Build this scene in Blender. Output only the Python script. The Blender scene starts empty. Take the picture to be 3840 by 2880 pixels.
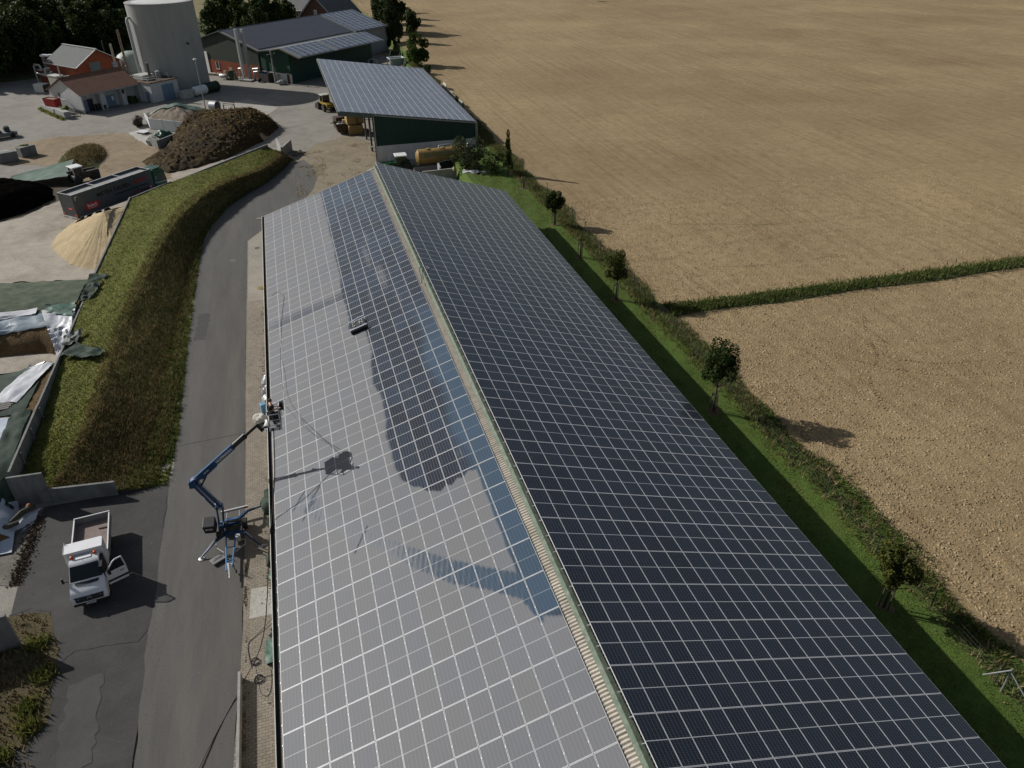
import bpy, math, random
import numpy as np
from mathutils import Vector, Matrix
random.seed(7)
RNG = np.random.default_rng(11)
SC = bpy.context.scene
COL = SC.collection
R = math.radians
cos, sin, pi = math.cos, math.sin, math.pi

# ------------------------------------------------------------------ helpers
class MB:
    """collects shapes and links them as one mesh object"""
    def __init__(s):
        s.v = []; s.f = []; s.m = []
    def add(s, vs, fs, m=0):
        o = len(s.v)
        s.v.extend([tuple(map(float, p)) for p in vs])
        for f in fs:
            s.f.append(tuple(i + o for i in f)); s.m.append(m)
        return s
    def hexa(s, p, m=0):      # p: 4 bottom (ccw) then 4 top
        return s.add(p, [(3,2,1,0),(4,5,6,7),(0,1,5,4),(1,2,6,5),(2,3,7,6),(3,0,4,7)], m)
    def box(s, x0, x1, y0, y1, z0, z1, m=0):
        return s.hexa([(x0,y0,z0),(x1,y0,z0),(x1,y1,z0),(x0,y1,z0),(x0,y0,z1),(x1,y0,z1),(x1,y1,z1),(x0,y1,z1)], m)
    def obox(s, c, d, rz=0, m=0, rx=0, ry=0):
        M = Matrix.Translation(c) @ Matrix.Rotation(rz,4,'Z') @ Matrix.Rotation(ry,4,'Y') @ Matrix.Rotation(rx,4,'X')
        a,b,e = d[0]/2, d[1]/2, d[2]/2
        return s.hexa([M @ Vector(q) for q in [(-a,-b,-e),(a,-b,-e),(a,b,-e),(-a,b,-e),(-a,-b,e),(a,-b,e),(a,b,e),(-a,b,e)]], m)
    def beam(s, a, b, w, h, m=0, up=(0,0,1), w2=None, h2=None):
        a=Vector(a); b=Vector(b); d=(b-a).normalized(); up=Vector(up)
        if abs(d.dot(up))>.98: up=Vector((0,1,0))
        x=d.cross(up).normalized(); z=x.cross(d).normalized()
        w2=w2 or w; h2=h2 or h
        q=[]
        for p,ww,hh in ((a,w,h),(b,w2,h2)):
            q+= [p-x*ww/2-z*hh/2, p+x*ww/2-z*hh/2, p+x*ww/2+z*hh/2, p-x*ww/2+z*hh/2]
        return s.add(q,[(0,1,2,3),(7,6,5,4),(0,4,5,1),(1,5,6,2),(2,6,7,3),(3,7,4,0)],m)
    def tube(s, pts, r, n=8, m=0, cap=True):
        pts=[Vector(p) for p in pts]; k=len(pts)
        rs = r if isinstance(r,(list,tuple)) else [r]*k
        t0=(pts[1]-pts[0]).normalized()
        x=t0.orthogonal().normalized(); vs=[]
        for i,p in enumerate(pts):
            t=(pts[min(i+1,k-1)]-pts[max(i-1,0)])
            t=t.normalized() if t.length>1e-9 else t0
            x=(x-t*x.dot(t))
            x=x.normalized() if x.length>1e-6 else t.orthogonal().normalized()
            y=t.cross(x)
            for j in range(n):
                a=2*pi*j/n; vs.append(p+(x*cos(a)+y*sin(a))*rs[i])
        fs=[]
        for i in range(k-1):
            for j in range(n):
                fs.append((i*n+j, i*n+(j+1)%n, (i+1)*n+(j+1)%n, (i+1)*n+j))
        if cap:
            fs.append(tuple(range(n-1,-1,-1))); fs.append(tuple((k-1)*n+j for j in range(n)))
        return s.add(vs,fs,m)
    def lathe(s, prof, n=20, c=(0,0,0), m=0, axis='Z'):
        vs=[];fs=[]
        for (r,z) in prof:
            for j in range(n):
                a=2*pi*j/n
                p=(r*cos(a),r*sin(a),z)
                if axis=='X': p=(z,r*cos(a),r*sin(a))
                if axis=='Y': p=(r*sin(a),z,r*cos(a))
                vs.append((p[0]+c[0],p[1]+c[1],p[2]+c[2]))
        for i in range(len(prof)-1):
            for j in range(n):
                fs.append((i*n+j,i*n+(j+1)%n,(i+1)*n+(j+1)%n,(i+1)*n+j))
        if prof[0][0]>1e-4: fs.append(tuple(range(n-1,-1,-1)))
        if prof[-1][0]>1e-4: fs.append(tuple((len(prof)-1)*n+j for j in range(n)))
        return s.add(vs,fs,m)
    def prism(s, poly, vec, m=0):
        n=len(poly); vec=Vector(vec)
        vs=[Vector(p) for p in poly]; vs+= [p+vec for p in vs]
        fs=[tuple(range(n-1,-1,-1)),tuple(range(n,2*n))]+[(i,(i+1)%n,n+(i+1)%n,n+i) for i in range(n)]
        return s.add(vs,fs,m)
    def poly(s, pts, m=0):
        return s.add(pts,[tuple(range(len(pts)))],m)
    def grid(s, P, m=0):      # P[i][j] -> points
        ni=len(P); nj=len(P[0])
        return s.add([p for row in P for p in row],[(i*nj+j,i*nj+j+1,(i+1)*nj+j+1,(i+1)*nj+j) for i in range(ni-1) for j in range(nj-1)],m)
    def build(s, name, mats, parent=None, smooth=False, bevel=0, loc=None, rz=0):
        me=bpy.data.meshes.new(name)
        me.from_pydata(s.v,[],s.f)
        if not isinstance(mats,(list,tuple)): mats=[mats]
        for q in mats: me.materials.append(q)
        if len(mats)>1: me.polygons.foreach_set('material_index', s.m)
        if smooth:
            me.polygons.foreach_set('use_smooth',[True]*len(s.f))
            try: me.set_sharp_from_angle(angle=R(38))
            except Exception: pass
        me.update()
        o=bpy.data.objects.new(name,me); COL.objects.link(o)
        if parent: o.parent=parent
        if loc is not None: o.location=loc
        if rz: o.rotation_euler=(0,0,rz)
        if bevel:
            b=o.modifiers.new('bevel','BEVEL'); b.width=bevel; b.segments=2; b.limit_method='ANGLE'; b.angle_limit=R(40)
        return o

def np_mesh(name, v, f, mat, parent=None, smooth=False):
    me=bpy.data.meshes.new(name)
    v=np.asarray(v,dtype=np.float32); f=np.asarray(f,dtype=np.int32); k=f.shape[1]
    me.vertices.add(len(v)); me.vertices.foreach_set('co',v.ravel())
    me.loops.add(f.size); me.loops.foreach_set('vertex_index',f.ravel())
    me.polygons.add(len(f)); me.polygons.foreach_set('loop_start',np.arange(0,f.size,k,dtype=np.int32))
    if smooth: me.polygons.foreach_set('use_smooth',np.ones(len(f),dtype=bool))
    me.update(calc_edges=True); me.validate()
    me.materials.append(mat)
    o=bpy.data.objects.new(name,me); COL.objects.link(o)
    if parent: o.parent=parent
    return o

def tag(o, label, cat, group=None, kind=None):
    if label: o['label']=label
    if cat: o['category']=cat
    if group: o['group']=group
    if kind: o['kind']=kind
    return o
def thing(name, label, cat, loc=(0,0,0), rz=0, group=None):
    o=bpy.data.objects.new(name,None); COL.objects.link(o)
    o.empty_display_size=.3
    o.location=loc; o.rotation_euler=(0,0,rz)
    return tag(o,label,cat,group)
def struct(o):
    o['kind']='structure'; return o
def dup(root, loc=None, rz=None, label=None, scale=None):
    r=root.copy(); COL.objects.link(r)
    if loc is not None: r.location=loc
    if rz is not None: r.rotation_euler=(0,0,rz)
    if scale is not None: r.scale=scale if isinstance(scale,(tuple,list)) else (scale,)*3
    if label: r['label']=label
    for ch in list(root.children):
        c=ch.copy(); COL.objects.link(c); c.parent=r
        for g in list(ch.children):
            d=g.copy(); COL.objects.link(d); d.parent=c
    return r

# ------------------------------------------------------------------ materials
def newmat(name):
    m=bpy.data.materials.new(name); m.use_nodes=True
    nt=m.node_tree; nt.nodes.clear()
    out=nt.nodes.new('ShaderNodeOutputMaterial'); bs=nt.nodes.new('ShaderNodeBsdfPrincipled')
    nt.links.new(bs.outputs[0],out.inputs[0])
    return m,nt,bs
def N(nt,t,**kw):
    n=nt.nodes.new('ShaderNode'+t)
    for k,v in kw.items():
        if k.startswith('i_'):
            n.inputs[int(k[2:])].default_value=v
        else: setattr(n,k,v)
    return n
def coords(nt, which='Object', scale=(1,1,1), rot=(0,0,0)):
    tc=N(nt,'TexCoord'); mp=N(nt,'Mapping')
    mp.inputs['Scale'].default_value=scale; mp.inputs['Rotation'].default_value=rot
    nt.links.new(tc.outputs[which],mp.inputs[0]); return mp.outputs[0]
def noise(nt, vec, scale, detail=5, rough=.6, dist=0):
    n=N(nt,'TexNoise'); n.inputs['Scale'].default_value=scale; n.inputs['Detail'].default_value=detail
    n.inputs['Roughness'].default_value=rough; n.inputs['Distortion'].default_value=dist
    nt.links.new(vec,n.inputs['Vector']); return n.outputs[0]
def ramp(nt, fac, stops, interp='LINEAR'):
    r=N(nt,'ValToRGB'); e=r.color_ramp.elements; r.color_ramp.interpolation=interp
    while len(e)<len(stops): e.new(.5)
    for el,(p,c) in zip(e,stops):
        el.position=p; el.color=(*c,1) if len(c)==3 else c
    nt.links.new(fac,r.inputs[0]); return r.outputs[0]
def mix(nt, fac, a, b, mode='MIX'):
    n=N(nt,'Mix',data_type='RGBA',blend_type=mode)
    for sock,val in ((n.inputs[0],fac),(n.inputs[6],a),(n.inputs[7],b)):
        if isinstance(val,(int,float)): sock.default_value=val
        elif isinstance(val,tuple): sock.default_value=(*val,1) if len(val)==3 else val
        else: nt.links.new(val,sock)
    return n.outputs[2]
def mth(nt, op, a, b=None, c=None, clamp=False):
    n=N(nt,'Math',operation=op,use_clamp=clamp)
    for i,val in enumerate((a,b,c)):
        if val is None: continue
        if isinstance(val,(int,float)): n.inputs[i].default_value=val
        else: nt.links.new(val,n.inputs[i])
    return n.outputs[0]
def bump(nt, bs, h, strength=.5, dist=.05):
    b=N(nt,'Bump'); b.inputs['Strength'].default_value=strength; b.inputs['Distance'].default_value=dist
    nt.links.new(h,b.inputs['Height']); nt.links.new(b.outputs[0],bs.inputs['Normal'])
def setp(bs, rough=None, metal=None, spec=None):
    if rough is not None: bs.inputs['Roughness'].default_value=rough
    if metal is not None: bs.inputs['Metallic'].default_value=metal
    if spec is not None: bs.inputs['Specular IOR Level'].default_value=spec
def sc3(c,k): return tuple(max(0,min(1,x*k)) for x in c)
_cache={}
def mat(name, c, rough=.65, metal=0, var=.12, scale=2.5, dirt=None, dirt_amt=.0, bmp=0, bscale=30, spec=.4, stripes=None, streak=False):
    """general painted / plain surface: base colour with mottling, optional grime and profile lines"""
    if name in _cache: return _cache[name]
    m,nt,bs=newmat(name); setp(bs,rough,metal,spec)
    v=coords(nt)
    col=ramp(nt,noise(nt,v,scale,6),[(.3,sc3(c,1-var)),(.7,sc3(c,1+var))])
    if dirt is not None or dirt_amt:
        vv=coords(nt,scale=(1,1,.15)) if streak else v
        g=ramp(nt,noise(nt,vv,scale*1.7,7,.7),[(.45,(0,0,0)),(.75,(1,1,1))])
        col=mix(nt,mth(nt,'MULTIPLY',g,dirt_amt),col,dirt or sc3(c,.4))
    nt.links.new(col,bs.inputs['Base Color'])
    if stripes:      # (axis index, spacing, depth): trapezoid cladding profile as bump
        ax,sp,dep=stripes
        sx=N(nt,'SeparateXYZ'); nt.links.new(v,sx.inputs[0])
        w=mth(nt,'PINGPONG',mth(nt,'DIVIDE',sx.outputs[ax],sp),.5)
        w=mth(nt,'SMOOTHSTEP' if False else 'MULTIPLY',w,2)
        st=N(nt,'MapRange',interpolation_type='SMOOTHSTEP'); nt.links.new(w,st.inputs[0])
        st.inputs[1].default_value=.35; st.inputs[2].default_value=.65
        bump(nt,bs,st.outputs[0],1,dep)
    elif bmp:
        bump(nt,bs,noise(nt,v,bscale,5),bmp,.03)
    _cache[name]=m; return m
def leafmat(name, dark, mid, light, rough=.6, trans=.25):
    if name in _cache: return _cache[name]
    m,nt,bs=newmat(name); setp(bs,rough,0,.08)
    g=N(nt,'NewGeometry'); v=coords(nt)
    k=mth(nt,'MULTIPLY_ADD',noise(nt,v,.9,3),.8,mth(nt,'MULTIPLY',g.outputs['Random Per Island'],.55))
    k=mth(nt,'SUBTRACT',k,.17)
    col=ramp(nt,k,[(.2,dark),(.5,mid),(.85,light)])
    nt.links.new(col,bs.inputs['Base Color'])
    tr=N(nt,'BsdfTranslucent'); nt.links.new(col,tr.inputs[0])
    mx=N(nt,'MixShader'); mx.inputs[0].default_value=trans
    nt.links.new(bs.outputs[0],mx.inputs[1]); nt.links.new(tr.outputs[0],mx.inputs[2])
    out=[n for n in nt.nodes if n.type=='OUTPUT_MATERIAL'][0]
    nt.links.new(mx.outputs[0],out.inputs[0])
    _cache[name]=m; return m
def glassmat(name, c, rough=.08, spec=.6):
    if name in _cache: return _cache[name]
    m,nt,bs=newmat(name); setp(bs,rough,0,spec)
    v=coords(nt); nt.links.new(ramp(nt,noise(nt,v,1.5,3),[(.3,sc3(c,.8)),(.7,sc3(c,1.2))]),bs.inputs['Base Color'])
    _cache[name]=m; return m

ALU=mat('aluminium',(.5,.5,.5),.5,.35,.06)
GALV=mat('galvanised_steel',(.42,.43,.44),.45,.6,.15,6)
STEEL=mat('brushed_steel',(.45,.45,.44),.5,.6,.08)
BLACK=mat('black_plastic',(.02,.02,.022),.5,0,.2)
RUBBER=mat('tyre_rubber',(.025,.025,.025),.85,0,.25,8)
WHITE=mat('white_paint',(.75,.75,.74),.3,0,.04,1.5,(.45,.42,.38),.12,spec=.5)
OFFWHITE=mat('offwhite_render',(.55,.54,.52),.85,0,.06,.8,(.3,.28,.24),.35,streak=True)
CONC=mat('concrete',(.30,.295,.28),.9,0,.18,1.2,(.16,.155,.14),.5,.25,40)
CONCD=mat('weathered_concrete',(.19,.19,.185),.9,0,.2,1.2,(.07,.075,.06),.7,.3,30,streak=True)
WOOD=mat('old_wood',(.16,.12,.085),.85,0,.3,6)
DKGREEN=mat('dark_green_cladding',(.012,.042,.032),.6,0,.12,1.2,(.02,.03,.024),.3,stripes=(0,.25,.03))
BRICK=None

# ------------------------------------------------------------------ camera, sun, sky
cam=bpy.data.cameras.new('camera'); camo=bpy.data.objects.new('camera',cam); COL.objects.link(camo)
CF=2856.145; YAW,PIT,ROL=.27201927,.56881404,-.01329495
CP=Vector((-8.3197,-84.4074,34.8049))
fw=Vector((sin(YAW)*cos(PIT),cos(YAW)*cos(PIT),-sin(PIT))); rt=Vector((cos(YAW),-sin(YAW),0)); up=rt.cross(fw)
r2=rt*cos(ROL)+up*sin(ROL); u2=-rt*sin(ROL)+up*cos(ROL)
camo.matrix_world=Matrix(((r2.x,u2.x,-fw.x,CP.x),(r2.y,u2.y,-fw.y,CP.y),(r2.z,u2.z,-fw.z,CP.z),(0,0,0,1)))
cam.sensor_fit='HORIZONTAL'; cam.sensor_width=36; cam.lens=36*CF/3840
cam.clip_start=.5; cam.clip_end=5000
SC.camera=camo
def project(p):
    d=Vector(p)-CP; z=d.dot(fw)
    return 1920+CF*d.dot(r2)/z, 1440-CF*d.dot(u2)/z, z
SEL,SAZ=R(31),R(309)
sun=bpy.data.lights.new('sun','SUN'); sun.energy=4.6; sun.angle=R(.55); sun.color=(1,.972,.925)
suno=bpy.data.objects.new('sun',sun); COL.objects.link(suno)
sd=Vector((cos(SEL)*sin(SAZ),cos(SEL)*cos(SAZ),sin(SEL)))
suno.rotation_euler=(-sd).to_track_quat('-Z','Y').to_euler(); suno.location=(-60,60,80)
w=bpy.data.worlds.new('World'); SC.world=w; w.use_nodes=True
nt=w.node_tree; nt.nodes.clear()
wo=nt.nodes.new('ShaderNodeOutputWorld'); bg=nt.nodes.new('ShaderNodeBackground'); sk=nt.nodes.new('ShaderNodeTexSky')
sk.sky_type='NISHITA'; sk.sun_disc=False; sk.sun_elevation=SEL; sk.sun_rotation=SAZ; sk.air_density=1.2; sk.dust_density=2.2; sk.altitude=150
hs=nt.nodes.new('ShaderNodeHueSaturation'); hs.inputs['Saturation'].default_value=.8
nt.links.new(sk.outputs[0],hs.inputs['Color']); nt.links.new(hs.outputs[0],bg.inputs[0]); nt.links.new(bg.outputs[0],wo.inputs[0])
bg.inputs[1].default_value=.06
SC.view_settings.view_transform='Standard'; SC.view_settings.look='None'; SC.view_settings.exposure=0
# ------------------------------------------------------------------ ground materials
def ground_mat(name, c1, c2, c3=None, s1=.12, s2=1.6, fine=9, amt3=.5, rough=.95, bmp=.5, bs_=7, bd=.06, stretch=(1,1,1), s3=.5, lo=.35, hi=.68, speck=None):
    m,nt,bs=newmat(name); setp(bs,rough,0,.2)
    v=coords(nt); vs=coords(nt,scale=stretch)
    a=noise(nt,vs,s1,6,.62,.3); b=noise(nt,vs,s2,7,.7)
    k=mth(nt,'MULTIPLY_ADD',b,.5,mth(nt,'MULTIPLY',a,.5))
    col=ramp(nt,k,[(lo,c1),(hi,c2)])
    if c3:
        g=ramp(nt,noise(nt,vs,s3,8,.72,.5),[(.5,(0,0,0)),(.72,(1,1,1))])
        col=mix(nt,mth(nt,'MULTIPLY',g,amt3),col,c3)
    f=noise(nt,v,fine,4,.75)
    col=mix(nt,1,col,ramp(nt,f,[(.25,(.72,.72,.72)),(.75,(1.22,1.22,1.22))]),'MULTIPLY')
    if speck:
        w=noise(nt,v,speck[0],3,.8)
        col=mix(nt,ramp(nt,w,[(.66,(0,0,0)),(.72,(1,1,1))]),col,speck[1])
    nt.links.new(col,bs.inputs['Base Color'])
    h=mth(nt,'MULTIPLY_ADD',noise(nt,v,bs_,6,.7),1,mth(nt,'MULTIPLY',f,.4))
    bump(nt,bs,h,bmp,bd)
    return m,nt,bs,col
SOIL,nt,bs,col=ground_mat('field_soil',(.235,.172,.092),(.385,.290,.165),(.170,.122,.066),.05,.9,7,.35,bmp=.9,bs_=4.5,bd=.14,speck=(5.5,(.09,.065,.04)))
# drill rows running along the field
v=coords(nt,scale=(1,.018,1)); rw=noise(nt,v,1.5,6,.75)
c2=mix(nt,1,col,ramp(nt,rw,[(.36,(.80,.79,.78)),(.5,(1.0,1.0,1.0)),(.75,(1.08,1.08,1.08))]),'MULTIPLY')
v3=coords(nt); big=noise(nt,v3,.02,4,.6)
c2=mix(nt,1,c2,ramp(nt,big,[(.3,(.84,.82,.80)),(.7,(1.12,1.1,1.06))]),'MULTIPLY')
nt.links.new(c2,bs.inputs['Base Color'])
ASPH,nt,bs,col=ground_mat('asphalt_lane',(.074,.071,.066),(.128,.122,.113),(.165,.152,.132),.12,.9,14,.45,.85,bmp=.25,bs_=30,bd=.02,stretch=(1,.12,1),s3=.35)
ASPHD,*_=ground_mat('asphalt_old',(.042,.041,.040),(.072,.070,.067),(.10,.095,.085),.12,.8,14,.3,.85,bmp=.25,bs_=30,bd=.02,s3=.3)
YARDM,*_=ground_mat('yard_concrete',(.20,.185,.16),(.30,.28,.245),(.125,.112,.092),.06,.5,6,.55,.9,bmp=.2,bs_=14,bd=.02,s3=.16)
BUNK,*_=ground_mat('bunker_floor',(.27,.235,.19),(.46,.41,.34),(.14,.115,.085),.09,.7,6,.6,.9,bmp=.25,bs_=10,bd=.03,s3=.22)
DIRT,*_=ground_mat('dirt_track',(.20,.150,.095),(.33,.26,.17),(.085,.06,.036),.12,.9,6,.55,.95,bmp=.8,bs_=5,bd=.1,s3=.6)
SLABM,*_=ground_mat('pale_slab',(.34,.325,.29),(.50,.48,.44),(.22,.2,.17),.15,.9,7,.4,.9,bmp=.2,bs_=12,bd=.02)
MUD,*_=ground_mat('dark_mud',(.05,.04,.028),(.10,.08,.055),(.03,.024,.017),.2,1.2,6,.4,.9,bmp=.8,bs_=4,bd=.12)
MEADOW,*_=ground_mat('meadow_ground',(.13,.125,.05),(.29,.235,.13),(.07,.095,.03),.012,.15,2.5,.55,.95,bmp=.6,bs_=3,bd=.1,s3=.015)
TURF,*_=ground_mat('turf',(.050,.085,.015),(.105,.165,.030),(.15,.145,.05),.25,1.4,7,.35,.95,bmp=1,bs_=9,bd=.1,s3=.4)
LANEG,*_=ground_mat('verge_soil',(.05,.06,.02),(.10,.115,.036),(.16,.125,.065),.2,1.5,7,.5,.95,bmp=1,bs_=6,bd=.12)
# block paving, running bond
PAVE,nt,bs,col=ground_mat('block_paving',(.21,.185,.15),(.32,.285,.235),(.15,.125,.095),.25,1.5,10,.4,.9,bmp=.1,bs_=20,bd=.01,s3=.5)
v=coords(nt); br=N(nt,'TexBrick'); br.inputs['Scale'].default_value=1
br.inputs['Brick Width'].default_value=.32; br.inputs['Row Height'].default_value=.17; br.inputs['Mortar Size'].default_value=.012
br.inputs['Color1'].default_value=(1.08,1.05,1.02,1); br.inputs['Color2'].default_value=(.88,.88,.88,1); br.inputs['Mortar'].default_value=(.42,.40,.37,1)
nt.links.new(v,br.inputs[0]); nt.links.new(mix(nt,1,col,br.outputs[0],'MULTIPLY'),bs.inputs['Base Color'])

# ------------------------------------------------------------------ setting
def sheet(name, pts, z, m, jag=0, seg=1.5):
    """flat n-gon; jag roughens the outline"""
    out=[]
    n=len(pts)
    for i in range(n):
        a=Vector(pts[i]); b=Vector(pts[(i+1)%n]); L=(b-a).length
        k=max(1,int(L/seg)) if jag else 1
        for j in range(k):
            q=a.lerp(b,j/k)
            if jag and j: q=q+Vector((random.uniform(-jag,jag),random.uniform(-jag,jag)))
            out.append((q.x,q.y,z))
    b=MB(); b.poly(out); return struct(b.build(name,m))
b=MB(); b.grid([[(x,y,-.08-(.0 if abs(x)<300 else 0)) for y in (-900,-300,-100,0,100,200,300,600,2500)] for x in (-2500,-600,-200,-100,0,60,200,600,2500)])
struct(b.build('meadow_ground',MEADOW))
sheet('yard',[(-85,-60),(-27,-60),(-27,-38),(-20,-38),(-15.4,-38),(-15.4,20),(14,30),(21,33),(21,90),(20,118),(24,128),(8,142),(-20,128),(-30,140),(-38,128),(-62,130),(-95,120),(-110,60),(-95,-20)],-.03,YARDM)
sheet('meadow',[(-62,120),(-120,118),(-150,260),(-60,330),(-25,200),(-40,140)],-.04,LANEG)
sheet('asphalt_yard',[(-20.4,-37.2),(-24,-37.6),(-28.6,-37.6),(-28.8,-41),(-28.6,-44.3),(-28.4,-47.5),(-26.2,-47.9),(-25.3,-50.7),(-25.1,-52.9),(-24.9,-55.7),(-26.2,-57.0),(-26.8,-58.2),(-27,-62),(-29,-95),(-18,-95),(-20.4,-60)],-.012,ASPHD,.05,1.2)
road=[(-20.5,-37),(-20.6,-44),(-20.5,-48.7),(-20.6,-50.6),(-20.3,-60),(-18,-95),(-15.9,-95),(-15.75,-61),(-15.4,-53),(-15.35,-40),(-15.45,-27),(-15.5,8.3),(-13.6,11.8),(-11,15),(-8.6,20),(-6.6,26),(-5.6,32),(-5.8,37),(-7.2,41.5),(-9.8,39.2),(-13.2,32.1),(-16.8,25.2),(-18.8,20.2),(-20.1,13.7),(-20.7,8.9),(-20.8,3.1),(-20.7,-4.9),(-20.7,-16.9),(-20.5,-25.4),(-20.4,-30.2)]
sheet('road',road,.0,ASPH,.07,1.0)
PATCH=ground_mat('asphalt_patch',(.060,.058,.055),(.088,.085,.080),(.045,.043,.04),.4,1.2,14,.3,.85,bmp=.25,bs_=30,bd=.02)[0]
PATCHL=ground_mat('asphalt_pale',(.13,.125,.115),(.165,.158,.145),(.10,.095,.088),.4,1.2,14,.3,.85,bmp=.25,bs_=30,bd=.02)[0]
for pts,m_ in (([(-20.2,-16),(-19.1,-16.1),(-19.0,-10.5),(-20.1,-10.2)],PATCH),([(-17.6,2.6),(-17.0,2.3),(-16.7,2.9),(-17.3,3.2)],PATCHL),([(-24.2,-53.5),(-22.6,-53.2),(-22.3,-58.5),(-24.0,-59)],PATCH)):
    sheet('asphalt_patch',pts,.003,m_,.14,.35)
# paved strip beside the hall, with a low kerb edge
b=MB(); b.prism([(-15.5,8.3,0),(-15.45,-27,0),(-15.35,-40,0),(-15.4,-53,0),(-15.75,-61,0),(-15.9,-95,0),(-11.5,-95,0),(-11.5,11,0),(-13.6,11.8,0)],(0,0,.05))
struct(b.build('pavement',PAVE))
sheet('concrete_apron',[(-13.6,11.6),(-15.4,8.2),(-15.36,-9),(-12,-9),(-12,11.6)],.056,ground_mat('apron',(.26,.235,.195),(.36,.33,.28),(.2,.17,.13),.2,1,9,.4,bmp=.15,bs_=20,bd=.01)[0])
sheet('bunker_floor',[(-30.2,-40),(-30.2,3),(-29.8,22),(-25.6,27.6),(-12.4,43.6),(-20,44),(-30,44),(-40,50),(-62,40),(-75,10),(-75,-42)],-.02,BUNK)
sheet('dirt_track',[(-56,60),(-52.6,67),(-48.9,69.5),(-42.3,68.9),(-36.8,68.3),(-34,63),(-31.5,58),(-29.5,54),(-27.5,44),(-26.5,38),(-32,34),(-36,36),(-40,39),(-42,46),(-48,52),(-56,54)],-.008,DIRT,.25,1)
sheet('pale_slab',[(-36.4,68.4),(-33.3,71.2),(-32.9,69.6),(-34,66),(-31.6,63),(-30,60),(-30.4,56),(-32,58.5),(-34,62)],-.002,SLABM,.2,.8)
sheet('shadow_side_slab',[(-22,78),(-24,86),(-16,90),(-10,80),(-14,70)],-.016,ground_mat('slab2',(.3,.285,.25),(.4,.38,.34),(.22,.2,.17))[0],.1,2)
sheet('dark_bunker_floor',[(-60,10),(-46.5,24.9),(-44.2,26.1),(-42.9,28.8),(-40.4,32.5),(-38.5,38),(-40.5,43),(-47,44),(-60,44),(-70,30)],-.012,MUD,.25,1)
sheet('gravel_patch',[(-32,-44),(-28.8,-45),(-28.6,-42),(-28.4,-38.4),(-31,-38.5)],-.005,ground_mat('gravelly',(.10,.09,.075),(.2,.185,.16),(.3,.28,.25),.5,3,12,.4)[0],.15,.7)
sheet('verge_left',[(-26.3,-47.8),(-25.3,-50.7),(-25.1,-52.9),(-24.8,-55.7),(-26.1,-57.0),(-26.8,-58.4),(-27.2,-62),(-60,-62),(-60,-47),(-29,-47.5)],-.004,ground_mat('rough_verge',(.075,.06,.032),(.14,.115,.065),(.04,.05,.018),.3,1.6,7,.5,bmp=1,bs_=7,bd=.1)[0],.12,.7)
sheet('silage_apron_joint',[(-20.72,-33.02),(-15.36,-32.7),(-15.36,-32.62),(-20.72,-32.94)],.004,mat('tar_seam',(.03,.03,.03),.8))
def seam(name,pts,wd,z=.004):
    b=MB(); P=[Vector(p) for p in pts]; L=[];Q=[]
    for i,p in enumerate(P):
        t=(P[min(i+1,len(P)-1)]-P[max(i-1,0)]).normalized(); n_=Vector((-t.y,t.x))*wd*random.uniform(.6,1.3)
        L.append((p.x+n_.x,p.y+n_.y,z)); Q.append((p.x-n_.x,p.y-n_.y,z))
    b.grid([L,Q]); return struct(b.build(name,mat('tar_seam',(.03,.03,.03),.8)))
def wob(pts,k=6,a=.05):
    out=[]
    for i in range(len(pts)-1):
        p,q=Vector(pts[i]),Vector(pts[i+1])
        for j in range(k):
            out.append(p.lerp(q,j/k)+Vector((random.uniform(-a,a),random.uniform(-a,a))))
    return out+[Vector(pts[-1])]
seam('asphalt_seam',wob([(-25.0,-51.8),(-24.3,-51.2),(-22.8,-51.3),(-21.0,-51.5),(-20.6,-50.6),(-20.5,-48.7),(-20.6,-41.7),(-20.6,-38.2)]),.035)
seam('asphalt_seam',wob([(-28.45,-47.4),(-27.4,-47.2),(-26.2,-47.8)]),.04)

# field: one sheet running to the horizon, 2 m above the yard
def fz(x,y):
    d=max(0,math.hypot(x,y)-260)
    return 2+.35*sin(x*.021+1)*sin(y*.017)*min(1,max(0,(x-30)/60))+d*.01
xs=[22.5,26,30,36,44,55,70,90,120,160,210,280,380,520,800,1300,2200]; ys=[-700,-300,-150,-110,-90,-70,-50,-30,-10,10,30,55,80,110,150,200,260,340,450,650,1000,2000]
b=MB(); b.grid([[(x,y,fz(x,y)) for x in xs] for y in ys]); struct(b.build('field',SOIL,smooth=True))
# grass verge between hall and field (rises from the yard to field level)
def vx(y):
    pts=[(-140,12.2),(-2,12.2),(6,13.5),(30,13.9),(33,20.6),(90,20.6),(105,19.5),(125,22),(300,22)]
    for (a,xa),(c,xc) in zip(pts,pts[1:]):
        if a<=y<=c: return xa+(xc-xa)*(y-a)/(c-a)
    return 22
def vz(x,y,xi): return 2.012*min(1,max(0,(x-xi)/.5)) + .06*sin(x*2.1+y*.7)*sin(y*1.3)*(x>xi+.6)
ys=np.arange(-130,205,1.5); rows=[]
for y in ys:
    xi=vx(y); xo=23.05+.35*sin(y*.31)+.25*sin(y*.83+1)+random.uniform(-.15,.15)
    if -29<y<-26: xo=23.6
    rows.append([(xi+(xo-xi)*t+(0 if t else .0), y, vz(xi+(xo-xi)*t,y,xi)) for t in np.linspace(0,1,14)])
b=MB(); b.grid(rows); struct(b.build('grass_verge',TURF,smooth=True))
# grassed boundary strip across the field
rows=[]
for x in np.arange(22.6,190,2.2):
    yc=-27.2-.045*(x-23)*.4; hw=1.05+.25*sin(x*.4)
    rows.append([(x,yc-hw+2*hw*t,2.02+.28*sin(pi*t)+random.uniform(-.04,.04)+.35*sin(x*.021+1)*sin(yc*.017)*min(1,max(0,(x-30)/60))) for t in np.linspace(0,1,7)])
b=MB(); b.grid(rows); struct(b.build('field_boundary_strip',LANEG,smooth=True))
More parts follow.
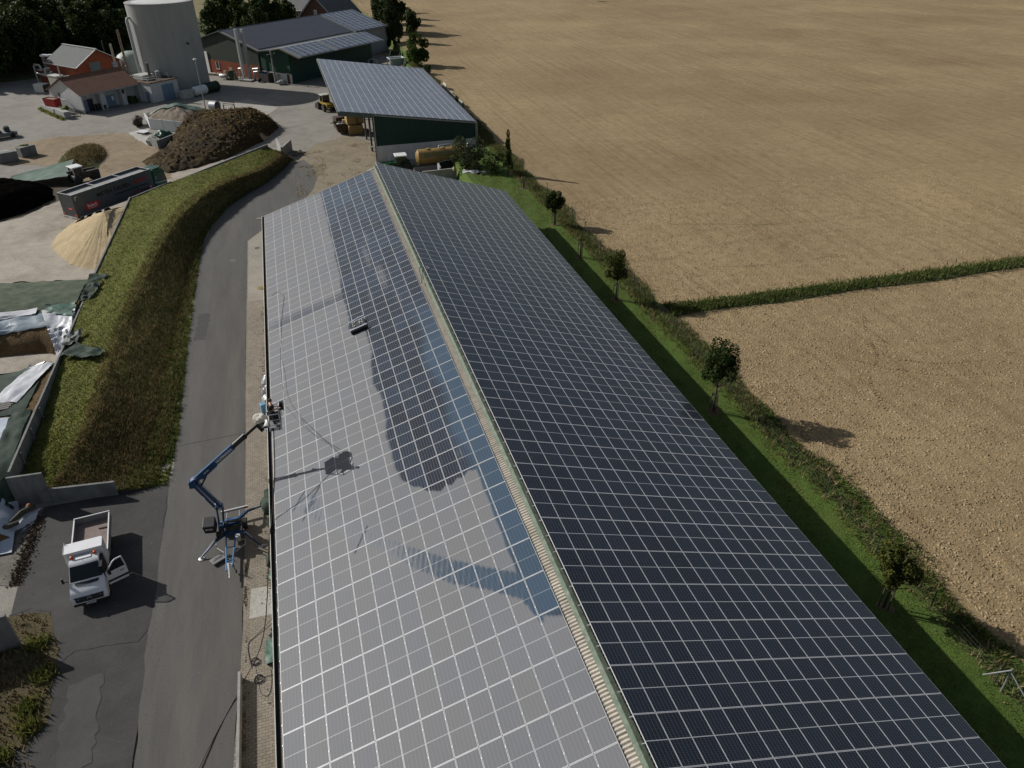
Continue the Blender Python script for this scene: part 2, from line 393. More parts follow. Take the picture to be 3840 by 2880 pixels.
# earth berm between lane and silage bunkers
ST=[ # wall side (x,y,z), crest (x,y,z), toe (x,y), road edge (x,y)
 ((-30.3,-36.95,1.0),(-27.6,-37.2,.9),(-23.9,-37.62),(-20.7,-37.5)),
 ((-30.3,-34.5,1.2),(-26.4,-34,1.9),(-22.6,-34.3),(-20.55,-34.2)),
 ((-30.25,-31.5,1.3),(-25.8,-31,2.35),(-22.3,-31),(-20.45,-31)),
 ((-30.2,-27,1.5),(-25.9,-27,2.5),(-22.0,-27),(-20.5,-26.5)),
 ((-30.15,-21,2.0),(-25.9,-20.5,2.5),(-22.1,-20.5),(-20.6,-20.5)),
 ((-30.1,-12,2.35),(-25.5,-12,2.55),(-22.1,-11.5),(-20.7,-12)),
 ((-30.05,-3,2.35),(-24.8,-3,2.6),(-21.9,-2),(-20.75,-3)),
 ((-29.95,7,2.35),(-23.9,6,2.6),(-21.7,5.5),(-20.75,6)),
 ((-29.8,16,2.35),(-22.6,14,2.6),(-21.0,12.6),(-20.3,12.6)),
 ((-29.5,22.2,2.35),(-20.2,21,2.55),(-18.9,20.6),(-18.2,21.2)),
 ((-25.2,27.8,2.35),(-17.4,26.6,2.3),(-15.9,26.2),(-15.9,26.6)),
 ((-20.0,33.2,2.3),(-14.6,30,2.0),(-12.9,31.2),(-12.9,32.2)),
 ((-15.5,39,2.2),(-11.9,35.5,1.7),(-10.3,37.6),(-10.2,38.2)),
 ((-12.3,43.4,1.9),(-10.2,41.8,1.5),(-9.0,41.6),(-8.7,42.0)),
]
def lerp3(a,b_,t): return tuple(a[i]+(b_[i]-a[i])*t for i in range(len(a)))
def cat(vals,t):
    i=min(int(t),len(vals)-2); f=t-i
    p0=vals[max(i-1,0)];p1=vals[i];p2=vals[i+1];p3=vals[min(i+2,len(vals)-1)]
    return tuple(.5*((2*b_)+(-a+c)*f+(2*a-5*b_+4*c-d)*f*f+(-a+3*b_-3*c+d)*f**3) for a,b_,c,d in zip(p0,p1,p2,p3))
rows=[]; NB=len(ST)
BERM=[]
for t in np.linspace(0,NB-1,150):
    W=cat([s[0] for s in ST],t);C=cat([s[1] for s in ST],t); C=(C[0]-.15,C[1],C[2]-.22*(C[2]>1.3));T=cat([s[2]+(.22,) for s in ST],t);E_=cat([s[3]+(-.02,) for s in ST],t)
    row=[]
    for k in range(13): row.append(list(lerp3(W,C,k/12)))
    for k in range(1,13): row.append(list(lerp3(C,T,k/12)))
    for k in range(1,5): row.append(list(lerp3(T,E_,k/4)))
    for j,p in enumerate(row):
        if 0<j<len(row)-1:
            p[2]+=.10*sin(p[0]*1.7+p[1]*.9)*sin(p[1]*1.1)+random.uniform(-.07,.07)
            p[0]+=random.uniform(-.06,.06)
    rows.append(row)
BERM=np.array(rows)
BERM_T=BERM
m,nt,bs,col=ground_mat('berm_grass',(.105,.120,.026),(.200,.205,.050),(.25,.18,.085),.22,1.3,6,.45,.95,bmp=1,bs_=6,bd=.14,s3=.35)
b=MB(); b.grid(rows); struct(b.build('berm',m,smooth=True))
# small island mound on the dirt track
IS=[(-42.7,63.1),(-40.5,60),(-38.6,53.1),(-38.0,47),(-40.2,45.4),(-44.8,50.5),(-45,56)]
cx,cy=-41.2,52.8
rows=[]
for r in np.linspace(0,1,7):
    rows.append([(cx+(x-cx)*r,cy+(y-cy)*r,1.0*(1-r**2)+random.uniform(-.08,.08)*(r<1)+.01) for x,y in IS+[IS[0]]])
b=MB(); b.grid(rows); struct(b.build('grass_mound',LANEG,smooth=True))

# ------------------------------------------------------------------ vegetation
def blades(name, pts, h, wd, m, label, cat_, lean=.5, parent=None):
    """many single grass blades: pts (n,3) roots"""
    n=len(pts); a=RNG.uniform(0,2*pi,n); hh=h*RNG.uniform(.45,1.25,n); ww=wd*RNG.uniform(.6,1.4,n)
    dx=np.cos(a)*ww; dy=np.sin(a)*ww; l=RNG.uniform(0,2*pi,n); le=hh*lean*RNG.uniform(.2,1.2,n)
    P=np.asarray(pts)
    v=np.empty((n,3,3)); v[:,0]=P+np.stack([dx,dy,0*dx],1); v[:,1]=P-np.stack([dx,dy,0*dx],1)
    v[:,2]=P+np.stack([np.cos(l)*le,np.sin(l)*le,hh],1)
    o=np_mesh(name,v.reshape(-1,3),np.arange(3*n).reshape(n,3),m,parent)
    tag(o,label,cat_,kind='stuff'); return o
GR_G=leafmat('grass_blades',(.065,.085,.016),(.155,.175,.042),(.29,.26,.10),.7,.3)
GR_B=leafmat('dry_grass_blades',(.07,.058,.024),(.17,.128,.06),(.32,.245,.13),.75,.25)
GR_D=leafmat('weed_leaves',(.035,.065,.014),(.09,.125,.03),(.21,.19,.08),.7,.3)
# berm grass: short green on the sunny top, long dry on the flank
def berm_pts(n,j0,j1):
    i=RNG.integers(0,BERM.shape[0]-1,n); j=RNG.integers(j0,j1,n); u=RNG.random((n,1)); w_=RNG.random((n,1))
    return BERM[i,j]*(1-u)*(1-w_)+BERM[i+1,j]*u*(1-w_)+BERM[i,j+1]*(1-u)*w_+BERM[i+1,j+1]*u*w_
blades('berm_grass',berm_pts(40000,0,13),.13,.035,GR_G,'short green grass on the flat top of the earth bank','grass')
blades('dry_bank_grass',berm_pts(34000,10,27),.36,.035,GR_B,'long dry brown grass on the shaded flank of the bank','grass',.9)
p=berm_pts(9000,24,28); blades('bank_foot_weeds',p,.30,.05,GR_D,'green weeds in a strip at the foot of the bank beside the lane','weeds',.8)
def strip_pts(n,y0,y1,fa,fb):
    y=RNG.uniform(y0,y1,n); a=fa(y); c=fb(y); x=a+(c-a)*RNG.random(n)
    return np.stack([x,y,np.full(n,2.0)],1)
blades('verge_grass',strip_pts(42000,-78,20,lambda y:15.2+0*y,lambda y:21.2+0*y),.10,.03,GR_G,'short mown grass between the hall and the fence','grass',.6)
blades('fence_line_grass',strip_pts(14000,-78,110,lambda y:20.6+.02*np.abs(y+30)*0,lambda y:22.9+.4*np.sin(y*.31)),.42,.035,GR_B,'tall dry grass along the wire fence','grass',.7)
blades('field_edge_grass',strip_pts(26000,-78,110,lambda y:21.2+0*y,lambda y:23.3+.45*np.sin(y*.31)+.3*np.sin(y*.83+1)),.32,.04,GR_D,'tufts of green weeds along the edge of the field','weeds',.8)
n=22000; x=22.8+RNG.random(n)**1.5*120; yc=-27.2-.018*(x-23); y=yc+RNG.normal(0,.5,n)
blades('boundary_grass',np.stack([x,y,2.2+0*x],1),.35,.05,GR_D,'green grass strip dividing the two bare fields','grass',.8)
i=RNG.random(5000)*2*pi; r=np.sqrt(RNG.random(5000)); 
blades('mound_weeds',np.stack([-41.2+3.1*r*np.cos(i)-.3*r*np.sin(i),53.5+8*r*np.sin(i)*.95,1.0*(1-r**2)],1),.5,.06,GR_B,'dry weeds on the small mound inside the bend of the dirt track','weeds',.8)
n=3500; x=RNG.uniform(-33,-24.9,n); y=RNG.uniform(-60,-47.5,n)
k=(x<-25.0-.35*np.abs(np.sin(y*1.3))-np.clip((y+50.5)*.55,0,2))&(RNG.random(n)<.8)
blades('corner_weeds',np.stack([x,y,0*x],1)[k],.32,.05,GR_B,'dry weeds on the rough ground beside the asphalt yard','weeds',.8)
n=1400; cl=np.array([(-25.6,-52.5),(-26.0,-54.5),(-25.6,-55.6),(-26.6,-57),(-27.3,-57.8),(-26.4,-50.2),(-27.8,-56.5)])[RNG.integers(0,7,n)]
blades('green_tufts',np.concatenate([cl+RNG.normal(0,.28,(n,2)),np.zeros((n,1))],1),.42,.06,GR_G,'green tufts at the edge of the asphalt beside the lane','weeds',.7)

def crown(name, rx, ry, rz, cz, n, leaf, m, seed, parent, clumps=26, shape='round', inner=.35):
    g=np.random.default_rng(seed)
    # clump centres spread through an uneven crown volume
    d=g.normal(size=(clumps,3)); d/=np.linalg.norm(d,axis=1)[:,None]
    rad=g.uniform(.35,.88,clumps)**.8
    c=d*rad[:,None]
    if shape=='cone':
        zz=g.uniform(-1,1,clumps); k=(1-(zz+1)/2*.85); ang=g.uniform(0,2*pi,clumps)
        c=np.stack([np.cos(ang)*k*g.uniform(.2,.8,clumps),np.sin(ang)*k*g.uniform(.2,.8,clumps),zz],1)
    cr=g.uniform(.22,.42,clumps)
    if shape=='cone': cr*=.8
    k=g.integers(0,clumps,n); q=g.normal(size=(n,3)); q/=np.linalg.norm(q,axis=1)[:,None]
    q*= (g.uniform(inner,1,n)**.5*cr[k])[:,None]
    P=(c[k]+q)*np.array([rx,ry,rz])+np.array([0,0,cz])
    nr=q*.8+g.normal(size=(n,3))*.35+np.array([0,0,.25]); nr/=np.linalg.norm(nr,axis=1)[:,None]
    t=np.cross(nr,g.normal(size=(n,3))); t/=np.linalg.norm(t,axis=1)[:,None]; s_=np.cross(nr,t)
    L=leaf*g.uniform(.6,1.35,n)[:,None]
    v=np.stack([P-t*L*.5,P+s_*L*.36,P+t*L*.5,P-s_*L*.36],1).reshape(-1,3)
    return np_mesh(name,v,np.arange(4*n).reshape(n,4),m,parent)
def trunk_mb(h, r, seed, limbs=5, top=None):
    g=random.Random(seed); b=MB(); top=top or h*1.5
    b.tube([(0,0,-.1),(g.uniform(-.05,.05)*h*.3,g.uniform(-.05,.05)*h*.3,h*.5),(g.uniform(-.04,.04)*h,g.uniform(-.04,.04)*h,h),(0,0,top)],[r*1.25,r,r*.8,r*.25],7)
    for i in range(limbs):
        a=2*pi*i/limbs+g.uniform(-.4,.4); z=h*g.uniform(.8,1.05); l=(top-h)*g.uniform(.7,1.1)
        b.tube([(0,0,z),(cos(a)*l*.4,sin(a)*l*.4,z+l*.35),(cos(a)*l*.75,sin(a)*l*.75,z+l*.75)],[r*.5,r*.3,r*.1],5)
    return b
BARK=mat('bark',(.055,.045,.035),.95,0,.3,5,bmp=.6,bscale=14)
LF_D=leafmat('oak_leaves',(.012,.024,.006),(.032,.056,.014),(.075,.095,.028))
LF_M=leafmat('maple_leaves',(.014,.030,.007),(.042,.070,.016),(.10,.11,.03))
LF_Y=leafmat('yellowing_leaves',(.022,.034,.008),(.060,.072,.016),(.13,.12,.028))
LF_O=leafmat('olive_leaves',(.018,.028,.010),(.048,.060,.025),(.10,.11,.05))
LF_B=leafmat('bright_leaves',(.018,.040,.006),(.045,.080,.012),(.10,.13,.025))
STAKE=mat('stake_wood',(.07,.06,.048),.9,0,.2,5)
# staked young trees in the verge
def young(x,y,hs,hc,rx,m,label,seed,shape='round',n=2400,leaf=.17,stakes=3,z=2.0,lean=0):
    t=thing('young_tree',label,'tree',(x,y,z),0,'young staked trees in the verge')
    trunk_mb(hs,.07,seed,4,hs+hc*.7).build('trunk',BARK,t,True)
    if n: crown('crown',rx*.9,rx*.86,hc/2,hs+hc*.48,n,leaf*.9,m,seed,t,26,shape)
    for k in range(stakes):
        a=2*pi*k/max(1,stakes)+.6
        b=MB(); b.tube([(cos(a)*.28,sin(a)*.28,-.1),(cos(a)*.27,sin(a)*.27,min(1.7,hs))],.04,6); b.build('stake',STAKE,t)
    if stakes:
        b=MB()
        for k in range(stakes):
            a=2*pi*k/stakes+.6; c=2*pi*(k+1)/stakes+.6
            b.beam((cos(a)*.28,sin(a)*.28,1.5),(cos(c)*.28,sin(c)*.28,1.5),.03,.09)
        b.build('crossbar',STAKE,t)
    b=MB(); b.lathe([(0,.05),(.35,.03),(.55,.01)],12); b.build('mulch_ring',mat('mulch',(.13,.085,.045),.95,0,.3,6,bmp=.5,bscale=20),t)
    return t
young(20.0,17.5,1.2,4.6,.95,LF_M,'slim upright young tree beside the olive bush behind the hall',1,'cone',3200,.22,2)
young(20.3,11.2,1.2,.5,.3,LF_M,'bare staked sapling in the grass just before the olive bush',2,n=0)
young(19.9,-2.8,1.6,2.7,1.25,LF_D,'dark round young tree standing furthest from the camera along the long roof edge',3,n=5200)
young(19.5,-12.8,1.7,.7,.4,LF_M,'almost leafless young tree between the dark round tree and the yellowing one',4,n=60)
young(19.2,-23.4,2.0,3.0,1.35,LF_Y,'yellowing young tree opposite the end of the grass boundary strip',5,n=5200)
young(18.9,-43.1,2.3,3.7,1.45,LF_D,'tallest dark young tree halfway along the hall eave',6,n=6500)
young(18.6,-62.6,1.8,3.2,1.25,LF_Y,'olive yellow young tree nearest the camera beside the roof edge',7,n=6000)
# wire fence along the field: posts and wires are one fence
FZ=2.0
f=thing('wire_fence','long wire fence with thin dark posts between verge and bare field','fence',(22,0,FZ))
fp=[(22.9,100),(22.8,85),(22.8,70),(22.7,57),(22.7,45),(22.7,33),(22.7,19.5),(22.6,8),(22.6,-1.6),(22.3,-6.6),(22.2,-11.8),(22.1,-17),(22.0,-21.3),(21.8,-26.2),(21.7,-31.1),(21.5,-35.7),(21.35,-41),(21.2,-45.5),(21.1,-49.6),(21.2,-53.8),(20.9,-59),(20.75,-63.5),(20.5,-68.2),(20.3,-73),(20.1,-78)]
for x,y in fp:
    b=MB(); b.tube([(x-22,y,-.1),(x-22+random.uniform(-.06,.06),y,1.55)],.032,6); b.build('post',mat('fence_post',(.045,.05,.048),.6,.2),f)
b=MB()
for z in (.25,.5,.75,1.0,1.25):
    b.tube([(x-22,y,z) for x,y in fp],.004,4,cap=False)
b.build('wires',mat('wire_dark',(.12,.12,.115),.6,.3),f)
c=thing('strainer_post','galvanised corner post with two diagonal struts in the fence weeds','fence post',(20.55,-68.6,2))
b=MB(); b.tube([(0,0,-.1),(0,0,1.7)],.045,8); b.build('post',GALV,c)
for e in ((-.9,.55,.9),(.25,-1.9,.2)):
    b=MB(); b.tube([(0,0,1.45 if e[2]<.5 else 1.6),(e[0],e[1],e[2])],.035,6); b.build('strut',GALV,c)
# shrubs along the field edge beyond the shed
def shrub(name,x,y,z,rx,h,m,label,seed,n=2600,leaf=.3,grp=None,cl=24,shape='round',cat_='shrub'):
    t=thing(name,label,cat_,(x,y,z),0,grp)
    trunk_mb(h*.3,.06*h**.5,seed,5,h*.7).build('stems',BARK,t,True)
    crown('crown',rx,rx,h*.52,h*.50,n,leaf,m,seed,t,cl,shape); return t
t=shrub('olive_bush',15.6,22.6,1.6,2.6,4.8,LF_O,'sprawling olive green bush over the white tarp behind the hall',21,5200,.22)
shrub('willow_bush',18.4,19.2,2,1.7,3.0,LF_M,'low leafy shrub between the olive bush and the slim young tree',22,1500,.22)
shrub('round_tree',22.3,103.5,2,2.9,6.4,LF_B,'bright green round tree behind the single pitch shed',23,9000,.36,cat_='tree')
shrub('conifer',22.2,140,1.5,3.6,10.5,LF_O,'tall grey green conifer at the gable end of the green barn',24,9000,.5,shape='cone',cat_='tree')
shrub('dark_tree',24.0,158,1.5,5,12,LF_D,'dark broad tree beside the brick house gable',25,8000,.65,cat_='tree')
shrub('hedge_shrub',22.5,93,2,1.3,2.2,LF_D,'dark low shrub at the far corner of the single pitch shed',26,900,.25)
for k,(x,y,h) in enumerate([(26,176,9),(27,190,10),(28.5,206,9),(29,150,6.5)]):
    o=shrub('edge_tree',x,y,2,h*.36,h,LF_D,'dark tree in the row along the far left edge of the bare field',30+k,4200,.6,'row of trees at the far field edge',cat_='tree') if k==0 else dup(o,(x,y,2),k*1.3,scale=h/9)
shrub('field_shrub',107,208,3,1.6,2.0,LF_B,'lone green shrub in the middle of the bare field',36,500,.4)
# wood on the left and the trees around the house: own objects, shared meshes
protos=[]
for k,(rx,h,m) in enumerate([(5.2,15,LF_D),(4.4,13,LF_M),(5.8,16,LF_D)]):
    t=thing('wood_tree','dark broadleaf tree in the wood behind the biogas plant','tree',(0,0,0),0,'trees of the wood behind the biogas plant')
    trunk_mb(h*.3,.32,50+k,6,h*.75).build('trunk',BARK,t,True)
    crown('crown',rx,rx,h*.44,h*.54,8000,.75,m,60+k,t,40)
    protos.append(t)
used=[False]*3
spots=[]
for y in np.arange(126,215,8.5):
    for x in np.arange(-150,-44,8.5):
        X=x+random.uniform(-2.5,2.5); Y=y+random.uniform(-2.5,2.5)
        lim=124+max(0,(X+72)*.62)+ (12 if X>-62 else 0)
        if Y<lim or (X>-56 and Y>190): continue
        if X<-80 and Y>235: continue
        px,py,pz=project((X,Y,9))
        if px<-500 or px>720 or py<-420: continue
        spots.append((X,Y))
for k,(X,Y) in enumerate(spots):
    q=k%3; s_=random.uniform(.8,1.15)
    if not used[q]:
        protos[q].location=(X,Y,0); protos[q].rotation_euler=(0,0,random.uniform(0,6)); used[q]=True
    else: dup(protos[q],(X,Y,0),random.uniform(0,6),scale=(s_,s_,s_*random.uniform(.9,1.1)))
first=None
for k,(X,Y,s_) in enumerate([(-24,166,.78),(-17,172,.85),(-10,178,.8),(-20,184,.9),(-5,184,.75),(-13,160,.62)]):
    o=dup(protos[k%3],(X,Y,0),k*1.1,'leafy tree in the clump between the green barn and the brick house',s_)
    o['group']='trees between the barn and the house'

# clods and stones lying on the bare soil and crumbs on the lane
def clods(name,P,r,m,label,cat_):
    n=len(P); s_=r*RNG.uniform(.4,1.5,n); a=RNG.uniform(0,2*pi,n); v=np.empty((n,4,3))
    for k in range(3): v[:,k]=P+np.stack([np.cos(a+k*2.1)*s_,np.sin(a+k*2.1)*s_,-.01+0*a],1)
    v[:,3]=P+np.stack([RNG.normal(0,.2,n)*s_,RNG.normal(0,.2,n)*s_,s_*RNG.uniform(.5,1.1,n)],1)
    i=np.arange(n)[:,None]*4; f=np.concatenate([i+np.array([[0,1,3]]),i+np.array([[1,2,3]]),i+np.array([[2,0,3]])],0)
    o=np_mesh(name,v.reshape(-1,3),f,m); tag(o,label,cat_,kind='stuff')
n=60000; y=-76+RNG.random(n)**1.0*80; x=23.3+RNG.random(n)**1.6*55
kk=np.abs(y+27.2)>1.3; x=x[kk]; y=y[kk]
z=2+.35*np.sin(x*.021+1)*np.sin(y*.017)*np.clip((x-30)/60,0,1)
clods('soil_clods',np.stack([x,y,z],1),.075,leafmat('clod_soil',(.16,.117,.064),(.32,.238,.135),(.46,.36,.22),.95,0),'loose clods and stones on the bare field','soil')
n=2600; y=RNG.uniform(-75,35,n); x=np.where(RNG.random(n)<.5,-20.4+np.abs(RNG.normal(0,.35,n)),RNG.uniform(-20.2,-15.6,n))
kk=(y<2); clods('road_grit',np.stack([x,y,.002+0*x],1)[kk],.025,leafmat('grit',(.10,.09,.07),(.22,.19,.14),(.4,.36,.28),.95,0),'grit and small stones along the lane edge','grit')
n=1500; x=RNG.uniform(-28,-20.5,n); y=RNG.uniform(-62,-38,n); clods('yard_grit',np.stack([x,y,-.008+0*x],1),.022,leafmat('grit',(.10,.09,.07),(.22,.19,.14),(.4,.36,.28),.95,0),'small stones scattered over the dark asphalt','grit')
# ------------------------------------------------------------------ solar panel materials
def cellmat(name, base, line, blue=(.02,.035,.06), ncol=6, nrow=24, lw=.05, rough=.09, dirt=False, var=.5, film=.0, sheen=0):
    m,nt,bs=newmat(name)
    uv=N(nt,'UVMap'); uv.uv_map='roof'
    sx=N(nt,'SeparateXYZ'); nt.links.new(uv.outputs[0],sx.inputs[0])
    u=mth(nt,'FRACT',sx.outputs[0]); v=mth(nt,'FRACT',sx.outputs[1])
    cu=mth(nt,'FRACT',mth(nt,'MULTIPLY',u,ncol)); cv=mth(nt,'FRACT',mth(nt,'MULTIPLY',v,nrow))
    e1=mth(nt,'LESS_THAN',mth(nt,'PINGPONG',cu,.5),lw); e2=mth(nt,'LESS_THAN',mth(nt,'PINGPONG',cv,.5),lw*.75)
    b1=mth(nt,'LESS_THAN',mth(nt,'PINGPONG',mth(nt,'FRACT',mth(nt,'MULTIPLY',cu,5)),.5),.05)
    ln=mth(nt,'MAXIMUM',mth(nt,'MAXIMUM',e1,mth(nt,'MULTIPLY',e2,.7)),mth(nt,'MULTIPLY',b1,.3))
    mid=mth(nt,'LESS_THAN',mth(nt,'ABSOLUTE',mth(nt,'SUBTRACT',v,.5)),.0085)
    fl=N(nt,'CombineXYZ'); nt.links.new(mth(nt,'FLOOR',sx.outputs[0]),fl.inputs[0]); nt.links.new(mth(nt,'FLOOR',sx.outputs[1]),fl.inputs[1])
    wn=N(nt,'TexWhiteNoise'); nt.links.new(fl.outputs[0],wn.inputs[0])
    cellc=mix(nt,mth(nt,'MULTIPLY',wn.outputs[0],var),base,blue)
    col=mix(nt,mth(nt,'MULTIPLY',ln,.42),cellc,line)
    col=mix(nt,mid,col,(.42,.43,.44))
    ov=coords(nt)
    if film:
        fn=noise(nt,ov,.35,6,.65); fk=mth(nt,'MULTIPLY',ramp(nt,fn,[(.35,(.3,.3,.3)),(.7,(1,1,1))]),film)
        col=mix(nt,fk,col,(.24,.275,.34))  # bluish film paints a sky reflection over the cells
    if dirt:
        at=N(nt,'Attribute',attribute_name='dirt'); bl=N(nt,'Attribute',attribute_name='wet_sky')
        nz=noise(nt,ov,2.6,6,.75); nz2=noise(nt,coords(nt,scale=(1,.25,1)),7,4,.7)
        k=mth(nt,'ADD',at.outputs['Fac'],mth(nt,'MULTIPLY',mth(nt,'SUBTRACT',mth(nt,'MULTIPLY_ADD',nz2,.4,mth(nt,'MULTIPLY',nz,.6)),.5),.5))
        mr=N(nt,'MapRange',interpolation_type='SMOOTHSTEP'); nt.links.new(k,mr.inputs[0]); mr.inputs[1].default_value=.12; mr.inputs[2].default_value=.88
        # dust film lets the cell lines show through faintly
        dn=noise(nt,ov,.16,5,.6)
        dc=mix(nt,wn.outputs[0],mix(nt,dn,(.122,.127,.140),(.168,.175,.192)),mix(nt,dn,(.144,.146,.151),(.164,.167,.174)))
        dc=mix(nt,mth(nt,'MULTIPLY',mth(nt,'MAXIMUM',e1,mth(nt,'MULTIPLY',b1,.4)),.5),dc,(.25,.25,.255))
        dc=mix(nt,mth(nt,'MULTIPLY',e2,.16),dc,(.075,.075,.075))
        dc=mix(nt,mth(nt,'MULTIPLY',mid,.75),dc,(.42,.42,.42))
        col=mix(nt,mth(nt,'MULTIPLY',bl.outputs['Fac'],.62),col,(.066,.108,.158))  # wet modules: blue sky reflection painted into the base colour
        fin=mix(nt,mr.outputs[0],col,dc)
        nt.links.new(fin,bs.inputs['Base Color'])
        rg=N(nt,'MapRange'); nt.links.new(mr.outputs[0],rg.inputs[0]); rg.inputs[3].default_value=rough; rg.inputs[4].default_value=.62
        nt.links.new(rg.outputs[0],bs.inputs['Roughness'])
        sp=N(nt,'MapRange'); nt.links.new(mr.outputs[0],sp.inputs[0]); sp.inputs[3].default_value=.5; sp.inputs[4].default_value=.18
        nt.links.new(sp.outputs[0],bs.inputs['Specular IOR Level'])
    else:
        nt.links.new(col,bs.inputs['Base Color']); setp(bs,rough,0,.5)
    bs.inputs['Sheen Weight'].default_value=sheen; bs.inputs['Sheen Roughness'].default_value=.45; bs.inputs['Sheen Tint'].default_value=(.80,.86,1,1)
    return m
FRAME=mat('panel_frame',(.58,.585,.60),.5,.1,.06,3)
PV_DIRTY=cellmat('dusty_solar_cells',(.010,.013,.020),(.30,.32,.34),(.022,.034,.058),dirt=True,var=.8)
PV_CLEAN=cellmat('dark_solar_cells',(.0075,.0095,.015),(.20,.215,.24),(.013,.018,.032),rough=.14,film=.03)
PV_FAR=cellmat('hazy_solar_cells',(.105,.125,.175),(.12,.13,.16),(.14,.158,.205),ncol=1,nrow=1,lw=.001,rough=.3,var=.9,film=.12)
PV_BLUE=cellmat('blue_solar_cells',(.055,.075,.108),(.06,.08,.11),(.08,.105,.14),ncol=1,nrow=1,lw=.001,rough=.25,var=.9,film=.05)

def panel_geo(O,U,V,Nn,c,r,a,b_,sub,fwu=.014,fwv=.02,clamp=False):
    """vertices, faces, material ids, roof uv of one framed module at grid cell (c,r)"""
    g=.011
    def pt(u,v,h): return O+U*(u*a)+V*(v*b_)+Nn*h
    ua,ub=c+g/a,c+1-g/a; va,vb=r+g/b_,r+1-g/b_
    ui,uj=ua+fwu/a,ub-fwu/a; vi,vj=va+fwv/b_,vb-fwv/b_
    vs=[];fs=[];ms=[];uv=[]
    ring=[(ua,va),(ub,va),(ub,vb),(ua,vb)]; inn=[(ui,vi),(uj,vi),(uj,vj),(ui,vj)]
    for q in ring: vs.append(pt(*q,-.036)); uv.append(q)
    for q in ring: vs.append(pt(*q,0)); uv.append(q)
    for q in inn: vs.append(pt(*q,0)); uv.append(q)
    for i in range(4):
        j=(i+1)%4; fs+= [(i,j,4+j,4+i),(4+i,4+j,8+j,8+i)]; ms+=[0,0]
    if clamp:
        for k in (.22,.78):
            o=len(vs); hu,hv=.022/a,.04/b_
            for (u,v,h) in ((c-hu,r+k-hv,0),(c+hu,r+k-hv,0),(c+hu,r+k+hv,0),(c-hu,r+k+hv,0),(c-hu,r+k-hv,.012),(c+hu,r+k-hv,.012),(c+hu,r+k+hv,.012),(c-hu,r+k+hv,.012)): vs.append(pt(u,v,h)); uv.append((c+.5,r+.5))
            for f_ in ((4,5,6,7),(0,1,5,4),(1,2,6,5),(2,3,7,6),(3,0,4,7)): fs.append(tuple(o+q for q in f_)); ms.append(0)
    nu,nv=sub; o=len(vs)
    for j in range(nv+1):
        for i in range(nu+1):
            q=(ui+(uj-ui)*i/nu, vi+(vj-vi)*j/nv); vs.append(pt(*q,-.004)); uv.append(q)
    for j in range(nv):
        for i in range(nu):
            k=o+j*(nu+1)+i; fs.append((k,k+1,k+nu+2,k+nu+1)); ms.append(1)
    return vs,fs,ms,uv
def panel_object(name, geos, mats, parent, fn=None, flip=False, off=Vector((0,0,0))):
    V=[];F=[];M=[];UV=[]
    for vs,fs,ms,uv in geos:
        o=len(V); V+=[tuple(p-off) for p in vs]; F+=[tuple(i+o for i in (f[::-1] if flip else f)) for f in fs]; M+=ms; UV+=uv
    me=bpy.data.meshes.new(name); me.from_pydata(V,[],F)
    for q in mats: me.materials.append(q)
    me.polygons.foreach_set('material_index',M)
    l=np.empty(len(me.loops),dtype=np.int32); me.loops.foreach_get('vertex_index',l)
    A=np.array(UV,dtype=np.float32); lay=me.uv_layers.new(name='roof'); lay.data.foreach_set('uv',A[l].ravel())
    if fn:
        D=np.array([fn(*q) for q in UV],dtype=np.float32)
        for k,nm in enumerate(('dirt','wet_sky')):
            at=me.attributes.new(nm,'FLOAT','POINT'); at.data.foreach_set('value',np.ascontiguousarray(D[:,k]))
    me.update(); o=bpy.data.objects.new(name,me); COL.objects.link(o); o.parent=parent
    if off.length: o.location=off
    return o

def sstep(a,b_,x):
    t=max(0,min(1,(x-a)/(b_-a))); return t*t*(3-2*t)
def interp(pts,x):
    if x<=pts[0][0]: return pts[0][1]
    for (a,ya),(c,yc) in zip(pts,pts[1:]):
        if x<=c: return ya+(yc-ya)*(x-a)/(c-a)
    return pts[-1][1]
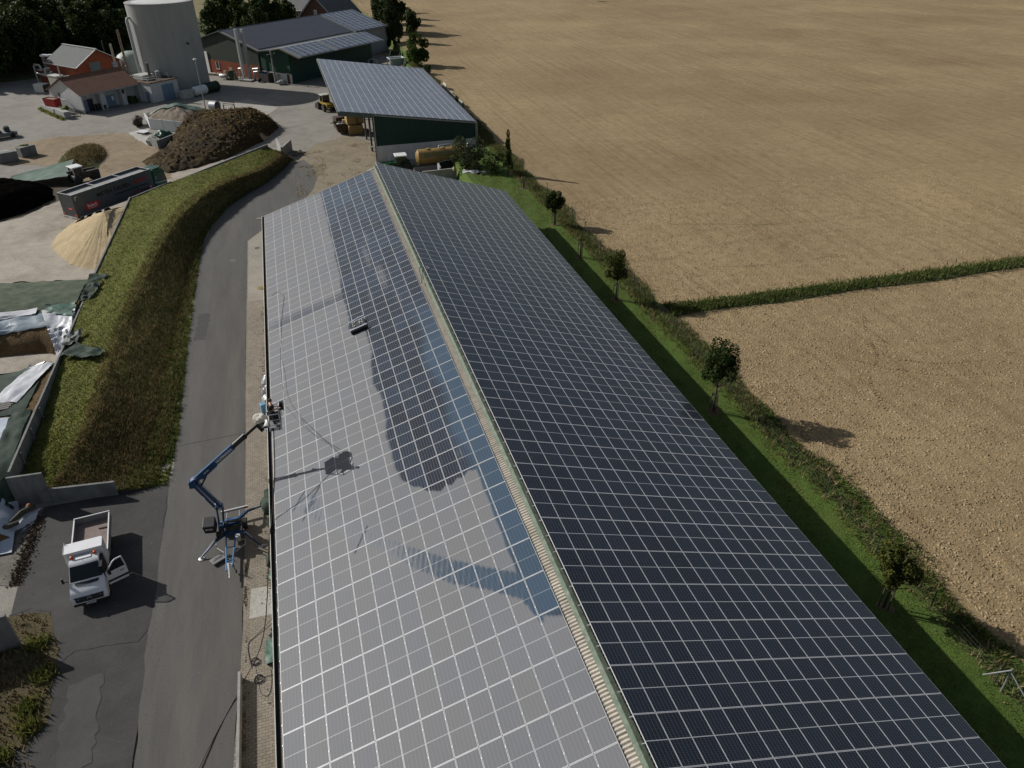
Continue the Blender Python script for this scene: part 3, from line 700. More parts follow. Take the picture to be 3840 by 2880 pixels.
# state of cleaning on the dusty slope: returns (dust 0..1, wet with its painted sky blue 0..1); u from eave in modules, v from the far end in rows
B1=[(0,6.9),(2,7.0),(10,7.0),(12,6.85),(14.9,6.9),(15.4,6.9),(15.55,8.05),(17,8.05),(18.2,7.85),(19.4,7.72),(20.5,7.88),(21.8,7.8),(22.9,7.7),(23.8,7.62),(24.4,7.8),(25.05,8.7),(25.3,9.4)]
BOT=[(7,24.0),(8,24.6),(8.8,25.06),(9.3,25.32),(10.1,25.28),(11.6,25.1),(11.8,25.1)]
def dirtfn(u,v):
    wig=.09*math.sin(v*1.9)+.04*math.sin(v*4.7+1)+.02*math.sin(v*13+u*3)
    ub=interp(B1,v)+wig*(.6 if v<15 else 1)
    sharp=.35 if v<15 else .5
    clean=sstep(ub-sharp,ub+.08,u)
    if v>24: clean*=1-sstep(interp(BOT,u)-.12,interp(BOT,u)+.12,v+.05*math.sin(u*9))
    wet_sky=0
    # ragged half-clean fringe beside the first pass
    if v<26 and u<ub: clean=max(clean,.34*sstep(ub-1.0,ub-.2,u)*(.5+.5*math.sin(v*19+2*math.sin(u*7))))
    # strip along the ridge
    rs=sstep(11.72+.04*math.sin(v*6),11.86,u)*(1-sstep(30.0,30.25,v+.25*(12.5-u)))
    if v>17: clean=max(clean,rs)
    if v>14: wet_sky=max(wet_sky,sstep(11.0,12.0,u+.25*math.sin(v*1.7))*sstep(14,19,v)*(1-sstep(29.9,30.3,v)))
    if v<2.95: wet_sky=max(wet_sky,.55*clean*(.4+.6*((int(u)*7+int(v)*3)%5)/4))
    # diagonal wet track
    up_=interp([(1,22.9),(2.5,23.2),(3.6,24.6),(5,25.3),(6.3,26.08),(8,27.0),(9.06,27.55),(10.9,28.35),(11.8,28.7)],u)
    lo_=interp([(1,23.6),(2.2,24.3),(3.6,25.2),(5,26.0),(5.8,26.44),(7.15,27.4),(8.8,28.32),(10.2,28.82),(11.55,29.45),(12,30.2)],u)
    if .9<u<12.2:
        band=sstep(up_-.10,up_+.14,v)*(1-sstep(lo_-.10,lo_+.12,v))
        amt=interp([(1,.42),(2.5,.62),(3.4,.42),(5,.46),(6.4,.55),(8,.72),(10,.95),(12,1)],u)
        amt*=.82+.18*math.sin(u*21+v*13)
        clean=max(clean,band*amt); wet_sky=max(wet_sky,band*min(1,amt+.25))
    # half-panel stripe across row twelve
    st=sstep(12.28,12.36,v)*(1-sstep(12.93,12.98,v))*(1 if u<7 else 0)
    clean=max(clean,st*interp([(0,.40),(1.2,.50),(3,.56),(6,.52),(7,.6)],u))
    # smears left by the brush
    for cu,cv,ru,rv,am in ((9.6,10.0,.45,2.0,.62),(10.3,12.4,.6,1.8,.72),(10.1,8.2,.4,1.2,.5),(11.3,24.3,.3,.4,.5),(8.9,13.6,.4,1.0,.45),(11.0,14.6,.5,1.2,.4),(9.5,20.5,.6,1.0,.35)):
        e=((u-cu)/ru)**2+((v-cv)/rv)**2
        if e<1: clean=min(clean,1-am*(1-e)*(.8+.35*math.sin(u*31+v*5)))
    # dust left at the upper edge of each module in the cleaned area
    f=u-math.floor(u)
    if clean>.7 and wet_sky<.3 and v>3: clean=min(clean,1-.30*sstep(.80,1.0,f)*(1 if int(u)==12 else .25))
    for cu,cv,l in ((2.4,23.45,.55),(1.55,23.3,.45),(4.8,25.75,.5),(2.0,23.9,.4)):
        d=abs((v-cv)+.75*(u-cu)); e=abs(u-cu)
        if e<l: clean=max(clean,.72*(1-sstep(.03,.12,d)))
    return 1-clean, wet_sky
# ------------------------------------------------------------------ main hall
HL=thing('farm_hall','long gable roofed hall covered with solar panels, dusty on the lane side','hall',(-12.4,-40,0))
HO=Vector((-12.4,-40,0))
def hb(mb,name,m,parent=HL,**k):
    mb.v=[(x-HO.x,y-HO.y,z) for x,y,z in mb.v]
    return mb.build(name,m,parent,**k)
AL,AR=.31495517,.30842036; PA,PB=.965,2.115
NL=37
UL=Vector((cos(AL),0,sin(AL))); UR=Vector((cos(AR),0,-sin(AR))); VV=Vector((0,-1,0))
OL=Vector((-.64825,-.40134,9.75973))-UL*(13*PA); NLv=Vector((-sin(AL),0,cos(AL)))
OR=Vector((0,0,10.5)); NRv=Vector((sin(AR),0,cos(AR)))
Y0,Y1=-.25,-79
FC=ground_mat('fibre_cement',(.40,.36,.30),(.58,.53,.45),(.19,.165,.135),.5,2.5,16,.5,.95,bmp=.3,bs_=25,bd=.01,s3=1.3)[0]
GRN=mat('ridge_green',(.10,.135,.098),.75,0,.22,2.2,(.26,.27,.23),.7,bmp=.35,bscale=18)
WALLM=mat('hall_cladding',(.05,.075,.055),.6,0,.15,1,(.03,.03,.025),.4,stripes=(1,.25,.03))
zl=lambda x: 9.75973+math.tan(AL)*(x+.64825)-.12/cos(AL)
zr=lambda x: 10.02-math.tan(AR)*(x+.14)
# walls
b=MB(); b.prism([(-12.35,Y0-.1,0),(14.25,Y0-.1,0),(14.25,Y0-.1,zr(14.25)-.1),(-.14,Y0-.1,9.78),(-12.35,Y0-.1,zl(-12.35)-.06)],(0,-.2,0)); hb(b,'gable_wall',WALLM)
b=MB(); b.prism([(-12.35,Y1,0),(14.25,Y1,0),(14.25,Y1,zr(14.25)-.1),(-.14,Y1,9.78),(-12.35,Y1,zl(-12.35)-.06)],(0,.2,0)); hb(b,'gable_wall',WALLM)
b=MB(); b.box(-12.35,-12.15,Y1+.2,Y0-.3,0,zl(-12.35)-.08); hb(b,'side_wall',mat('hall_base',(.33,.31,.28),.9,0,.12,.8,(.16,.14,.12),.5))
b=MB(); b.box(14.05,14.25,Y1+.2,Y0-.3,0,zr(14.25)-.12); hb(b,'side_wall',WALLM)
# roof: plain sheets under the arrays, corrugated strips left open along the ridge
b=MB()
b.hexa([(-12.62,Y1,zl(-12.62)-.05),(-.75,Y1,zl(-.75)-.05),(-.75,Y0,zl(-.75)-.05),(-12.62,Y0,zl(-12.62)-.05),(-12.62,Y1,zl(-12.62)),(-.75,Y1,zl(-.75)),(-.75,Y0,zl(-.75)),(-12.62,Y0,zl(-12.62))])
b.hexa([(.5,Y1,zr(.5)-.05),(14.75,Y1,zr(14.75)-.05),(14.75,Y0+.2,zr(14.75)-.05),(.5,Y0+.2,zr(.5)-.05),(.5,Y1,zr(.5)),(14.75,Y1,zr(14.75)),(14.75,Y0+.2,zr(14.75)),(.5,Y0+.2,zr(.5))])
hb(b,'roof_sheet',mat('roof_sheet_grey',(.20,.19,.175),.9,0,.15,2))
b=MB(); n=int(79/.0295); ys=[Y0+.25-i*.0295 for i in range(n)]
# overlapped sheets: a small step every metre or so
def cor(y):
    return .032*cos(2*pi*y/.177)
step=[.012*((math.floor(-y/1.06))%2) for y in ys]
b.grid([[(x,y,zl(x)+.035+cor(y)+s_) for x in (-.80,-.5,-.22)] for y,s_ in zip(ys,step)])
b.grid([[(x,y,zr(x)+.035+cor(y)) for x in (-.02,.25,.55)] for y in ys])
hb(b,'corrugated_ridge_strip',FC)
b=MB()
yy=np.linspace(Y0+.3,Y1,66)
for i in range(len(yy)-1):      # ridge caps in lengths with lapped ends
    a,c=yy[i],yy[i+1]-.03; e=.006*(i%2)
    b.prism([(-.275,a,9.945+e),(-.13,a,10.10+e),(.075,a,10.035+e),(.075,a,10.015+e),(-.13,a,10.075+e),(-.275,a,9.92+e)],(0,c-a,0))
hb(b,'ridge_cap',GRN)
b=MB()
for i in range(0,75):
    y=Y0-.5-i*1.06
    b.box(-.02,.2,y-.02,y+.02,10.10,10.14); b.box(.16,.2,y-.02,y+.02,10.05,10.38)
for xx in (.18,4,8,12,14.6):
    z=10.5-xx*math.tan(AR)-.09; b.beam((xx,Y0,z),(xx,Y1,z),.05,.06)
for i in range(0,26):
    y=Y0-1-i*3.1
    for xx in (4,8,12,14.6): b.box(xx-.03,xx+.03,y-.03,y+.03,zr(xx),10.5-xx*math.tan(AR)-.1)
hb(b,'panel_rack',ALU)
b=MB()
for i in range(0,37*2):
    y=Y0-.5-i*1.06; b.obox(Vector((-.68,y,9.66)),(.10,.05,.05))
hb(b,'panel_end_clamp',ALU)
b=MB()
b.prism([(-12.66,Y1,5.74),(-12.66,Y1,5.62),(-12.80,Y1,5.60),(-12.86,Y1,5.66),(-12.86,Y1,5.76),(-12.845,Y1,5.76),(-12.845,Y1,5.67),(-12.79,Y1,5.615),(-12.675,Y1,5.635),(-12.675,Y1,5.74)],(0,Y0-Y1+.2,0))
hb(b,'gutter',mat('gutter_shade',(.03,.03,.03),.8))  # near-black colour paints the shade inside the gutter
b=MB(); b.tube([(-12.865,Y1,5.77),(-12.865,Y0+.1,5.77)],.022,6); hb(b,'gutter_lip',mat('gutter_lip',(.56,.54,.47),.5,.1))
b=MB(); b.box(14.68,14.80,Y1,Y0,zr(14.75)-.05,5.70); hb(b,'eave_fascia',mat('fascia',(.05,.055,.05),.7))
b=MB(); b.box(-13.4,-12.5,Y0+.05,Y0+.2,5.45,5.6); b.beam((-12.9,Y0+.12,5.62),(-.2,Y0+.12,9.82),.06,.18); b.beam((14.8,Y0+.3,zr(14.8)),(-.1,Y0+.3,10.05),.06,.16); hb(b,'verge_trim',mat('verge_trim',(.45,.43,.39),.7))
b=MB(); b.tube([(-.95,Y0+.35,9.55),(-.2,Y0+.38,9.82),(.25,Y0+.4,10.12)],.07,8); hb(b,'ridge_end_pipe',WHITE)
b=MB(); b.box(-13.05,-12.36,-48.6,-38.5,0,.0); 
for y in (-37.8,-39.6,-41.9,-44.0):
    pass
b=MB(); b.box(-12.45,-12.36,-47.4,-43.6,.1,4.2); hb(b,'sliding_door',mat('barn_door_wood',(.11,.075,.045),.85,0,.3,4))
# panels: the ones that show largest are parts of their own
cells=[]
for side,(O,U,Nn,nc) in enumerate(((OL,UL,NLv,13),(OR,UR,NRv,16))):
    for r in range(NL):
        for c_ in range(nc):
            q=[project(O+U*((c_+i)*PA)+VV*((r+j)*PB)) for i,j in ((0,0),(1,0),(1,1),(0,1))]
            if min(p[2] for p in q)<1: continue
            # clip to frame then measure the visible area
            poly=[(p[0],p[1]) for p in q]
            for ax,lim,sg in ((0,0,1),(0,3840,-1),(1,0,1),(1,2880,-1)):
                out=[]
                for i in range(len(poly)):
                    a=poly[i]; d=poly[(i+1)%len(poly)]; fa=(a[ax]-lim)*sg; fd=(d[ax]-lim)*sg
                    if fa>=0: out.append(a)
                    if fa*fd<0:
                        t=fa/(fa-fd); out.append((a[0]+(d[0]-a[0])*t,a[1]+(d[1]-a[1])*t))
                poly=out
                if not poly: break
            ar=abs(sum(poly[i][0]*poly[(i+1)%len(poly)][1]-poly[(i+1)%len(poly)][0]*poly[i][1] for i in range(len(poly))))/2 if poly else 0
            cells.append((ar,side,c_,r))
cells.sort(reverse=True)
big=cells[:100]; rest=cells[100:]
def pgeo(side,c_,r):
    if side==0: return panel_geo(OL,UL,VV,NLv,c_,r,PA,PB,(9,20) if not(r>31 or (c_<5 and r<22 and r!=12)) else (2,4),clamp=r>24)
    return panel_geo(OR,UR,VV,NRv,c_,r,PA,PB,(1,1))
for ar,side,c_,r in big:
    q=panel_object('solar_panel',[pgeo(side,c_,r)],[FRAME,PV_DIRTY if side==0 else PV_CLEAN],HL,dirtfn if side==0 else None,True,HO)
    q.location=(0,0,0)
# the remaining modules of the two arrays: one part
geos=[pgeo(*k[1:]) for k in rest]
def merge(rest):
    V=[];F=[];M=[];UV=[];D=[]
    for _,side,c_,r in rest:
        vs,fs,ms,uv=pgeo(side,c_,r); o=len(V)
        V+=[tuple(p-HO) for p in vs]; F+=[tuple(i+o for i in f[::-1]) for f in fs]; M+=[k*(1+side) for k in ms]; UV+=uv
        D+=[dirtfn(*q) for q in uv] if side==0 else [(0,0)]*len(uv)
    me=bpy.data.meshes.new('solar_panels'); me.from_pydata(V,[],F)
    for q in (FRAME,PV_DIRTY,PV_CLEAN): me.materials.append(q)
    me.polygons.foreach_set('material_index',M)
    l=np.empty(len(me.loops),dtype=np.int32); me.loops.foreach_get('vertex_index',l)
    A=np.array(UV,dtype=np.float32); lay=me.uv_layers.new(name='roof'); lay.data.foreach_set('uv',A[l].ravel())
    D=np.array(D,dtype=np.float32)
    for k,nm in enumerate(('dirt','wet_sky')):
        at=me.attributes.new(nm,'FLOAT','POINT'); at.data.foreach_set('value',np.ascontiguousarray(D[:,k]))
    me.update(); o=bpy.data.objects.new('solar_panels',me); COL.objects.link(o); o.parent=HL; o['kind']='stuff'
merge(rest)
from mathutils import noise as mn
def fbm(x,y,z=0,o=4):
    return mn.fractal(Vector((x,y,z)),1.0,2.0,o,noise_basis='PERLIN_ORIGINAL')
# ------------------------------------------------------------------ lettering
def letters(name, body, size, m, parent, M, extrude=.004, align='CENTER', squash=1):
    cu=bpy.data.curves.new(name,'FONT'); cu.body=body; cu.size=size; cu.extrude=extrude; cu.offset=size*.022; cu.align_x=align; cu.align_y='CENTER'; cu.resolution_u=2
    t=bpy.data.objects.new(name,cu); COL.objects.link(t)
    dg=bpy.context.evaluated_depsgraph_get(); dg.update()
    me=bpy.data.meshes.new_from_object(t.evaluated_get(dg)); bpy.data.objects.remove(t); bpy.data.curves.remove(cu)
    me.name=name
    me.transform(M @ Matrix.Diagonal((squash,1,1,1))); me.materials.clear(); me.materials.append(m)
    o=bpy.data.objects.new(name,me); COL.objects.link(o); o.parent=parent; return o
def frame_on(origin, xdir, ydir):
    x=Vector(xdir).normalized(); z=x.cross(Vector(ydir)).normalized(); y=z.cross(x)
    o=Vector(origin); return Matrix(((x.x,y.x,z.x,o.x),(x.y,y.y,z.y,o.y),(x.z,y.z,z.z,o.z),(0,0,0,1)))

# ------------------------------------------------------------------ trailer mounted boom lift
BLUE=mat('lift_blue',(.014,.055,.145),.35,.1,.12,2,(.03,.035,.04),.25)
BLUEL=mat('lift_blue_worn',(.035,.13,.30),.4,.1,.15,3)
LB=Vector((-15.9,-44.3,0))
L=thing('boom_lift','blue trailer mounted boom lift with folded arm raising a basket over the roof edge','aerial lift',LB)
def lp(x,y,z=0): return Vector((x,y,z))-LB
b=MB(); b.hexa([lp(-16.45,-44.75,.5),lp(-15.55,-44.85,.5),lp(-15.45,-43.45,.5),lp(-16.45,-43.3,.5),lp(-16.4,-44.65,.86),lp(-15.62,-44.75,.86),lp(-15.5,-43.55,.86),lp(-16.4,-43.4,.86)])
b.build('chassis',BLUE,L,bevel=.03)
b=MB(); b.lathe([(.52,.86),(.52,.98),(.45,1.12),(.40,1.14),(0,1.14)],22,(-.02,-.02,0)); b.build('turntable',mat('lift_black',(.03,.03,.034),.55,.1,.2),L,True)
b=MB(); b.beam(lp(-16.75,-44.35,1.05),lp(-15.45,-44.3,1.15),.34,.26); b.beam(lp(-16.6,-44.2,1.2),lp(-15.5,-44.2,1.32),.14,.14,1)
b.build('slewing_beam',[BLUE,BLUEL],L,bevel=.02)
b=MB()
hose=[lp(-16.45,-44.42,1.25),lp(-16.1,-44.45,1.42),lp(-15.6,-44.46,1.38),lp(-15.35,-44.4,1.2)]
for k in range(4): b.tube([p+Vector((0,.05*k-.08,.02*(k%2))) for p in hose],.045,6)
b.build('hose_bundle',BLACK,L,True)
# wheels on the axle
for sx,x in ((1,-15.28),(-1,-16.75)):
    wv=Vector((x,-43.75,.34))-LB
    b=MB(); b.lathe([(.20,-.11),(.31,-.11),(.345,-.07),(.345,.07),(.31,.11),(.20,.11)],22,wv,0,'X'); wheel=b.build('wheel',RUBBER,L,True)
    b=MB(); b.lathe([(.20,-.09),(.20,.06),(.12,.085),(0,.085)] if sx>0 else [(0,-.085),(.12,-.085),(.20,-.06),(.20,.09)],16,wv,0,'X'); b.build('rim',GALV,wheel,True)
    b=MB()
    for i in range(9):
        a0=pi*(i)/9; a1=pi*(i+1)/9
        q=lambda a,r,dx: wv+Vector((dx,r*cos(a),r*sin(a)))
        b.hexa([q(a0,.40,-.14),q(a0,.40,.14),q(a1,.40,.14),q(a1,.40,-.14),q(a0,.415,-.14),q(a0,.415,.14),q(a1,.415,.14),q(a1,.415,-.14)])
    b.build('mudguard',BLACK,L)
# A-frame drawbar with coupling
b=MB(); b.beam(lp(-16.4,-44.5,.68),lp(-16.28,-48.0,.58),.08,.10); b.beam(lp(-15.78,-44.6,.68),lp(-15.95,-47.75,.58),.08,.10); b.beam(lp(-16.28,-47.2,.62),lp(-15.92,-47.2,.62),.06,.08); b.beam(lp(-16.36,-46.0,.62),lp(-15.86,-46.0,.62),.05,.06)
b.build('drawbar',BLUEL,L,bevel=.012)
b=MB(); b.beam(lp(-16.22,-47.4,.60),lp(-16.12,-48.45,.52),.12,.12,w2=.07,h2=.07); b.tube([lp(-16.12,-48.42,.52),lp(-16.11,-48.55,.47)],.05,8); b.tube([lp(-16.05,-47.5,.62),lp(-15.9,-47.75,.8)],.025,6)
b.build('coupling',STEEL,L,True)
b=MB(); b.tube([lp(-15.86,-47.75,.35),lp(-15.86,-47.75,.75)],.03,6); b.lathe([(.05,-.04),(.12,-.03),(.12,.03),(.05,.04)],12,Vector((-15.80,-47.8,.2))-LB,0,'X'); b.build('jockey_wheel',BLACK,L,True)
for P_ in ([(-17.0,-45.35,.55),(-16.95,-45.7,.5),(-16.5,-46.25,.5)],[(-15.6,-45.35,.6),(-15.2,-45.5,.55),(-15.2,-45.8,.5),(-15.8,-46.4,.5)]):
    b=MB(); b.tube([lp(*p) for p in P_],.025,6); b.build('step_rail',ALU,L,True)
b=MB(); b.box(*[v for v in (-15.72+15.9,-15.46+15.9,-45.62+44.3,-45.3+44.3,.6,1.0)]); b.build('control_cabinet',mat('cabinet_grey',(.42,.42,.42),.5,.1),L,bevel=.015)
# outriggers
for r0,el,ft in (((-16.35,-44.75,.75),(-16.95,-45.35,.80),(-17.95,-45.88,.06)),((-15.6,-44.85,.75),(-15.15,-45.2,.78),(-14.35,-45.85,.06)),((-15.6,-43.55,.75),(-15.1,-43.1,.82),(-14.15,-41.95,.06))):
    b=MB(); b.beam(lp(*r0),lp(*el),.16,.18); o=b.build('outrigger',BLUE,L,bevel=.015)
    b=MB(); e=Vector(el); f_=Vector(ft); b.beam(e-LB,f_-LB+Vector((0,0,.08)),.11,.13,w2=.07,h2=.08); b.build('outrigger_leg',BLUE,o,bevel=.01)
    b=MB(); b.tube([e-LB+Vector((0,.04,.12)),(e+(f_-e)*.45)-LB+Vector((0,.04,.10))],.03,8); b.build('ram',STEEL,o,True)
    b=MB(); b.lathe([(0,.13),(.05,.13),(.07,.06),(.20,.03),(.20,0)],14,f_-LB-Vector((0,0,.05))); b.build('foot_pad',GALV,o,True)
# rear light board
b=MB(); b.beam(lp(-16.75,-42.6,.72),lp(-15.05,-42.45,.72),.10,.16,0); b.beam(lp(-16.4,-43.3,.66),lp(-16.4,-42.65,.70),.04,.04,1); b.beam(lp(-15.6,-43.4,.66),lp(-15.6,-42.6,.70),.04,.04,1)
b.build('light_board',[ALU,GALV],L)
for x in (-16.6,-15.2):
    b=MB(); b.box(x+15.8,x+16.0,-42.53+44.3+.0,-42.42+44.3,.66,.78); b.build('tail_light',mat('tail_red',(.25,.02,.015),.3),L)
# engine pack
b=MB(); b.hexa([lp(-17.55,-44.95,1.15),lp(-16.85,-45.05,1.15),lp(-16.8,-44.3,1.2),lp(-17.5,-44.2,1.2),lp(-17.62,-45.0,1.75),lp(-16.85,-45.08,1.75),lp(-16.82,-44.2,1.85),lp(-17.58,-44.1,1.85)])
EN=b.build('engine_cover',mat('engine_black',(.014,.014,.015),.6,0,.25,3),L,bevel=.06)
letters('model_lettering','M 923',.17,mat('lettering_white',(.7,.7,.7),.5),EN,frame_on(lp(-17.22,-45.055,1.52),(.77,-.08,0),(-.02,-.04,.6)))
b=MB(); b.box(-1.0,-.55,-.9,-.55,.86,1.1); b.build('battery_box',BLACK,L,bevel=.02)
# mast, lower arm, upper boom
MJ=lp(-16.2,-44.85,3.05); KN=lp(-17.28,-44.85,5.15); TIP=lp(-12.93,-45.35,8.95)
b=MB()
for dy in (-.15,.15):
    b.beam(lp(-16.72,-44.32+dy,1.1),MJ+Vector((-.28,dy,.0)),.05,.16); b.beam(lp(-16.45,-44.32+dy,1.1),MJ+Vector((.08,dy,-.1)),.05,.13)
b.beam(MJ+Vector((-.32,0,.02)),MJ+Vector((.12,0,.02)),.40,.2)
b.build('mast',BLUE,L,bevel=.012)
b=MB(); b.tube([MJ+Vector((-.05,-.24,0)),MJ+Vector((-.05,.24,0))],.10,12); b.tube([MJ+Vector((-.3,-.2,.1)),MJ+Vector((-.3,.2,.1))],.07,10); b.build('mast_pin',GALV,L,True)
b=MB(); b.beam(MJ+Vector((-.02,0,.1)),KN+Vector((.14,0,.05)),.30,.20); b.beam(MJ+Vector((-.30,0,-.06)),KN+Vector((-.10,0,-.10)),.20,.14); LA=b.build('lower_arm',BLUE,L,bevel=.015)
letters('arm_lettering','www.hofmann-lift.de' if False else 'M 923',.10,mat('lettering_white',(.7,.7,.7),.5),LA,frame_on((MJ+KN)/2+Vector((-.27,-.115,-.05)),MJ-KN,(.5,-.02,.5)))
b=MB(); b.beam(MJ.lerp(KN,.15)+Vector((.10,0,.22)),MJ.lerp(KN,.8)+Vector((.14,0,.2)),.06,.05); b.build('cable_tray',ALU,L)
b=MB(); b.beam(KN+Vector((-.14,0,-.25)),KN+Vector((-.12,0,.22)),.40,.34); b.beam(KN+Vector((-.16,0,.2)),KN+Vector((.35,0,.45)),.36,.22); b.build('knuckle',BLUE,L,bevel=.03)
b=MB(); b.beam(KN+Vector((-.305,-.03,-.06)),KN+Vector((-.305,-.03,.06)),.03,.02); b.beam(KN+Vector((-.305,.05,-.06)),KN+Vector((-.305,.05,.06)),.03,.02); b.build('warning_mark',WHITE,L)
K2=KN+Vector((.05,0,.22)); D=(TIP-K2); BE=K2+D*.62; TE=K2+D*.80
b=MB(); b.beam(K2,BE,.24,.34); BO=b.build('boom',BLUE,L,bevel=.02)
b=MB(); b.beam(K2.lerp(BE,.12)+Vector((0,-.05,.20)),K2.lerp(BE,.97)+Vector((0,-.05,.20)),.07,.07); b.build('boom_conduit',BLUEL,BO)
dn=D.normalized(); sd_=Vector((0,-1,0)); upv=dn.cross(sd_).cross(dn)
yv=Vector((-dn.z,0,dn.x))
letters('brand_lettering','HOFMANN',.26,mat('lettering_white',(.7,.7,.7),.5),BO,frame_on(K2.lerp(BE,.76)+Vector((0,-.128,0)),dn,yv),squash=1.05)
letters('phone_lettering','Telefon 0000' if False else 'HOFMANN',.09,mat('lettering_white',(.7,.7,.7),.5),BO,frame_on(K2.lerp(BE,.30)+Vector((0,-.128,-.03)),dn,yv))
b=MB(); b.beam(BE,TE,.19,.26); b.beam(TE-dn*.06,TE+dn*.05,.24,.32); b.build('telescope_section',mat('lift_black',(.03,.03,.034),.55,.1,.2),L,bevel=.012)
b=MB(); b.tube([BE+Vector((0,-.02,.17)),TE+Vector((0,-.02,.17))],.045,8); b.build('extension_ram',STEEL,L,True)
b=MB(); b.beam(TE,TIP,.13,.17); b.build('inner_section',BLACK,L,bevel=.01)
b=MB(); b.beam(K2+D*.10-Vector((0,0,.24)),K2+D*.34-Vector((0,0,.20)),.20,.16); b.build('boom_bracket',BLUE,L,bevel=.02)
b=MB(); b.tube([KN+Vector((.32,0,-.25)),K2+D*.22-Vector((0,0,.2))],.035,8); b.tube([KN+Vector((.32,0,-.25)),(KN+Vector((.32,0,-.25))).lerp(K2+D*.22-Vector((0,0,.2)),.55)],.055,8); b.build('lifting_ram',BLACK,L,True)
EB=lp(-12.68,-45.5,8.55)
b=MB(); b.beam(TIP-dn*.06+Vector((0,0,.06)),EB,.15,.17); b.tube([TIP+Vector((-.05,-.1,.14)),TIP+Vector((0,-.02,.27)),TIP+Vector((.12,0,.22))],.025,6); b.beam(EB+Vector((-.02,0,.22)),lp(-12.2,-45.75,9.0),.13,.12)
b.build('fly_jib',BLACK,L,bevel=.012)
# basket
x0,x1,y0_,y1_,zf,zt=-12.22,-11.56,-46.25,-45.15,8.95,10.05
def bb(x,y,z): return lp(x,y,z)
b=MB(); p=[bb(x0,y0_,zf),bb(x1,y0_,zf),bb(x1,y1_,zf),bb(x0,y1_,zf)]; b.hexa(p+[q+Vector((0,0,.06)) for q in p]); BK=b.build('basket',mat('basket_floor',(.22,.22,.22),.6,.4),L)
b=MB()
for (xa,ya,xb,yb) in ((x0,y0_,x1,y0_),(x1,y0_,x1,y1_),(x1,y1_,x0,y1_),(x0,y1_,x0,y0_)):
    for z in ((zt,zf+.38,zf+.72) if ya!=yb or ya==y0_ else (zt,zf+.55)):
        b.tube([bb(xa,ya,z),bb(xb,yb,z)],.024,6)
    b.tube([bb(xa,ya,zf),bb(xa,ya,zt)],.028,6)
b.build('guard_rail',ALU,BK,True)
b=MB(); b.box(x1+15.9-.01,x1+15.9+.012,y0_+44.3,y1_+44.3,zf+.05,zt-.06); b.box(x0+15.9,x1+15.9,y1_+44.3,y1_+44.3+.015,zf+.05,zf+.6); b.build('side_net',mat('net_grey',(.07,.07,.075),.8,0,.2,8),BK)
b=MB()
p=[bb(x0,y0_-.02,zf),bb(x1,y0_-.02,zf),bb(x1,y0_-.02,zf+.22),bb(x0,y0_-.02,zf+.22)]
b.poly(p); 
for k in range(3):
    xs_=x0+.06+k*.06+(.30 if k>1 else 0); b.poly([bb(xs_,y0_-.024,zf),bb(xs_+.05,y0_-.024,zf),bb(xs_+.12,y0_-.024,zf+.22),bb(xs_+.07,y0_-.024,zf+.22)],1)
b.build('toe_board',[ALU,BLACK],BK)
b=MB(); b.obox(bb(-12.12,-45.95,9.98),(.30,.22,.16),.2,rx=.3); b.build('control_panel',BLACK,BK,bevel=.02)
b=MB(); b.tube([bb(x1+.06,y1_+.1,zf+.2),bb(x1+.05,y1_+.1,zt+.15)],.03,6); b.tube([bb(x1+.02,y1_-.35,zt+.02),bb(x1+.05,y1_+.1,zt+.15)],.03,6); b.build('reel_bracket',ALU,BK,True)
# hose reel hanging on the basket
hr=thing('hose_reel','grey drum hose reel hooked on the outer corner of the lift basket','hose reel',(-11.48,-44.95,9.75))
b=MB(); b.lathe([(.06,-.17),(.31,-.17),(.32,-.14),(.24,-.12),(.24,.12),(.32,.14),(.31,.17),(.06,.17)],22,(0,0,0),0,'X'); b.build('drum',mat('reel_grey',(.09,.10,.105),.45,.2,.15),hr,True)
b=MB(); b.lathe([(.0,.171),(.2,.172),(.2,.16)],18,(0,0,0),0,'X'); b.build('reel_face',mat('reel_face',(.03,.03,.09),.4),hr,True)
b=MB()
for k in range(9): b.tube([(-.11+.027*k,.255*cos(2*pi*i/16),.255*sin(2*pi*i/16)) for i in range(17)],.016,5,cap=False)
b.build('coiled_hose',BLACK,hr,True)
# operator in the basket
def skinned(name, V, E, radii, m, parent, root=0, sub=2):
    me=bpy.data.meshes.new(name); me.from_pydata([tuple(v) for v in V],E,[]); me.materials.append(m)
    o=bpy.data.objects.new(name,me); COL.objects.link(o); o.parent=parent
    sk=o.modifiers.new('skin','SKIN')
    ly=me.skin_vertices[0].data
    for i,r in enumerate(radii):
        ly[i].radius=(r,r) if not isinstance(r,tuple) else r; ly[i].use_root=(i==root)
    sk.use_smooth_shade=True
    s=o.modifiers.new('sub','SUBSURF'); s.levels=sub; s.render_levels=sub
    dg=bpy.context.evaluated_depsgraph_get(); dg.update()
    me2=bpy.data.meshes.new_from_object(o.evaluated_get(dg)); me2.name=name
    me2.materials.clear(); me2.materials.append(m)
    for pl in me2.polygons: pl.use_smooth=True
    o2=bpy.data.objects.new(name,me2); COL.objects.link(o2); o2.parent=parent; bpy.data.objects.remove(o)
    return o2
PE=thing('person','person in black t-shirt standing in the lift basket with hands on the controls','person',(-11.95,-45.72,9.01),.25)
SKIN=mat('skin',(.42,.24,.17),.55,0,.06,6)
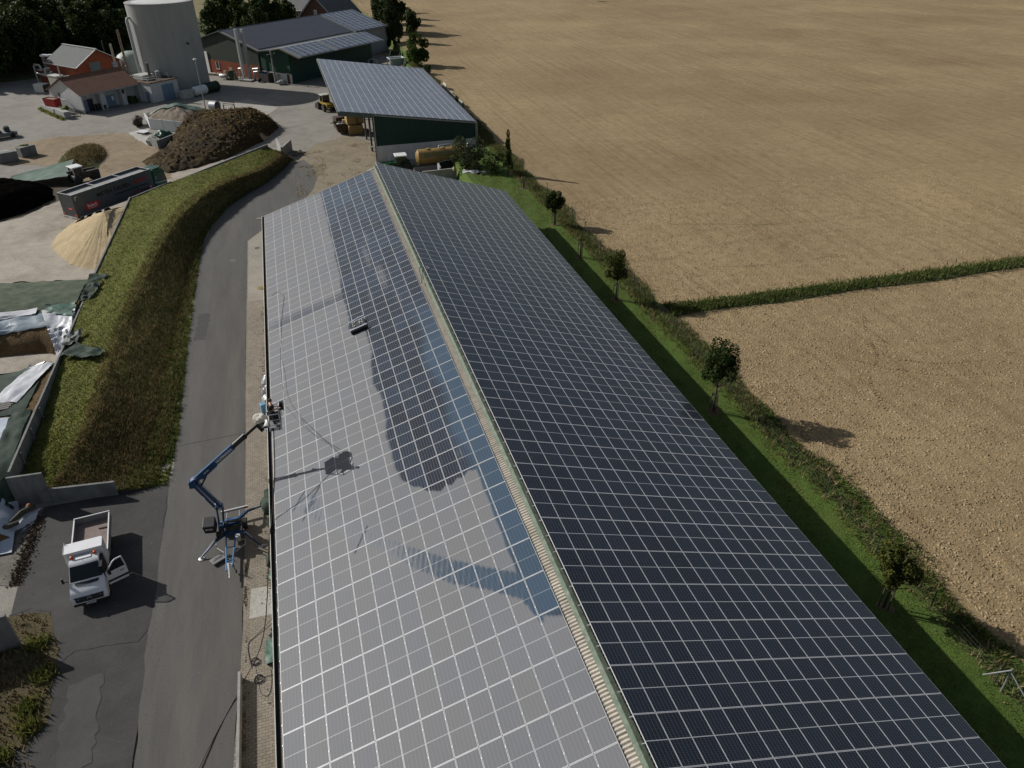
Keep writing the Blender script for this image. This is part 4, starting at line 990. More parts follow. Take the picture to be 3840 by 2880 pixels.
# body faces +x (towards the roof): z up, y left
V=[(0,0,.95),(0.01,0,1.10),(.02,0,1.28),(.01,0,1.45),(.02,0,1.53),
   (0,.10,.90),(.03,.11,.50),(.0,.12,.07),(.12,.13,.04),(0,-.10,.90),(.03,-.11,.50),(.0,-.12,.07),(.12,-.13,.04),
   (0,.19,1.42),(.07,.27,1.17),(.26,.19,1.08),(.36,.15,1.09),(0,-.19,1.42),(.10,-.27,1.18),(.28,-.20,1.12),(.38,-.17,1.13)]
E=[(0,1),(1,2),(2,3),(3,4),(0,5),(5,6),(6,7),(7,8),(0,9),(9,10),(10,11),(11,12),(3,13),(13,14),(14,15),(15,16),(3,17),(17,18),(18,19),(19,20)]
rad=[(.13,.16),(.115,.15),(.125,.17),(.10,.16),.058,.095,.07,.05,.045,.095,.07,.05,.045,.07,.05,.04,.03,.07,.05,.04,.03]
skinned('body',V,E,rad,SKIN,PE)
# clothing: t-shirt and trousers as slightly larger skins
skinned('t_shirt',[V[0],V[1],V[2],(0.01,0,1.44),V[13],(.05,.25,1.24),V[17],(.07,-.25,1.25)],[(0,1),(1,2),(2,3),(3,4),(4,5),(3,6),(6,7)],[(.145,.175),(.13,.165),(.14,.185),(.11,.17),.085,.07,.085,.07],mat('black_shirt',(.018,.018,.02),.9,0,.2),PE)
skinned('trousers',[(0,0,.97),V[5],V[6],(.0,.12,.1),V[9],V[10],(.0,-.12,.1)],[(0,1),(1,2),(2,3),(0,4),(4,5),(5,6)],[(.14,.17),.11,.085,.075,.11,.085,.075],mat('dark_trousers',(.03,.03,.036),.9,0,.2),PE)
b=MB()
prof=[(0,1.555),(.05,1.56),(.072,1.60),(.086,1.66),(.088,1.70),(.082,1.74),(.06,1.785),(.03,1.80),(0,1.803)]
b.lathe(prof,18,(.045,0,0)); b.obox((.135,0,1.665),(.03,.025,.045)); b.obox((.045,.088,1.67),(.035,.02,.06)); b.obox((.045,-.088,1.67),(.035,.02,.06))
b.build('head',SKIN,PE,True)
b=MB(); b.lathe([(.094,1.67),(.096,1.72),(.088,1.765),(.06,1.80),(0,1.82)],18,(.03,0,0)); b.build('hair',mat('brown_hair',(.07,.045,.03),.8,0,.2),PE,True)
b=MB()
for s_ in (-1,1):
    b.obox((.128,.032*s_,1.69),(.012,.022,.012))
b.obox((.130,0,1.625),(.01,.045,.010)); b.build('face_features',mat('dark_feature',(.10,.05,.04),.6),PE)
for hx,hy,hz in ((.36,.15,1.09),(.38,-.17,1.13)):
    b=MB(); b.obox((hx+.045,hy,hz),(.085,.075,.03),0)
    for k,(dy,l) in enumerate(((-.03,.065),(-.01,.075),(.01,.072),(.03,.055))):
        b.tube([(hx+.085,hy+dy,hz),(hx+.085+l*.55,hy+dy,hz+.004),(hx+.08+l*.9,hy+dy,hz-.025)],[.010,.009,.007],6)
    sg=1 if hy<0 else -1
    b.tube([(hx+.03,hy+sg*.035,hz),(hx+.07,hy+sg*.065,hz-.006),(hx+.10,hy+sg*.07,hz-.02)],[.012,.010,.008],6)
    b.build('hand',SKIN,PE,True)

# ------------------------------------------------------------------ cleaning robot and hoses on the roof
RB=thing('cleaning_robot','black tracked cleaning robot with long roller brushes on the half cleaned modules','cleaning robot',(0,0,0))
cc=OL+UL*(7.42*PA)+VV*(15.5*PB)
Mx=Matrix(((UL.x,VV.x*-1,NLv.x,cc.x),(UL.y,-VV.y,NLv.y,cc.y),(UL.z,0,NLv.z,cc.z),(0,0,0,1)))
RB.matrix_world=Mx
RBK=mat('robot_black',(.022,.024,.022),.5,.1,.3,6)
b=MB(); b.box(-.42,.42,-.32,.45,.10,.24); b.build('body',RBK,RB,bevel=.02)
for s_ in (-1,1):
    b=MB(); b.prism([(s_*.44,-.40,.02),(s_*.44,.50,.02),(s_*.44,.58,.10),(s_*.44,.50,.20),(s_*.44,-.40,.20),(s_*.44,-.48,.10)],(s_*.13,0,0)); b.build('track',RUBBER,RB,bevel=.015)
    b=MB(); b.tube([(s_*.40,-.75,.20),(s_*.38,.55,.26)],.018,6); b.build('side_rod',ALU,RB,True)
b=MB(); b.lathe([(0,-.66),(.06,-.66),(.14,-.62),(.14,.62),(.06,.66),(0,.66)],16,(0,-.80,.14),0,'X'); b.build('brush',mat('brush_black',(.012,.012,.013),.95),RB,True)
b=MB(); b.prism([(-.68,-.80,.33),(-.68,-.60,.33),(-.68,-.56,.24),(-.68,-.60,.30),(-.68,-.80,.30)],(1.36,0,0)); b.build('brush_cover',mat('robot_grey',(.33,.35,.42),.35,.4,.08),RB)
b=MB(); b.box(-.02,.66,.70,.86,.24,.30); b.box(-.66,-.26,.62,.76,.2,.26); b.obox((-.20,.60,.30),(.34,.16,.07),.25); b.build('rear_cover',mat('robot_grey',(.33,.35,.42),.35,.4,.08),RB,bevel=.015)
b=MB()
for k in range(7): b.obox((random.uniform(-.32,.32),random.uniform(-.25,.4),.27),(random.uniform(.05,.2),random.uniform(.04,.10),random.uniform(.04,.09)),random.uniform(0,3))
b.obox((-.25,-.22,.27),(.18,.06,.05),.6); b.build('fittings',GALV,RB)
def roofp(u,v,h=.02): return OL+UL*(u*PA)+VV*(v*PB)+NLv*h
def curve(pts,k=6):
    out=[]; n=len(pts)
    for t in np.linspace(0,n-1,(n-1)*k+1): out.append(Vector(cat([tuple(p) for p in pts],t)))
    return out
b=MB(); b.tube(curve([Vector((-11.5,-44.9,9.45)),roofp(1.25,18.5,.5),roofp(1.0,16.2,.25),roofp(.95,15),roofp(1.2,12.6),roofp(1.45,11.2),roofp(1.55,10.4),roofp(1.0,9.8),roofp(.45,9.95)]),.011,5)
tag(b.build('water_hose',BLACK,None,True),'thin dark hose lying along the dusty modules near the eave','hose')
b=MB(); b.tube(curve([Vector((-11.4,-44.9,9.45)),roofp(1.5,19.2,.8),roofp(2.6,20.6,.55),roofp(3.8,21.5,.3),roofp(4.45,21.95,.05)]),.010,5)
tag(b.build('guide_rope',mat('rope_dark',(.05,.05,.05),.9),None,True),'thin rope sagging from the hose reel down over the dusty modules','rope')
b=MB(); b.tube(curve([roofp(6.95,15.2,.25),roofp(6.5,15.0,.04),roofp(5.9,14.9,.02)]),.012,5)
tag(b.build('robot_cable',BLACK,None,True),'short cable trailing beside the cleaning robot','cable')
b=MB(); b.tube(curve([Vector((-.55,-31.2,9.98)),Vector((-.42,-30.5,10.05)),Vector((-.35,-29.3,10.2)),Vector((-.15,-28.8,10.30)),Vector((.15,-29.1,10.42)),Vector((.4,-29.6,10.42))]),.035,6)
tag(b.build('ridge_cable',BLACK,None,True),'black cable loop crossing the roof ridge','cable')
b=MB(); b.tube(curve([Vector((-12.0,-46.3,9.1)),Vector((-12.25,-48.5,7.6)),Vector((-12.75,-50.4,5.9)),Vector((-12.95,-51.6,5.6)),Vector((-14.0,-54.5,1.6)),Vector((-15.5,-56.4,.12)),Vector((-17.3,-60.3,.08)),Vector((-18.6,-64.5,.06)),Vector((-20,-70,.06))],5),.028,6)
tag(b.build('supply_hose',mat('hose_red_black',(.035,.018,.016),.6),None,True),'long dark supply hose running from the basket down over the lane','hose')
b=MB(); pts=[Vector((-13.3,-51.7,.2)),Vector((-14.6,-53.0,.09)),Vector((-15.1,-53.6,.08)),Vector((-14.9,-55.2,.08))]
b.tube(curve(pts),.016,5)
for (cx,cy,r) in ((-14.75,-54.85,.20),(-14.55,-56.05,.22)):
    for k in range(4): b.tube([(cx+(r+.03*sin(k*2))*cos(a)+.02*k,cy+(r+.03*cos(k*3))*1.15*sin(a),.07+.02*k) for a in np.linspace(0,2*pi,17)],.014,5)
b.tube(curve([Vector((-14.75,-55,.07)),Vector((-14.6,-56,.07)),Vector((-14.45,-56.9,.07)),Vector((-14.1,-57.2,.07)),Vector((-13.9,-56.6,.07)),Vector((-13.9,-55.6,.07))]),.014,5)
tag(b.build('coiled_cable',BLACK,None,True),'black cable lying in two coils on the block paving','cable')
# grey ramp plate beside the drawbar
b=MB(); b.obox((-16.95,-46.35,.14),(.85,.55,.10),.55); b.obox((-16.95,-46.35,.20),(.6,.06,.03),.55); b.obox((-16.9,-46.2,.20),(.6,.05,.03),.55); b.obox((-16.95,-46.35,.05),(.7,.4,.10),.55)
tag(b.build('support_plate',mat('plate_grey',(.19,.19,.185),.7,.1,.15),None,bevel=.01),'loose grey plastic support plate lying beside the lift drawbar','support plate')

# ------------------------------------------------------------------ white flatbed van
VN=thing('flatbed_van','white flatbed van with orange beacons and its door standing open on the asphalt','van',(-23.86,-48.1,0),.1163)
VW_=mat('van_white',(.74,.74,.75),.22,0,.03,1.2,(.4,.38,.35),.1,spec=.6)
VGL=glassmat('van_glass',(.012,.017,.016))
TRIM=mat('van_trim',(.022,.022,.024),.55,0,.15)
prof=[(.16,.34,.86),(.0,.52,.93),(.03,.80,.96),(.16,1.02,.95),(.40,1.17,.94),(.86,1.40,.92),(1.52,2.10,.80),(1.72,2.22,.78),(2.14,2.26,.78),(2.16,2.20,.80)]
b=MB(); n=len(prof)
V=[]; 
for y,z,hw in prof: V+=[(-hw,y,z),(-hw*.6,y-.03*(y<1.6),z+.012),(0,y-.05*(y<1.6),z+.016),(hw*.6,y-.03*(y<1.6),z+.012),(hw,y,z)]
F=[]
for i in range(n-1):
    for j in range(4): F.append((5*i+j,5*i+j+1,5*i+5+j+1,5*i+5+j))
V2=[]
for y,z,hw in prof:
    zb=.34; V2+=[(-.97,max(y,.1),min(z,.95)),(-.95,max(y,.16),zb),(.97,max(y,.1),min(z,.95)),(.95,max(y,.16),zb)]
o=len(V); V+=V2
for i in range(n-1):
    F.append((5*i,5*(i+1),o+4*(i+1),o+4*i)); F.append((o+4*i,o+4*(i+1),o+4*(i+1)+1,o+4*i+1))
    F.append((5*i+4,o+4*i+2,o+4*(i+1)+2,5*(i+1)+4)); F.append((o+4*i+2,o+4*i+3,o+4*(i+1)+3,o+4*(i+1)+2))
k=n-1; F.append((5*k,5*k+1,5*k+2,5*k+3,5*k+4,o+4*k+2,o+4*k+3,o+4*k+1,o+4*k))
b.add(V,F); b.build('cab',VW_,VN,True)
def onprof(t0,t1,hx,off,nm,m,xs_=(-1,-.5,0,.5,1),par=VN):
    (ya,za),(yb,zb)=t0,t1; nv=Vector((0,-(zb-za),(yb-ya))).normalized()*off
    b=MB(); rows=[]
    for t in (0,.5,1):
        y=ya+(yb-ya)*t;z=za+(zb-za)*t;h=hx[0]+(hx[1]-hx[0])*t
        rows.append([(h*s_,y+nv.y-.045*(1-abs(s_)),z+nv.z+.014*(1-abs(s_))) for s_ in xs_])
    b.grid(rows); return b.build(nm,m,par,True)
onprof((.90,1.43),(1.50,2.075),(.86,.755),.045,'windscreen',VGL)
onprof((.62,1.30),(.80,1.375),(.60,.66),.03,'bonnet_vent',TRIM)
onprof((.0,.60),(.10,.92),(.72,.78),.05,'grille',TRIM)
b=MB(); b.box(-.93,.93,-.02,.25,.30,.50); b.build('bumper',TRIM,VN,bevel=.05)
b=MB(); b.beam((-.9,-.015,.56),(.9,-.015,.56),.05,.05); b.build('bumper_strip',WHITE,VN,bevel=.015)
b=MB()
for sx in (-1,1):
    b=MB(); b.hexa([(sx*.62,.03,.70),(sx*.95,.20,.78),(sx*.95,.42,1.12),(sx*.70,.14,.92),(sx*.62,.0,.73),(sx*.955,.17,.80),(sx*.955,.40,1.15),(sx*.70,.11,.95)]); hl=b.build('headlight',TRIM,VN)
    b=MB(); b.lathe([(0,-.02),(.07,-.01),(.08,.03)],12,(sx*.80,.075,.83),0,'Y'); b.build('lens',mat('lens',(.5,.5,.52),.1,.3),hl,True)
    b=MB(); b.tube([(sx*.93,.95,1.5),(sx*1.12,.98,1.52),(sx*1.2,1.0,1.5)],.03,6); b.obox((sx*1.22,1.0,1.62),(.14,.10,.36)); 
    if sx<0: b.build('mirror',BLACK,VN,bevel=.02)
# round emblem on the grille
b=MB(); b.tube([(.115*cos(a),-.035+.04*sin(a)*.35,.79+.115*sin(a)) for a in np.linspace(0,2*pi,25)],.012,6)
for P_ in ([(-.06,.09),(0,-.0),(.06,.09)],[(-.095,.04),(-.045,-.09),(0,.0),(.045,-.09),(.095,.04)]):
    b.tube([(x,-.035+.04*z/.115*.35,.79+z) for x,z in P_],.011,5)
b.build('emblem',STEEL,VN,True)
b=MB(); b.box(-.26,.26,-.05,-.03,.36,.47); pl=b.build('number_plate',WHITE,VN)
b=MB()
for k in range(7): b.box(-.20+k*.06-.017,-.20+k*.06+.017,-.053,-.051,.385,.445)
b.build('plate_characters',BLACK,pl)
b=MB(); b.tube([(0,1.62,2.22),(.0,1.66,2.36)],.012,5); b.build('aerial',BLACK,VN)
b=MB(); b.box(-.42,.42,1.80,2.06,2.262,2.29); b.build('roof_hatch',VW_,VN,bevel=.012)
for sx in (-.62,.62):
    b=MB(); b.lathe([(.10,2.26),(.105,2.30),(.10,2.36),(.07,2.42),(0,2.44)],14,(sx,2.02,0)); b.build('beacon',mat('beacon_orange',(.55,.10,.01),.25,0,.1),VN,True)
# box body behind the cab
b=MB(); b.box(-1.03,1.03,2.24,3.14,.95,2.52); bx_=b.build('box_body',VW_,VN,bevel=.015)
b=MB(); 
for sx in (-1,1): b.box(sx*1.03-.02*(sx<0)-.0,sx*1.03+.02*(sx>0),2.22,3.16,2.47,2.54)
for sx in (-1.0,1.0): b.tube([(sx,3.12,2.52),(sx,3.12,2.66)],.02,5)
b.build('box_edge',ALU,bx_)
# flat bed
b=MB(); b.box(-1.0,1.0,3.18,6.85,.86,.95); b.build('bed_floor',mat('bed_ply',(.20,.155,.14),.85,0,.15,2.5,(.1,.08,.075),.5),VN)
for sx in (-1,1):
    b=MB(); b.box(min(sx*1.0,sx*1.05),max(sx*1.0,sx*1.05),3.18,6.85,.82,1.36); s_=b.build('bed_side',mat('bed_grey',(.20,.205,.215),.5,.3,.1),VN,bevel=.01)
    b=MB(); b.box(min(sx*.985,sx*1.06),max(sx*.985,sx*1.06),3.18,6.85,1.36,1.385); b.build('side_rail',ALU,s_)
b=MB(); b.box(-1.05,1.05,6.85,6.90,.82,1.40); tg=b.build('tailgate',mat('bed_grey',(.20,.205,.215),.5,.3,.1),VN,bevel=.01)
b=MB(); b.box(-1.06,1.06,6.84,6.91,1.40,1.425); b.build('side_rail',ALU,tg)
b=MB(); b.box(-.9,.9,2.2,6.6,.55,.86); b.build('chassis',BLACK,VN)
for sx in (-1,1):
    for yy_ in (1.0,5.1):
        b=MB(); b.lathe([(.2,-.12),(.31,-.12),(.345,-.08),(.345,.08),(.31,.12),(.2,.12)],20,(sx*.86,yy_,.345),0,'X'); wh=b.build('wheel',RUBBER,VN,True)
        b=MB(); b.lathe([(0,-.1),(.21,-.1),(.21,.1),(0,.1)],14,(sx*.86,yy_,.345),0,'X'); b.build('rim',GALV,wh,True)
# open door, hinged at the front edge
DA=R(20); hx,hy=.99,.92
def dq(s_,z,t=0): return (hx+s_*cos(DA)-t*sin(DA), hy+s_*sin(DA)+t*cos(DA), z)
b=MB(); th=.045
def dpoly(pts,m=0): b.prism([dq(s_,z,-th/2) for s_,z in pts],(-th*sin(DA),th*cos(DA),0),m)
dpoly([(0,.52),(1.12,.47),(1.17,.85),(1.17,1.36),(0,1.40)])
for a_,c_ in (((0,1.40),(.55,2.02)),((.55,2.02),(.72,2.12)),((.72,2.12),(1.07,2.12)),((1.07,2.12),(1.15,1.36)),):
    (s0,z0),(s1,z1)=a_,c_; d_=Vector((s1-s0,z1-z0)).normalized(); nn=Vector((-d_.y,d_.x))*.035
    dpoly([(s0-nn.x,z0-nn.y),(s1-nn.x,z1-nn.y),(s1+nn.x,z1+nn.y),(s0+nn.x,z0+nn.y)])
DR=b.build('door',VW_,VN)
m,nt,bs=newmat('door_pane'); setp(bs,.05,0,.5); bs.inputs['Base Color'].default_value=(.02,.025,.025,1)
nz=noise(nt,coords(nt),2,2); tr=N(nt,'BsdfTransparent'); tr.inputs[0].default_value=(.75,.8,.78,1); mx=N(nt,'MixShader'); nt.links.new(mth(nt,'MULTIPLY_ADD',nz,.05,.68),mx.inputs[0])
nt.links.new(bs.outputs[0],mx.inputs[1]); nt.links.new(tr.outputs[0],mx.inputs[2]); nt.links.new(mx.outputs[0],[q for q in nt.nodes if q.type=='OUTPUT_MATERIAL'][0].inputs[0])
b=MB(); b.poly([dq(s_,z) for s_,z in ((.08,1.42),(1.12,1.38),(1.05,2.10),(.73,2.10),(.56,2.0))]); b.build('pane',m,DR)
b=MB(); b.prism([dq(.02,.70,-.035),dq(1.16,.66,-.035),dq(1.17,.80,-.035),dq(.02,.84,-.035)],(0.0,-.012,0)); b.build('rubbing_strip',TRIM,DR)
b=MB(); b.obox(dq(.88,1.18,-.045),(.20,.03,.035),DA); b.build('handle',TRIM,DR)
b=MB(); b.obox(dq(.20,1.52,-.16),(.16,.12,.34),DA); b.tube([dq(.12,1.42,-.03),dq(.18,1.42,-.13)],.03,6); b.build('mirror',BLACK,DR,bevel=.02)
b=MB(); b.box(.80,.965,.95,2.1,.62,2.05); b.build('cab_opening',mat('cab_inside',(.012,.012,.013),.8),VN)
# load on the bed
vt=VN.matrix_basis
def vl(x,y,z): return Matrix.Translation(VN.location)@Matrix.Rotation(.1163,4,'Z')@Vector((x,y,z))
b=MB(); b.obox(vl(-.55,3.75,1.05),(.75,.07,.07),.1163); b.obox(vl(-.55,3.55,1.0),(.75,.07,.05),.1163); tag(b.build('timber_battens',mat('batten',(.24,.15,.08),.8),None),'two brown timber battens lying on the van bed behind the box','timber')
b=MB(); b.obox(vl(.62,5.85,.99),(.55,.07,.06),.05); tag(b.build('timber_batten',mat('batten_dark',(.09,.05,.045),.8),None),'single dark batten lying near the tailgate of the van bed','timber')
b=MB()
for k in range(3): b.tube([vl(.02+(.2+.02*k)*cos(a),3.5+(.16+.02*k)*sin(a),1.0+.03*k) for a in np.linspace(0,2*pi*.9,18)],.028,6)
tag(b.build('lashing_strap',mat('purple_strap',(.13,.07,.17),.8),None,True),'coiled purple lashing strap on the van bed against the box','strap')
# ------------------------------------------------------------------ things along the hall and in the yard foreground
def cloth(name, P, m, label=None, cat_=None, wr=.06, wl=1.2, par=None, seed=0, dirn=None, smooth=True, lift=.0):
    """sheet through a grid of points, wrinkled"""
    b=MB(); rows=[]
    for i,row in enumerate(P):
        r=[]
        for j,p in enumerate(row):
            x,y,z=p
            if dirn: n_=fbm((x*dirn[1]-y*dirn[0])/wl,(x*dirn[0]+y*dirn[1])/(wl*5),seed*3.1,4)
            else: n_=fbm(x/wl,y/wl,seed*3.1+z*.3,4)
            r.append((x,y,z+lift+n_*wr))
        rows.append(r)
    b.grid(rows); o=b.build(name,m,par,smooth)
    if label: tag(o,label,cat_)
    return o
def bil(a,b_,c,d,nu,nv):
    a,b_,c,d=map(Vector,(a,b_,c,d))
    return [[tuple(a.lerp(b_,i/nu).lerp(d.lerp(c,i/nu),j/nv)) for i in range(nu+1)] for j in range(nv+1)]
def clothmat(name,c1,c2,rough=.6,spec=.4,lines=None,bm=.4):
    if name in _cache: return _cache[name]
    m,nt,bs=newmat(name); setp(bs,rough,0,spec); v=coords(nt)
    col=ramp(nt,noise(nt,v,.8,7,.7),[(.35,c1),(.65,c2)])
    if lines:
        sx=N(nt,'SeparateXYZ'); nt.links.new(coords(nt,rot=(0,0,lines[2])),sx.inputs[0])
        l=mth(nt,'LESS_THAN',mth(nt,'PINGPONG',mth(nt,'DIVIDE',sx.outputs[0],lines[0]),.5),.012)
        col=mix(nt,mth(nt,'MULTIPLY',l,.5),col,lines[1])
    nt.links.new(col,bs.inputs['Base Color'])
    bump(nt,bs,noise(nt,coords(nt,scale=(1,3,1)),3,6,.65),bm,.06)
    _cache[name]=m; return m
NETG=clothmat('silage_net_green',(.040,.062,.040),(.105,.125,.085),.85,.15,(1.1,(.22,.10,.05),.3))
TARPG=clothmat('tarp_green',(.012,.055,.034),(.035,.115,.075),.5,.4)
TARPP=clothmat('tarp_pale_green',(.055,.10,.076),(.10,.16,.125),.6,.3)
PLW=clothmat('plastic_white',(.40,.41,.44),(.58,.59,.62),.4,.4)
PLB=clothmat('plastic_bluegrey',(.16,.22,.26),(.30,.36,.40),.3,.6)
PLBW=clothmat('plastic_palebue',(.33,.39,.46),(.48,.53,.60),.35,.5)
PLK=clothmat('plastic_dark',(.014,.030,.038),(.035,.06,.07),.3,.6)
FOIL=clothmat('plastic_silver',(.45,.45,.47),(.7,.7,.72),.22,.7)
NETD=clothmat('netting_dark',(.018,.032,.024),(.045,.068,.05),.8,.2)
def lump(name,c,r,m,seed,label=None,cat_=None,amp=.35,n=18,parent=None,flat=.0):
    b=MB(); rows=[]
    for i in range(n//2+1):
        th=pi*i/(n//2); row=[]
        for j in range(n+1):
            ph=2*pi*(j%n)/n; d=Vector((sin(th)*cos(ph),sin(th)*sin(ph),cos(th)))
            k=1+amp*fbm(d.x*1.6+seed,d.y*1.6,d.z*1.6+seed)
            row.append((c[0]+d.x*r[0]*k,c[1]+d.y*r[1]*k,max(.0,c[2]+d.z*r[2]*k)))
        rows.append(row)
    b.grid(rows); o=b.build(name,m,parent,True)
    if label: tag(o,label,cat_)
    return o
# tarp and net bundles along the foot of the hall wall
G='folded green tarps along the hall wall'
for k,(x,y,rx,ry,h,m,lb) in enumerate([
  (-13.55,-42.0,.62,1.15,.62,NETD,'bundled olive net nearest the lift outrigger at the foot of the hall wall'),
  (-13.35,-44.1,.55,.8,.6,NETD,'dark olive tarp bundle second from the outrigger along the wall'),
  (-13.3,-45.9,.5,.75,.55,NETD,'creased dark green bundle beside the outrigger foot pad'),
  (-13.35,-47.5,.6,.8,.55,NETD,'knobbly green bundle tied with a pale cord by the wall'),
  (-13.3,-49.0,.5,.7,.5,TARPG,'stacked dark green tarp rolls just before the concrete slab'),
  (-13.25,-50.8,.42,.7,.45,TARPG,'bright green tarp bundle beside the pale concrete slab'),
  (-13.35,-53.3,.5,.45,.5,NETD,'small dark heap of netting between slab and flat tarp')]):
    o=lump('tarp_bundle',(x,y,h*.4),(rx,ry,h),m,k*2.7,lb,'tarp',.5,22)
    o['group']=G
cl=cloth('flat_tarp',bil((-14.15,-55.35,.30),(-13.0,-55.4,.45),(-13.0,-53.75,.5),(-14.1,-53.7,.32),12,14),TARPG,'flat folded dark green tarp on the paving beside the coiled cable','tarp',.05,.5)
b=MB(); b.box(-14.1,-13.0,-55.3,-53.8,.05,.3); tag(b.build('tarp_stack',NETD,None,bevel=.05),'stack of folded tarps under the flat green tarp','tarp')
sheet('wall_slab',[(-15.05,-51.7),(-13.2,-51.7),(-13.2,-49.5),(-14.95,-49.4)],.056,SLABM)
# wrapped bales and bags below the gutter
for k,(x,y,lb) in enumerate([(-13.5,-26.6,'grey film wrapped bale leaning under the gutter, furthest of three'),(-13.45,-28.2,'shiny grey film wrapped bale under the gutter, middle of three'),(-13.5,-29.7,'dull grey film wrapped bale under the gutter, nearest of three')]):
    o=lump('wrapped_bale',(x,y,.62),(.62,.72,.62),clothmat('bale_film',(.12,.125,.13),(.34,.345,.36),.25,.7),5+k,lb,'bale',.2,20); o['group']='film wrapped bales under the gutter'
lump('white_bag',(-14.25,-31.6,.4),(.5,.5,.42),clothmat('sack',(.35,.34,.30),(.55,.53,.48),.8),9,'crumpled white bulk bag beside the hall wall','bag',.4,20)
lump('white_bag',(-13.5,-33.0,.45),(.5,.7,.5),PLW,12,'slack white bulk bag below the lift basket','bag',.45,20)
b=MB(); b.obox((-13.9,-30.6,.55),(.5,.5,1.1),.3); tag(b.build('blue_barrel',mat('pale_blue',(.13,.27,.40),.5),None,bevel=.06),'pale blue container between the white bulk bags','container')
# dry leaves and straw on the paving
n=5200; x=np.concatenate([-15.35+np.abs(RNG.normal(0,.10,1700)),-13.6+RNG.normal(0,.35,3500)]); y=np.concatenate([RNG.uniform(-75,-46,1700),RNG.uniform(-58,-10,3500)])
kk=np.array([fbm(a*.8,c*.35,3)>-.02 for a,c in zip(x,y)])
blades('dry_litter',np.stack([x,y,.055+0*x],1)[kk],.05,.05,leafmat('straw_litter',(.12,.085,.035),(.25,.185,.09),(.36,.28,.15),.9,.05),'dry leaf litter scattered along the paving','leaf litter',1.2)
b=MB(); b.box(-15.50,-15.36,-78,-55.7,0,.62); tag(b.build('kerb_wall',CONC,None,bevel=.012),'low concrete kerb wall between lane and paving near the camera','wall')
b=MB(); b.lathe([(.33,.065),(.33,.075),(0,.078)],22,(-14.4,5.6,0)); b.lathe([(.40,.058),(.40,.066),(.33,.068)],22,(-14.4,5.6,0),1); tag(b.build('manhole_cover',[mat('iron',(.10,.095,.09),.7,.2),SLABM],None,True),'round manhole cover in the pale apron at the hall corner','manhole')
b=MB(); b.box(-20.55,-20.05,-27.5,-27.1,.0,.012); 
for k in range(5): b.box(-20.5+.09*k,-20.46+.09*k,-27.46,-27.14,.012,.02,1)
tag(b.build('drain_grate',[mat('iron',(.10,.095,.09),.7,.2),BLACK],None),'rusty drain grate at the grass edge of the lane','drain')
lump('straw_tuft',(-13.9,-6,.03),(.5,.6,.06),leafmat('straw_litter',(.12,.085,.035),(.25,.185,.09),(.36,.28,.15)),3,'small patch of spilled straw on the apron beside the hall','straw',.6)
# concrete retaining walls
def wallobj(name,segs,label,m=CONCD,cat_='wall'):
    b=MB()
    for (x0,y0,x1,y1,z0,z1,t,*r) in segs: 
        b.beam((x0,y0,(z0+z1)/2),(x1,y1,(z0+z1)/2),t,z1-z0)
    o=b.build(name,m,None,bevel=.012); return tag(o,label,cat_)
wl=wallobj('bunker_wall',[(-30.33,-36.3,-30.33,-27.9,-.1,2.45,.16),],'pale concrete panel wall beside the white silage sheet, nearest the van')
b=MB()
for y in (-34.0,-31.0,-28.2): b.box(-30.24,-30.10,y-.09,y+.09,0,2.35)
o=b.build('buttress',CONCD,wl)
wallobj('bunker_wall',[(-30.33,-27.9,-30.2,-3,-.1,2.4,.16),(-30.2,-3,-29.85,22.2,-.1,2.5,.18)],'long concrete wall between the grass bank and the silage bunkers')
wallobj('bunker_wall',[(-29.7,22.2,-25.3,27.8,-.1,2.45,.2),(-25.3,27.8,-12.3,43.6,-.1,2.3,.2)],'concrete wall along the grass bank below the dark manure heap')
wv=wallobj('wing_wall',[(-30.35,-36.95,-28.15,-37.05,-.1,2.45,.16)],'tall dark concrete wing wall behind the parked van')
wallobj('wing_wall',[(-28.13,-37.2,-23.9,-37.65,-.1,1.15,.18)],'low dark concrete wing wall between van and grass bank')
wallobj('end_wall',[(-10.25,43.2,-8.7,47.6,0,1.7,.3),(-10.25,43.2,-10.9,49.5,0,1.7,.25)],'grey concrete end wall at the far tip of the grass bank',CONC)
wallobj('bunker_corner',[(-32.6,-50.6,-27.3,-49.9,-.1,2.45,.2)],'concrete wall corner just outside the left edge throwing a pointed shadow')
b=MB()
for k in range(7): b.obox((-8.2+random.uniform(-.6,.6),44.6+random.uniform(-.8,.8),.18+.06*k),(random.uniform(1.2,2.2),.16,.10),random.uniform(-.5,1.2),ry=random.uniform(-.1,.1))
tag(b.build('scrap_timber',WOOD,None),'loose pile of dark boards beside the concrete end wall','timber')
